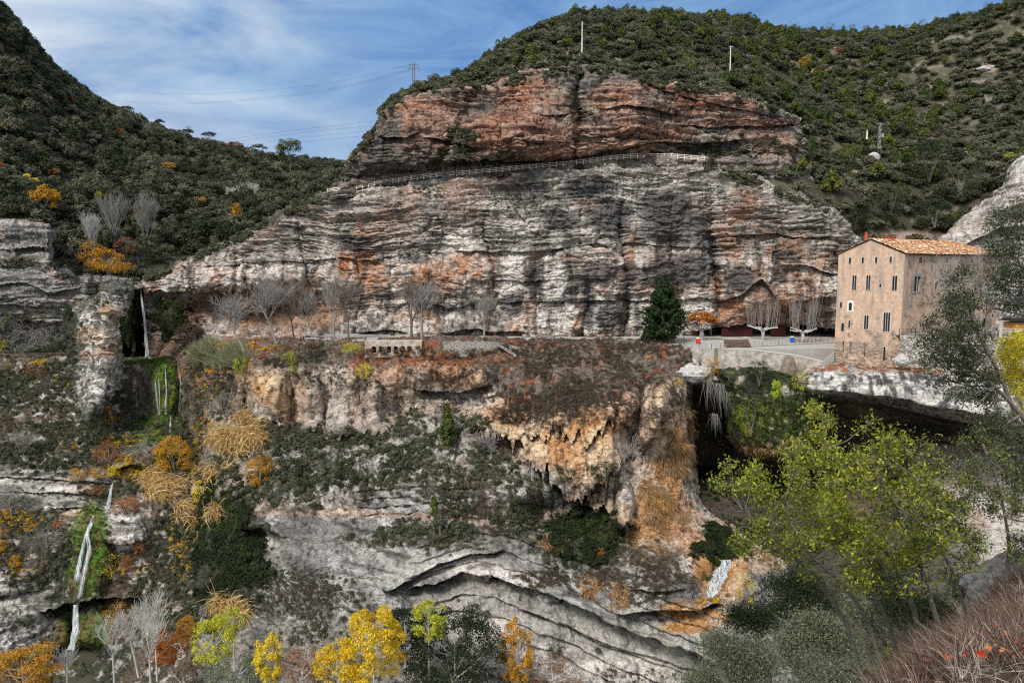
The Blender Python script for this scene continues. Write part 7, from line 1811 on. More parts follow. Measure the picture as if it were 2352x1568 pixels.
# ------------------------------------------------------------------ things on the terrace
def R_(x, y, dy=0): return on_road(x, y) + Vector((0, dy, 0))
def bin_(label, loc, col, top):
    e = empty('litter_bin', loc, label, 'litter bin'); m = plain('bin_' + label.split()[0], col, .45)
    MB().lathe((0, 0, 0), [(0, .12), (.5, .12), (.55, .3), (.6, 1.25), (.62, 1.3), (.56, 1.3), (.5, .4)], 18).build('body', m, e)
    MB().lathe((0, 0, 1.28), [(.64, 0), (.6, .16), (.3, .3), (0, .32)], 18).build('lid', top, e)
    for k in range(3):
        a = k * 2.09; MB().tube([(math.cos(a) * .4, math.sin(a) * .4, 0), (math.cos(a) * .4, math.sin(a) * .4, .2)], .06, 6).build('foot', M_rail, e)
bin_('red round litter bin at the left end of the terrace', R_(1603, 789), (.65, .03, .02), M_white)
bin_('blue round litter bin near the tree closest to the house', R_(1819, 786), (.02, .13, .55), M_white)
e = empty('storage_box', R_(1541, 788.5), 'brown slatted box beside the large conifer', 'box')
for k in range(5):
    MB().box((0, -.62, .18 + k * .25), (1.7, .05, .22)).build('slat', plain('brown_box', (.07, .04, .035), .8), e) if k == 0 else None
    if k:
        o = link('slat', e.children[0].data, e); o.location = (0, 0, k * .25)
MB().box((0, 0, .62), (1.64, 1.1, 1.2)).build('body', M_dark, e); MB().box((0, 0, 1.33), (1.85, 1.35, .08)).build('lid', M_dark, e)
def lamp(label, loc, h):
    e = empty('lamp_post', loc, label, 'lamp post')
    MB().lathe((0, 0, 0), [(.14, 0), (.14, .3), (.06, .4), (.05, h), (0, h)], 10).build('pole', M_rail, e)
    MB().tube([(0, 0, h - .1), (.25, -.2, h + .1)], .03, 6).build('arm', M_rail, e)
    MB().lathe((.3, -.25, h - .12), [(0, 0), (.2, .05), (.14, .25), (.04, .34), (0, .34)], 12).build('lamp_head', M_white, e)
lamp('slender dark lamp post on the road between the conifer and the red bin', R_(1571, 791.5), 4.2)
for i, (x, lab) in enumerate(((829, 'left'), (842, 'middle'), (857, 'right'))): pass
M_seat = plain('pale_stone', (.5, .46, .41), .9, .2, 2, bump=.3)
def blockseat(label, loc, l):
    e = empty('stone_bench', loc, label, 'bench'); MB().box((0, 0, .5), (l, .7, .18)).build('seat', M_seat, e)
    for s in (-1, 1): MB().box((s * l * .36, 0, .205), (.35, .6, .41)).build('leg', M_seat, e)
blockseat('long low pale stone bench on the road left of the close pair of plane trees', R_(918, 777.5), 6.0)
blockseat('pale stone bench right of the small plane tree by the dark cave', R_(1180, 777.5), 4.5)
blockseat('small stone bench near the left bend of the road', R_(716, 781), 3.5)
def boulder(name, label, loc, r, mat, seed, sq=(1, 1, .7), det=3, kind=None, cat='boulder', amp=1.0):
    import bmesh
    bm = bmesh.new(); bmesh.ops.create_icosphere(bm, subdivisions=det, radius=1)
    v = np.array([q.co[:] for q in bm.verts])
    k = 1 + amp * .28 * fbm(v[:, 0] * 1.3 + seed, v[:, 1] * 1.3, v[:, 2] * 1.3, 4, seed) * 1.5 - .18 * np.abs(fbm(v[:, 0] * 3 + seed, v[:, 1] * 3, v[:, 2] * 3, 3, seed + 3))
    v = v * k[:, None] * np.array(sq) * r
    for q, c_ in zip(bm.verts, v): q.co = c_
    me = bpy.data.meshes.new(name); bm.to_mesh(me); bm.free(); me.materials.append(mat)
    o = link(name, me); o.location = loc; return tag(o, label, cat, kind=kind)
M_boul = plain('grey_white_rock', (.42, .40, .38), .9, .6, 1.6, bump=.8)
M_boulw = plain('white_rock', (.44, .42, .40), .9, .4, 1.6, bump=.8)
M_boulo = plain('ochre_rock', (.45, .29, .16), .9, .4, 1.6, bump=.8)
boulder('boulder', 'large pale boulder at the foot of the house corner, on the rock shelf', PV(2071, 828, 157), 1.55, M_boulw, 3, (1.1, .9, .85))
boulder('boulder', 'round pale boulder in front of the low dark cave on the road', R_(1064, 776), .75, M_boulw, 4)
boulder('boulder', 'ochre rounded boulder against the cliff foot left of the large conifer', R_(1500, 777), 2.2, M_boulo, 5, (.8, .7, 1.1))
boulder('boulder', 'long low pinkish boulder right of the round pale one by the cave', R_(1092, 776), 1.1, M_boulo, 6, (1.4, .8, .5))
boulder('boulder', 'white rounded boulder at the cave mouth under the retaining wall', PV(1592, 856, 172.5), 3.1, M_boul, 7, (1.35, .9, .75), 4)
boulder('boulder', 'bare whitish rock among trees at the foot of the transformer pylon', PV(2007, 362, 255), 2.2, M_boulw, 8, (1, .8, .8))
boulder('boulder', 'smooth white rock among the shrubs high on the right hillside', surf(hillR, 2265, 158)[0], 3.2, M_boulw, 9, (1.5, .8, .5))
boulder('boulder', 'standing brown boulder under the retaining wall, left of two', PV(1811, 858, 165), 2.2, plain('brown_rock', (.2, .16, .12), .9, .4, 1.5, bump=.6), 10, (.8, .7, 1.7))
boulder('boulder', 'standing brown boulder under the retaining wall, right of two', PV(1838, 858, 165), 1.7, plain('brown_rock', (.22, .18, .13), .9, .4, 1.5, bump=.6), 11, (.8, .7, 1.3))
# cave restaurant: dark red fronts and a slatted lean-to
M_redw = plain('dark_red_boards', (.045, .008, .007), .8, .3, 4)
def board_front(name, label, loc, w, h, n, mat):
    e = empty(name, loc, label, 'shop front'); me = MB().box((0, 0, h / 2), (w / n * .92, .08, h)).mesh('board', mat)
    for k in range(n): o = link('board', me, e); o.location = ((k + .5 - n / 2) * w / n, 0, 0)
    MB().box((0, -.1, h + .1), (w + .3, .5, .16)).build('beam', M_dark, e)
board_front('board_front', 'dark red boarded front inside the cave, left of the white-limbed trees', R_(1700, 776, 3), 8.5, 2.6, 14, M_redw)
board_front('board_front', 'smaller dark red boarded front inside the cave between the two white-limbed trees', R_(1796, 776, 3), 4.2, 3.2, 7, M_redw)
e = empty('lean_to', R_(1693, 797), 'low brown slatted lean-to roof at the edge of the terrace', 'shelter')
me = MB().box((0, 0, 0), (.34, 3.0, .06)).mesh('slat', plain('slat_brown', (.10, .06, .045), .8, .3, 4))
for k in range(16): o = link('slat', me, e); o.location = ((k - 7.5) * .38, 0, .95); o.rotation_euler = (.5, 0, 0)
for s in (-2.8, 2.8): MB().tube([(s, 1.2, 0), (s, 1.2, 1.5)], .07, 6).build('post', M_dark, e)
def table(label, loc):
    e = empty('picnic_table', loc, label, 'table'); MB().box((0, 0, .76), (2.0, .8, .07)).build('table_top', M_seat, e)
    for s in (-.7, .7): MB().box((s, 0, .37), (.12, .6, .72)).build('leg', M_seat, e)
table('pale table under the white-limbed tree nearest the house', R_(1852, 781)); table('pale table on the terrace close to the house wall', R_(1880, 782)); table('pale table on the terrace in front of the red boards', R_(1712, 780))
# kiosk beyond the dark tree on the right
e = empty('kiosk', PV(2338, 771, 150), 'small dark-roofed wooden kiosk with an orange front at the right edge', 'kiosk')
MB().box((0, 0, 2.2), (4.2, 3, 1.3)).build('wall', plain('orange_boards', (.45, .2, .06), .8, .2, 3), e)
MB().box((0, 0, 3.2), (5.4, 4.2, .25)).box((0, .4, 3.45), (4.4, 3.2, .25)).build('roof', M_dark, e)
for s in (-1.9, 0, 1.9): MB().box((s, -1.4, .8), (.16, .16, 1.6)).build('post', plain('red_brown_wood', (.14, .05, .03), .8), e)
MB().box((0, -.1, 1.5), (4.3, 3.1, .12)).build('counter', M_white, e)
bare_tree('plane_tree', 'pollarded plane tree with thick white trunk on the terrace right of the house', PV(2297, 773, 157), 12, 461, M_pale_bark, tr=.5, trunk_f=.36, low=.9, spread=.9, up=.6, fork=6, knobs=True)
bare_tree('bare_tree', 'tall bare forked tree in front of the long side wall of the house', PV(2163, 788, 157), 18, 462, M_greytwig, tr=.24, trunk_f=.36, spread=.6, up=.7, fork=5, kids=(0, 3, 4, 4), minr=.02)
bare_tree('bare_tree', 'second bare tree before the far end of the house side wall', PV(2215, 788, 158), 19, 463, M_greytwig, tr=.2, trunk_f=.3, spread=.6, up=.7, fork=6, kids=(0, 3, 4, 4), minr=.02)
bare_tree('bare_tree', 'bare tree rising between the house end and the grey-green oak', PV(2262, 790, 158), 21, 464, M_twig, tr=.22, trunk_f=.3, spread=.6, up=.7, fork=6, kids=(0, 3, 4, 4), minr=.02)

# person on the upper path
def person(loc, h, rz, label):
    me = bpy.data.meshes.new('body')
    J = [(0, 0, .50), (0, 0, .58), (0, 0, .70), (0, 0, .80), (0, 0, .855), (0, -.01, .90), (0, 0, .955),
         (.055, 0, .47), (.06, -.01, .27), (.06, .01, .035), (.06, -.06, .012), (-.055, 0, .47), (-.06, .03, .27), (-.06, .06, .035), (-.06, -.01, .012),
         (.105, 0, .79), (.13, .01, .63), (.125, -.03, .49), (-.105, 0, .79), (-.13, .01, .63), (-.125, -.03, .49)]
    R2 = [.075, .066, .078, .070, .030, .048, .050, .055, .040, .026, .022, .055, .040, .026, .022, .036, .026, .018, .036, .026, .018]
    E2 = [(0, 1), (1, 2), (2, 3), (3, 4), (4, 5), (5, 6), (0, 7), (7, 8), (8, 9), (9, 10), (0, 11), (11, 12), (12, 13), (13, 14), (3, 15), (15, 16), (16, 17), (3, 18), (18, 19), (19, 20)]
    me.from_pydata([(a * h, b_ * h, c_ * h) for a, b_, c_ in J], E2, [])
    e = empty('person', loc, label, 'person', rz=rz); o = link('body', me, e)
    o.modifiers.new('skin', 'SKIN')
    for i, v in enumerate(me.skin_vertices[0].data): v.radius = (R2[i] * h, R2[i] * h * .8); v.use_root = i == 0
    o.modifiers.new('sub', 'SUBSURF').levels = 1
    me.materials.append(plain('dark_clothes', (.02, .02, .025), .8))
    MB().lathe((0, 0, .93 * h), [(.0, -.035 * h), (.052 * h, -.01 * h), (.05 * h, .03 * h), (0, .055 * h)], 12).build('hair', plain('dark_hair', (.02, .015, .01), .7), e)
    fcm = MB().lathe((0, -.028 * h, .915 * h), [(0, -.045 * h), (.03 * h, -.03 * h), (.034 * h, .0), (0, .03 * h)], 10).build('face', plain('skin', (.45, .27, .19), .6), e)
person(PV(1410, 368.5, 214.5), 1.72, .6, 'walker in dark clothes standing behind the timber fence on the upper path')

# ------------------------------------------------------------------ pylons, poles and wires
M_steel = plain('galvanised_steel', (.36, .37, .38), .5, .1, 3, metal=.5)
M_rustst = plain('rusty_steel', (.22, .13, .12), .7, .2, 3)
M_conc = plain('pale_concrete', (.66, .67, .66), .8, .08, 2)
M_wire = plain('wire', (.06, .06, .075), .6)
def lattice(label, loc, h, w, mat, arms=((.97, 1.6), (.86, 2.0)), extra=None):
    e = empty('pylon', loc, label, 'pylon'); mb = MB()
    c4 = [(-1, -1), (1, -1), (1, 1), (-1, 1)]; N = int(h / w)
    for a, b_ in c4: mb.tube([(a * w / 2, b_ * w / 2, 0), (a * w / 4, b_ * w / 4, h)], w * .06, 4)
    for i in range(N):
        z0, z1 = h * i / N, h * (i + 1) / N; w0, w1 = w / 2 * (1 - .5 * i / N), w / 2 * (1 - .5 * (i + 1) / N)
        for k in range(4):
            a, b_ = c4[k], c4[(k + 1) % 4]
            s0, s1 = (a, b_) if i % 2 else (b_, a)
            mb.tube([(s0[0] * w0, s0[1] * w0, z0), (s1[0] * w1, s1[1] * w1, z1)], w * .035, 3)
    mb.build('lattice_mast', mat, e)
    for f, l in arms:
        MB().box((0, 0, h * f), (l * 2, .14, .14)).tube([(-l, 0, h * f), (0, 0, h * f + .5)], .04, 4).tube([(l, 0, h * f), (0, 0, h * f + .5)], .04, 4).build('crossarm', mat, e)
        for s in (-1, 1): MB().lathe((s * l * .95, 0, h * f - .75), [(.05, 0), (.12, .1), (.06, .2), (.12, .3), (.06, .4), (.12, .5), (.04, .7)], 8).build('insulator', M_dark, e)
    if extra: extra(e)
    return e
def pole(label, loc, h, r, arm=True, rad=.7):
    e = empty('utility_pole', loc, label, 'utility pole')
    MB().lathe((0, 0, 0), [(r, 0), (r * .85, h * .3), (r * .83, h * .31), (r * .55, h), (0, h)], 12).build('shaft', M_conc, e)
    if arm:
        MB().box((0, 0, h - .3), (rad * 2, .15, .15)).build('crossarm', M_steel, e)
        for s in (-1, 0, 1): MB().lathe((s * rad * .9, 0, h - .22), [(.05, 0), (.11, .1), (.05, .2), (.1, .3), (0, .4)], 8).build('insulator', M_dark, e)
p1 = PV(951, 226, 262); lattice('reddish steel lattice pylon on the ridge of the red cliff, against the sky', p1, PV(951, 146, 262).z - p1.z, 1.1, M_rustst)
p5 = PV(434, 330, 560); lattice('small distant pylon behind the pines on the left ridge', p5, PV(434, 291, 560).z - p5.z, 1.6, M_rustst, ((.97, 2.2), (.8, 2.2), (.63, 2.2)))
p2 = PV(1336.5, 134, 246); pole('tall bare white pole on top of the cliff, the left one of two', p2, PV(1337, 50, 246).z - p2.z, .26, False)
p3 = PV(1676, 192, 262); pole('tall white pole with a small crossarm on the hill, the right one of two', p3, PV(1676, 106, 262).z - p3.z, .28)
p6 = PV(1991, 320, 262); pole('short white post just left of the transformer pylon', p6, PV(1991, 300, 262).z - p6.z, .35, False)
def tfm(e):
    MB().box((.9, 0, 7.2), (.8, .8, 1.3)).build('transformer', M_steel, e)
    MB().box((.5, 0, 6.5), (1.5, .12, .12)).build('bracket', M_steel, e)
p4 = PV(2018, 360, 262); lattice('grey lattice pylon carrying a transformer on the right hillside', p4, PV(2019, 284, 262).z - p4.z, .9, M_steel, ((.98, 1.5),), tfm)
def wire(name, label, pts, r=.035, sag=None, group=None):
    V_ = [PV(*p) for p in pts]; out = []
    X_ = np.array([[*v] for v in V_]); t = np.arange(len(V_)); tt = np.linspace(0, len(V_) - 1, 24)
    Q_ = np.stack([np.interp(tt, t, X_[:, k]) for k in range(3)], 1) if len(V_) == 2 else pchip(t, X_, tt)
    if sag: Q_[:, 2] -= sag * np.sin(np.linspace(0, math.pi, 24))
    return tag(MB().tube([tuple(q) for q in Q_], r, 4).build(name, M_wire), label, 'power line', group)
wire('power_line', 'uppermost faint wire crossing the sky to the reddish pylon', [(170, 206, 520), (400, 216, 430), (537, 213, 380), (790, 186, 300), (949, 148, 262)], .03)
wire('power_line', 'second faint wire crossing the sky to the reddish pylon', [(200, 228, 520), (403, 237, 430), (571, 228, 370), (790, 198, 300), (947, 158, 262)], .03)
wire('power_line', 'wire just under the second one crossing the sky to the reddish pylon', [(200, 231, 540), (403, 240, 450), (571, 231, 390), (790, 202, 310), (953, 160, 268)], .03)
for i, (a0, a1) in enumerate(((324, 274), (330, 284), (340, 296), (352, 306))):
    wire('power_line', ('highest', 'second', 'third', 'lowest')[i] + ' of the four wires low over the valley between pines and red cliff', [(497 + i * 14, a0, 520), (700, (a0 * .45 + a1 * .55), 440), (900, a1, 380)], .04)
for i, dx in enumerate((-.55, 0, .55)):
    a, b2 = p3 + Vector((dx, 0, PV(1676, 106, 262).z - p3.z)), p4 + Vector((dx * 2, 0, PV(2019, 284, 262).z - p4.z))
    q = [a.lerp(b2, k / 20) - Vector((0, 0, 1.6 * math.sin(k / 20 * math.pi))) for k in range(21)]
    tag(MB().tube(q, .02, 4).build('power_line', plain('bright_wire', (.3, .3, .3), .5)), ('left', 'middle', 'right')[i] + ' wire running down the hillside from the crossarm pole to the transformer pylon', 'power line')
e = empty('notice_board', surf(hillR, 2207, 366)[0] + Vector((0, -2, 0)), 'small notice board on two posts beside the hillside path at the far right', 'sign')
for s in (-.7, .7): MB().box((s, 0, 1.1), (.2, .2, 2.2)).build('post', M_fence, e)
MB().box((0, -.05, 1.9), (2.0, .1, .9)).build('board', plain('faded_red', (.6, .35, .3), .7), e)
q = surf(hillR, 2277, 366)[0]; tag(MB().box((0, 0, .7), (.3, .3, 1.4)).box((0, 0, 1.45), (.36, .36, .1)).build('marker_post', M_conc), 'short pale marker post on the hillside path right of the notice board', 'post').location = q + Vector((0, -2, 0))

# ------------------------------------------------------------------ falling water
M_water, nt, b = new_mat('falling_water')
b.inputs['Base Color'].default_value = (.66, .70, .74, 1); b.inputs['Roughness'].default_value = .35; b.inputs['Specular IOR Level'].default_value = .5; b.inputs['Alpha'].default_value = .5
def fall(label, pts, widths, d, n, seed, amp=.6, r=.10):
    """pts: (x, y) down the fall; strands of water a little in front of the rock at distance d"""
    rg = np.random.RandomState(seed); mb = MB()
    dd = d if hasattr(d, '__len__') else [d] * len(pts)
    ys = np.linspace(0, 1, 26); t = np.linspace(0, 1, len(pts))
    X_, Y_, D_, W_ = (np.interp(ys, t, v) for v in ([p[0] for p in pts], [p[1] for p in pts], dd, widths))
    for k in range(n):
        o = rg.uniform(-1, 1) * .5; ph = rg.uniform(0, 50)
        w = o + .35 * fbm(ys * 5 + ph, ys * 0, ys * 0 + k, 3, 3)
        s0, s1 = sorted(rg.uniform(0, 1, 2)); s0, s1 = (0, 1) if k < n // 2 else (s0 * .6, max(s1, s0 + .3))
        m = (ys >= s0) & (ys <= s1)
        if m.sum() < 4: continue
        p = P(X_[m] + w[m] * W_[m], Y_[m], D_[m] + rg.uniform(-.4, .3))
        L_ = m.sum(); rad = r * rg.uniform(.5, 1.5) * np.sin(np.linspace(.25, math.pi - .15, L_)) ** .5
        mb.tube([tuple(v) for v in p], list(rad), 5)
    return tag(mb.build('waterfall', M_water), label, 'waterfall', kind='structure')
M_sheetw, nt, b = new_mat('white_water')
b.inputs['Base Color'].default_value = (.66, .70, .73, 1); b.inputs['Roughness'].default_value = .4
co = nt.nodes.new('ShaderNodeNewGeometry'); mpn = nt.nodes.new('ShaderNodeMapping'); mpn.inputs['Scale'].default_value = (3.2, 1.0, .38); nt.links.new(co.outputs['Position'], mpn.inputs[0])
n1 = nt.nodes.new('ShaderNodeTexNoise'); n1.inputs['Scale'].default_value = 1.0; n1.inputs['Detail'].default_value = 6; nt.links.new(mpn.outputs[0], n1.inputs['Vector'])
r1 = nt.nodes.new('ShaderNodeMapRange'); r1.inputs['From Min'].default_value = .45; r1.inputs['From Max'].default_value = .66; r1.inputs['To Min'].default_value = .04; r1.inputs['To Max'].default_value = .85
nt.links.new(n1.outputs['Fac'], r1.inputs['Value']); nt.links.new(r1.outputs[0], b.inputs['Alpha'])
def sheetfall(label, pts, widths, d, seed):
    """a veil of water: flattened tube with streaked gaps"""
    dd = d if hasattr(d, '__len__') else [d] * len(pts)
    N = 40; ys = np.linspace(0, 1, N); t = np.linspace(0, 1, len(pts)); M = 14
    X_, Y_, D_, W_ = (np.interp(ys, t, v) for v in ([p[0] for p in pts], [p[1] for p in pts], dd, widths))
    X_ = X_ + .25 * W_ * fbm(ys * 6 + seed, ys * 0, ys * 0, 3, seed); W_ = W_ * (1 + .35 * fbm(ys * 8 + seed, ys * 0, ys * 0 + 4, 2, seed))
    V = []
    for i in range(N):
        for k in range(M):
            a = 2 * math.pi * k / M
            V.append(P(X_[i] + math.cos(a) * W_[i] / 2, Y_[i], D_[i] + math.sin(a) * .25))
    Fc = [[i * M + k, i * M + (k + 1) % M, (i + 1) * M + (k + 1) % M, (i + 1) * M + k] for i in range(N - 1) for k in range(M)]
    return tag(link('waterfall', mesh_np('waterfall', np.array(V), Fc, 4, M_sheetw, smooth=True)), label, 'waterfall', kind='structure')
sheetfall('tall thin curved waterfall dropping into the dark alcove', [(323, 662), (327, 690), (331, 730), (336, 780), (339, 820)], [2, 4.5, 6, 7, 10], [246.6, 246.2, 245.7, 245.2, 244.8], 1)
fall('fine strands beside the tall waterfall', [(322, 662), (326, 690), (331, 730), (336, 780), (339, 820)], [1, 2.5, 4, 5.5, 8], [247, 246.5, 246, 245.5, 245], 20, 1, r=.10)
fall('', [(413, 858), (416, 885), (411, 925), (414, 955)], [2, 3, 4, 6], 219, 8, 2, r=.11).__setitem__('label', 'white trickle down the right of the mossy wall')
def face_d(S, pts, off=1.0): return [surf(S, x, y)[0].y - off for x, y in pts]
for lab, pts, ws, n, sd_, r in (
    ('right trickle on the mossy wall under the alcove', [(379, 838), (381, 865), (382, 900), (380, 930), (383, 952)], [1, 2, 4, 4, 8], 7, 3, .08),
    ('left trickle on the mossy wall under the alcove', [(356, 868), (358, 895), (361, 930), (366, 952)], [1, 2, 4, 5], 5, 4, .07),
    ('middle trickle on the mossy wall under the alcove', [(365, 870), (366, 910), (367, 952)], [2, 2, 4], 3, 5, .06),
    ('small cascade between the mossy wall and the golden bush', [(392, 955), (391, 985), (388, 1002), (376, 1024)], [2, 4, 6, 10], 7, 6, .08),
    ('second cascade falling over the pale ledge', [(259, 1108), (253, 1135), (247, 1168)], [2, 5, 10], 14, 7, .09),
    ('left strand of the mossy third cascade', [(214, 1184), (196, 1235), (184, 1280), (176, 1330), (170, 1385)], [5, 9, 12, 14, 10], 8, 8, .08),
    ('right strand of the mossy third cascade', [(211, 1200), (202, 1225), (206, 1260), (195, 1310), (182, 1370), (176, 1400)], [5, 12, 10, 10, 8, 8], 8, 9, .08)):
    fall(lab, pts, ws, face_d(lslope, pts), max(3, n // 2), sd_, r=r * .8)
    sheetfall(lab + ', as a veil', pts, [w * .95 for w in ws], face_d(lslope, pts, 1.1), sd_)
sheetfall('lower veil of the last cascade', [(174, 1388), (174, 1415), (174, 1450), (168, 1475), (162, 1492)], [9, 12, 16, 9, 16], [157.5, 157, 155.6, 154.6, 153.6], 3)
fall('last cascade dropping from the dark overhang to the gorge floor', [(174, 1388), (174, 1415), (174, 1450), (168, 1475), (162, 1492)], [10, 10, 14, 9, 14], [158, 157.5, 156, 155, 154], 24, 10, r=.08)
# little broad cascade at the right of the gorge wall
pts = [(1668, 1285), (1664, 1302), (1650, 1325), (1640, 1350), (1630, 1372)]
sheetfall('white veil over the orange travertine at the right', pts, [16, 26, 34, 26, 14], face_d(gorge, pts, 1.0), 5)
fall('broad white cascade sliding down the orange travertine at the right', pts, [26, 30, 34, 26, 22], face_d(gorge, pts, .8), 14, 11, r=.07)
# pool below the tall fall
M_pool = plain('pool_water', (.01, .013, .01), .06, spec=.6)
mb = MB(); mb.poly([PV(296, 826, 242), PV(395, 826, 242), PV(395, 818, 262), PV(296, 818, 262)]); zz = PV(340, 823, 243).z; mb.v = [(a, b_, zz) for a, b_, c_ in mb.v]
tag(mb.build('water', M_pool), kind='structure')
MB().lathe((0, 0, 0), [(0, .15), (.8, .12), (1.6, 0)], 14)
o = tag(MB().lathe((0, 0, 0), [(0, .3), (.7, .22), (1.5, .02)], 16).build('splash', M_water), kind='structure'); o.location = PV(339, 822, 244)
# ------------------------------------------------------------------ foreground: slope, leaf litter, leaning trees
def c_fg(X, Y, p, Q):
    c = mix(np.zeros_like(p) + np.array((.045, .028, .02)), np.array((.11, .07, .05)), sm(-.2, .3, Q['spot']))
    return mix(c, np.array((.05, .035, .025)), sm(0, .3, -Q['fine']))
R = [
 [(1980, 1720, 12), (2060, 1640, 14), (2150, 1540, 20), (2250, 1440, 25), (2330, 1370, 28), (2460, 1270, 34)],
 [(1990, 1730, 8), (2075, 1600, 12), (2150, 1530, 15.5), (2250, 1430, 20), (2330, 1358, 24), (2460, 1250, 28)],
 [(2000, 1740, 6), (2150, 1580, 9), (2250, 1520, 11), (2352, 1460, 13), (2460, 1420, 14)],
 [(2020, 1760, 4.5), (2200, 1740, 4.8), (2460, 1700, 5)]]
def fgsheet():
    return sheet('foreground_slope', R, 200, 150, M_earth, None, .10, 'earth', c_fg, 13, jag=1)
fg = fgsheet()
TW = []
M_brtwig = leaf_mat('dead_twig', (.06, .032, .022), (.17, .10, .07), (.10, .055, .038), 0)
M_brtwig_l = leaf_mat('dead_stalk', (.40, .31, .24), (.52, .44, .36), None, 0)
for s, m in ((1, M_brtwig), (2, M_brtwig), (3, M_brtwig), (4, M_brtwig_l)):
    TW.append(grass_mesh('dead_twigs', s, 34, .8, .006, m, lean=(-.5, .1, .5), spread=.8, r=.15, sag=1.0))
spread_stuff('dead_twigs', fg, 3400, lambda X, Y, N: onframe(X, Y, 80) + 1e-12, TW, .5, 1.1, 'tangle of dead brown twigs and stalks on the near slope', 'dead twigs', RG, tilt=.5)
FGL = [grass_mesh('green_leaves', 5, 20, .3, .012, L_green, lean=(0, 0, 1), spread=.9, r=.1)]
spread_stuff('green_sprigs', fg, 90, region([(2330, 1540, 60, 50), (2300, 1400, 40, 40)], .5), FGL, .6, 1.0, 'green sprigs among the dead twigs at the bottom right', 'weeds', RG)
# fallen leaves, one by one
def dead_leaf_mesh(seed, mat):
    rg = np.random.RandomState(seed); n = 10; V = [(0, 0, .0)]
    for k in range(n):
        a = 2 * math.pi * k / n; r = (.075 if k % 2 == 0 else .042) * rg.uniform(.8, 1.2)
        V.append((math.cos(a) * r, math.sin(a) * r, .018 * rg.normal() + .02 * (k % 2)))
    me = bpy.data.meshes.new('fallen_leaf'); me.from_pydata(V, [], [(0, 1 + k, 1 + (k + 1) % n) for k in range(n)]); me.materials.append(mat); return me
M_fl = [plain('red_leaf', (.34, .055, .02), .6, .5, 30), plain('orange_leaf_dry', (.45, .17, .06), .6, .3, 30)]
FLM = [dead_leaf_mesh(s, M_fl[s % 2]) for s in range(4)]
rgl = np.random.RandomState(3)
for i, (x, y) in enumerate(((2292, 1485), (2283, 1528), (2190, 1582 - 20), (2154, 1545), (2340, 1450), (2345, 1500), (2320, 1560), (2270, 1545), (2235, 1478), (2210, 1525), (2330, 1378), (2300, 1440), (2255, 1440), (2348, 1540), (2220, 1560), (2175, 1520), (2315, 1410), (2348, 1415), (2120, 1560), (2240, 1515), (2265, 1500), (2300, 1550), (2335, 1525), (2180, 1545), (2350, 1350), (2205, 1500), (2325, 1470), (2290, 1400), (2250, 1562), (2342, 1562), (2150, 1562), (2312, 1505))):
    p, n = surf(fg, x, y)
    o = link('fallen_leaf', FLM[i % 4]); o.location = p + n * .30 + Vector((0, -.15, .12)); o.rotation_euler = (rgl.uniform(.3, 1.3), rgl.uniform(-.6, .6), rgl.uniform(0, 6)); k = rgl.uniform(.6, 1.1) * (.55 + p.y * .04); o.scale = (k, k, k)
    tag(o, 'one of the red and orange fallen leaves among the dead twigs on the near slope', 'leaf', 'fallen leaves on the near slope')
M_fgrock = plain('grey_limestone', (.13, .125, .12), .9, .8, 4.5, bump=1.0)
boulder('boulder', 'grey limestone boulder at the right edge behind the near slope', PV(2318, 1372, 27), 1.3, M_fgrock, 21, (1.0, .8, .9), 5, amp=2.4)
boulder('boulder', 'dark grey boulder top above the near boulder at the right edge', PV(2352, 1322, 29), .9, M_fgrock, 22, (1, .8, .8), 5, amp=2.2)

def leaf_spray(C, rng, n, L, spread, up=.35):
    """pointed leaves radiating from twig tips C -> quads (folded lens shape: 4 verts)"""
    V = []; Fc = []; lv = []
    m = len(C) * n
    c = np.repeat(C, n, 0) + rng.normal(size=(m, 3)) * spread
    d = rng.normal(size=(m, 3)); d[:, 2] += up; d /= np.linalg.norm(d, axis=1, keepdims=True)
    s = np.cross(d, rng.normal(size=(m, 3))); s /= np.linalg.norm(s, axis=1, keepdims=True)
    l = L * rng.uniform(.65, 1.25, (m, 1)); w = l * rng.uniform(.16, .24, (m, 1)); nn = np.cross(d, s)
    V = np.stack([c, c + d * l * .5 + s * w + nn * w * .3, c + d * l, c + d * l * .5 - s * w + nn * w * .3], 1).reshape(-1, 3)
    return V, np.arange(4 * m).reshape(m, 4), rng.uniform(.35, 1.35, m) * np.repeat(rng.uniform(.7, 1.25, len(C)), n)
L_laurel = leaf_mat('laurel_leaf', (.42, .45, .04), (.54, .50, .035), None, .45, .45, .4)
L_laurel2 = leaf_mat('laurel_leaf_green', (.24, .27, .035), (.30, .32, .04), None, .4, .45, .4)
L_fgoak = leaf_mat('near_oak_leaf', (.05, .06, .026), (.085, .09, .04), None, .2, .5, .3)
L_fgolive = leaf_mat('near_olive_leaf', (.15, .16, .10), (.20, .21, .135), None, .25, .55, .3)
M_fgbark = plain('grey_smooth_bark', (.17, .15, .13), .85, .4, 7, bump=.3)
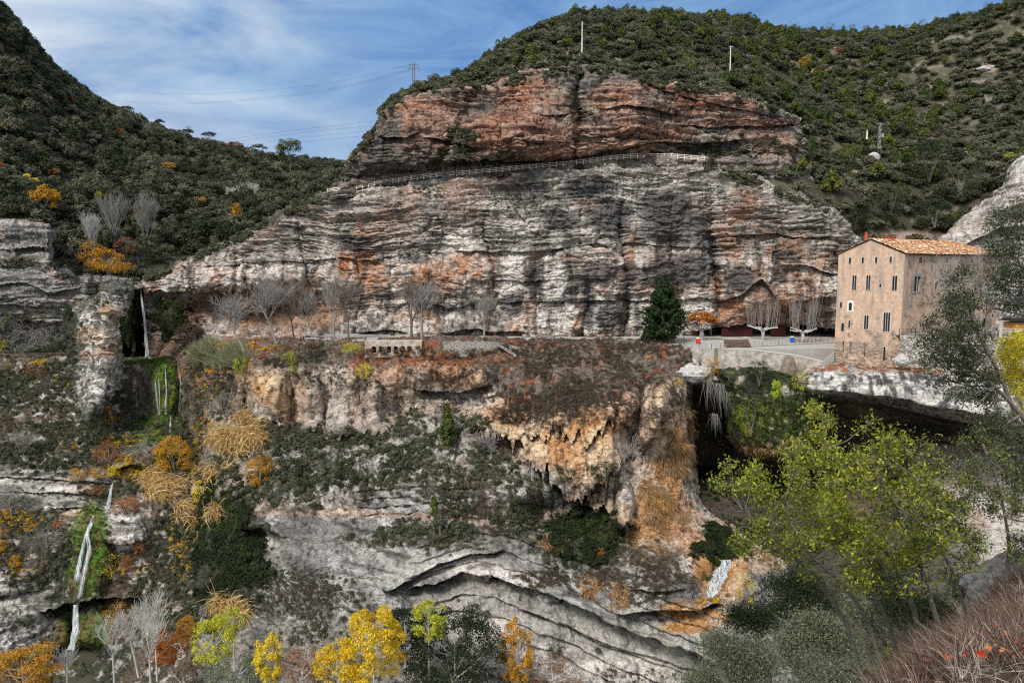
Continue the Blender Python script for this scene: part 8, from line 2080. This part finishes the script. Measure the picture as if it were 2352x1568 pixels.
def fg_tree(name, label, trunk, tr, blobs, d, ncl, L, mats, seed, per=11, sp=.10, depth=1.6, tw=.012, cat='tree'):
    """trunk: frame points root -> tip at distance d; blobs: leafy ellipses (x, y, rx, ry, weight)"""
    big = 'laurel' in name; L = L * (1.12 if big else 1.25); per = int(per * (1.15 if big else 1.1)); ncl = int(ncl * (1.35 if big else 1.15)); sp = sp * 1.15
    rng = np.random.RandomState(seed)
    T_ = [PV(x, y, d + 1.2 - 1.2 * i / max(1, len(trunk) - 1)) for i, (x, y) in enumerate(trunk)]
    root = T_[0] + (T_[0] - T_[1]).normalized() * 2.5
    e = empty(name, root, label, cat)
    X_ = np.array([[*v] for v in [root] + T_]); tt = np.linspace(0, len(X_) - 1, 22); Q_ = pchip(np.arange(len(X_)), X_, tt)
    Q_ += np.stack([fbm(tt * .9 + seed, tt * 0, tt * 0 + k, 2, seed) for k in range(3)], 1) * .10
    rad = tr * (1 - .8 * np.linspace(0, 1, 22))
    loc = np.array([*root])
    MB().tube([tuple(q - loc) for q in Q_], list(rad), 8).build('trunk', M_fgbark, e, smooth=True)
    w = np.array([b_[2] * b_[3] * (b_[4] if len(b_) > 4 else 1) for b_ in blobs], float); w /= w.sum()
    k = rng.choice(len(blobs), ncl, p=w); B_ = np.array([b_[:4] for b_ in blobs])[k]
    a = rng.uniform(0, 6.28, ncl); r = rng.uniform(0, 1, ncl) ** .5
    px, py = B_[:, 0] + np.cos(a) * r * B_[:, 2], B_[:, 1] + np.sin(a) * r * B_[:, 3]
    # clump: pull towards a few boughs
    nb = max(4, ncl // 16); bx_ = rng.choice(ncl, nb); near = np.argmin(np.hypot(px[:, None] - px[bx_][None], py[:, None] - py[bx_][None]), 1)
    px = px + (px[bx_][near] - px) * .58; py = py + (py[bx_][near] - py) * .58
    dz = rng.normal(size=nb)[near] * depth * .6 + rng.normal(size=ncl) * .22
    C = P(px, py, d + dz)
    hub = P(px[bx_], py[bx_] + 10, d + rng.normal(size=nb) * 0 + (rng.normal(size=nb) * 0))
    hub = np.array([C[near == j].mean(0) if (near == j).any() else C[bx_[j]] for j in range(nb)])
    mb = MB()
    for j in range(nb):
        if not (near == j).any(): continue
        # bough leaves the trunk below its hub
        dist = np.linalg.norm(Q_ - hub[j], axis=1) + np.maximum(0, Q_[:, 2] - hub[j][2] + .2) * 2.5; i0 = int(np.argmin(dist)); s = Q_[i0]; mid = (s + hub[j]) / 2 + np.array([0, 0, -.12]) + rng.normal(size=3) * .08
        r0 = min(rad[i0] * .7, .02 + .012 * np.linalg.norm(hub[j] - s))
        mb.tube([tuple(s - loc), tuple(mid - loc), tuple(hub[j] - loc)], [r0, r0 * .7, r0 * .4], 5, caps=False)
        for c_ in C[near == j]:
            m2 = (hub[j] + c_) / 2 + rng.normal(size=3) * .04
            mb.tube([tuple(hub[j] - loc), tuple(m2 - loc), tuple(c_ - loc)], [tw, tw * .7, tw * .4], 3, caps=False)
    mb.build('branches', M_fgbark, e)
    ms = mats if isinstance(mats, (list, tuple)) else [mats]
    grp = rng.randint(0, len(ms), ncl)
    for g, m_ in enumerate(ms):
        V, Fc, lv = leaf_spray(C[grp == g] - loc, rng, per, L, sp)
        o = link('foliage', mesh_np('foliage', V, Fc, 4, m_, lv=lv), e)
    return e
LM = [L_laurel, L_laurel2, L_laurel2]
fg_tree('laurel_tree', 'yellow-green leaning tree reaching farthest left over the undercut', [(1991, 1600), (1944, 1430), (1893, 1352), (1799, 1254), (1707, 1173)], .07, [(1700, 1110, 55, 55), (1770, 1130, 80, 60), (1740, 1230, 60, 50), (1850, 1200, 90, 60), (1820, 1290, 70, 40, .5)], 17, 300, .085, LM, 801)
fg_tree('laurel_tree', 'second yellow-green leaning tree from the left, its stem parallel to the first', [(2042, 1590), (1981, 1410), (1900, 1302), (1832, 1234), (1800, 1160)], .075, [(1880, 1100, 90, 60), (1830, 1050, 60, 40, .7), (1900, 1220, 90, 70), (1960, 1330, 60, 50, .5)], 16, 300, .085, LM, 802)
fg_tree('laurel_tree', 'yellow-green tree rising to a pointed top below the rock shelf', [(2082, 1560), (2035, 1403), (1998, 1342), (1913, 1227), (1900, 1050), (1893, 940)], .075, [(1880, 960, 40, 45), (1910, 1010, 60, 45), (1930, 1090, 90, 70), (1960, 1200, 80, 80), (2000, 960, 30, 25, .5)], 18, 300, .085, LM, 803)
fg_tree('laurel_tree', 'yellow-green tree in the middle of the leaning group, top reaching the dark undercut', [(2137, 1530), (2089, 1390), (2035, 1268), (2001, 1190), (2050, 1000)], .08, [(2050, 990, 45, 55), (2040, 1090, 80, 70), (2060, 1200, 80, 80), (2010, 1290, 80, 60, .7)], 16, 300, .085, LM, 804)
fg_tree('laurel_tree', 'tallest forked yellow-green tree, right of the middle of the leaning group', [(2170, 1500), (2130, 1342), (2089, 1200), (2042, 1139), (1995, 1058)], .085, [(2000, 1070, 60, 50), (2110, 1120, 70, 70), (2120, 1230, 70, 70), (2050, 1330, 80, 50, .6)], 15.5, 260, .085, LM + [L_fgoak], 805)
fg_tree('oak_tree', 'dark-leaved leaning tree right of the yellow-green group', [(2221, 1450), (2194, 1335), (2153, 1241), (2120, 1122), (2110, 1040)], .07, [(2140, 1080, 50, 80), (2190, 1170, 70, 80), (2180, 1270, 70, 70), (2240, 1250, 60, 60)], 19, 330, .07, [L_fgoak, L_laurel2], 806)
fg_tree('oak_tree', 'slim upright dark-leaved tree near the right edge', [(2322, 1380), (2316, 1260), (2312, 1200), (2289, 1106), (2255, 1020)], .075, [(2250, 1010, 60, 70), (2290, 1110, 70, 80), (2320, 1220, 60, 80), (2225, 1100, 40, 60)], 20, 420, .07, [L_fgoak, L_fgoak, L_laurel2], 807)
fg_tree('oak_tree', 'dark spreading evergreen oak in front of the terrace right of the house', [(2420, 1060), (2352, 966), (2293, 898), (2208, 830), (2150, 800)], .13, [(2150, 800, 50, 60), (2200, 850, 70, 60), (2250, 880, 60, 50), (2170, 760, 40, 50), (2110, 760, 12, 30, .4), (2280, 950, 60, 50, .7)], 26, 480, .085, L_fgoak, 808, per=14, sp=.14)
fg_tree('oak_tree', 'upper dark crown of evergreen oak before the far end of the house', [(2352, 1000), (2286, 837), (2245, 769), (2228, 718), (2210, 640)], .10, [(2205, 660, 34, 55), (2215, 720, 45, 45), (2230, 790, 50, 50), (2200, 700, 40, 30)], 27, 300, .085, L_fgoak, 809, per=14, sp=.14)
fg_tree('oak_tree', 'grey-green oak hanging into the picture at the upper right', [(2480, 760), (2420, 700), (2360, 640), (2320, 560), (2300, 500)], .12, [(2310, 540, 42, 60), (2335, 630, 45, 60), (2290, 620, 26, 50, .6), (2350, 480, 20, 40, .6), (2310, 690, 50, 30, .5), (2350, 720, 30, 30, .4)], 30, 560, .09, [L_fgolive, L_fgoak], 810, per=14, sp=.16)
fg_tree('yellow_tree', 'bright yellow-leaved tree at the right edge below the terrace', [(2430, 1100), (2380, 960), (2340, 860), (2325, 800)], .08, [(2322, 810, 32, 36), (2325, 865, 36, 36), (2345, 930, 20, 40, .6), (2348, 790, 20, 30)], 34, 330, .11, L_yellow, 811, per=12, sp=.16)
fg_tree('oak_tree', 'low dark-leaved tree at the right edge under the yellow one', [(2460, 1250), (2400, 1150), (2352, 1060), (2330, 1000)], .08, [(2330, 1010, 50, 50), (2340, 1090, 40, 60), (2270, 950, 40, 30, .5)], 24, 340, .08, L_fgoak, 812, per=13, sp=.13)
# bushes on the slope between the near trees and the gorge
def near_bush(name, label, x, y, rx, ry, d, mat, seed, ncl=420, L=.09, per=12, sp=.12, cat='bush'):
    ncl = int(ncl * 1.25); L = L * 1.25
    rng = np.random.RandomState(seed); root = PV(x, y + ry * 1.05, d); loc = np.array([*root]); e = empty(name, root, label, cat)
    a = rng.normal(size=(ncl, 3)); a /= np.linalg.norm(a, axis=1, keepdims=True); a[:, 2] = np.abs(a[:, 2]) * 1.4 - .35; a *= rng.uniform(.35, 1, (ncl, 1)) ** .5; a *= (1 + 1.1 * fbm(a[:, 0] * 1.9 + seed, a[:, 1] * 1.9, a[:, 2] * 1.9, 3, seed))[:, None]
    hub = rng.normal(size=(ncl // 12, 3)); hub /= np.linalg.norm(hub, axis=1, keepdims=True); hub[:, 2] = np.abs(hub[:, 2]) * 1.3 - .3; hub *= .85
    near = np.argmin(np.linalg.norm(a[:, None] - hub[None], axis=2), 1); a = a + (hub[near] - a) * .5
    lobes = rng.normal(size=(9, 3)); lobes /= np.linalg.norm(lobes, axis=1, keepdims=True); lobes *= rng.uniform(.35, .95, (9, 1)); lobes[:, 2] = np.abs(lobes[:, 2]) * 1.2 - .2
    a = lobes[rng.randint(0, 9, ncl)] + a * rng.uniform(.25, .6, ncl)[:, None]
    C = np.array([*PV(x, y + ry * .3, d)]) + a * np.array([rx, rx, ry]) / F * d
    mb = MB()
    for j in range(len(hub)):
        h = np.array([*PV(x, y + ry * .3, d)]) + hub[j] * np.array([rx, rx, ry]) * .8 / F * d
        mb.tube([(0, 0, -.3), tuple((h - loc) * .5 + rng.normal(size=3) * .1), tuple(h - loc)], [.05, .03, .012], 4, caps=False)
    mb.build('branches', M_fgbark, e)
    V, Fc, lv = leaf_spray(C - loc, rng, per, L, sp * max(1, d / 30), .5)
    link('foliage', mesh_np('foliage', V, Fc, 4, mat, lv=lv), e)
near_bush('olive_bush', 'large grey-green bush at the bottom, leftmost of the bushes under the leaning trees', 1700, 1500, 95, 90, 48, L_fgolive, 821, 900, .15, 14, .2)
near_bush('olive_bush', 'broad grey-green bush in the middle under the leaning yellow-green trees', 1850, 1470, 105, 85, 42, L_olive, 822, 900, .13, 14, .18)
near_bush('olive_bush', 'grey-green bush at the bottom below the broad middle one', 1930, 1560, 120, 60, 34, L_fgolive, 823, 700, .11, 14, .16)
near_bush('olive_bush', 'grey-green bush at the bottom edge left of the large grey-green bush', 1625, 1570, 50, 40, 60, L_olive, 824, 400, .16, 12, .22)
near_bush('dark_bush', 'dark shrub hollow behind the stems of the leaning yellow-green trees', 1830, 1370, 95, 60, 60, L_dark, 825, 700, .17, 14, .24)
near_bush('dark_bush', 'dark shrub behind the right-hand leaning stems', 2090, 1400, 110, 80, 40, L_dark, 826, 700, .13, 14, .18)
near_bush('olive_bush', 'grey-green shrub behind the right-hand leaning stems above the dark one', 2010, 1400, 80, 60, 46, L_olive, 827, 500, .13, 14, .18)
near_bush('green_bush', 'green shrub beside the foot of the slim upright tree', 2250, 1360, 60, 60, 30, L_fgoak, 828, 420, .09, 13, .14)
near_bush('green_bush', 'small leafy green shrub between the stems at the bottom', 2060, 1530, 50, 50, 22, L_laurel2, 829, 260, .075, 12, .1)
near_bush('dark_bush', 'dark shrub left of the grey-green bushes beside the yellow cascade shrub', 1745, 1420, 60, 40, 70, L_dark, 830, 420, .2, 13, .26)
for o in bpy.data.objects:
    l = o.get('label')
    if l and len(l.split()) > 16: print('LONG', len(l.split()), l)
print('SCRIPT DONE', sum(len(m.polygons) for m in bpy.data.meshes))
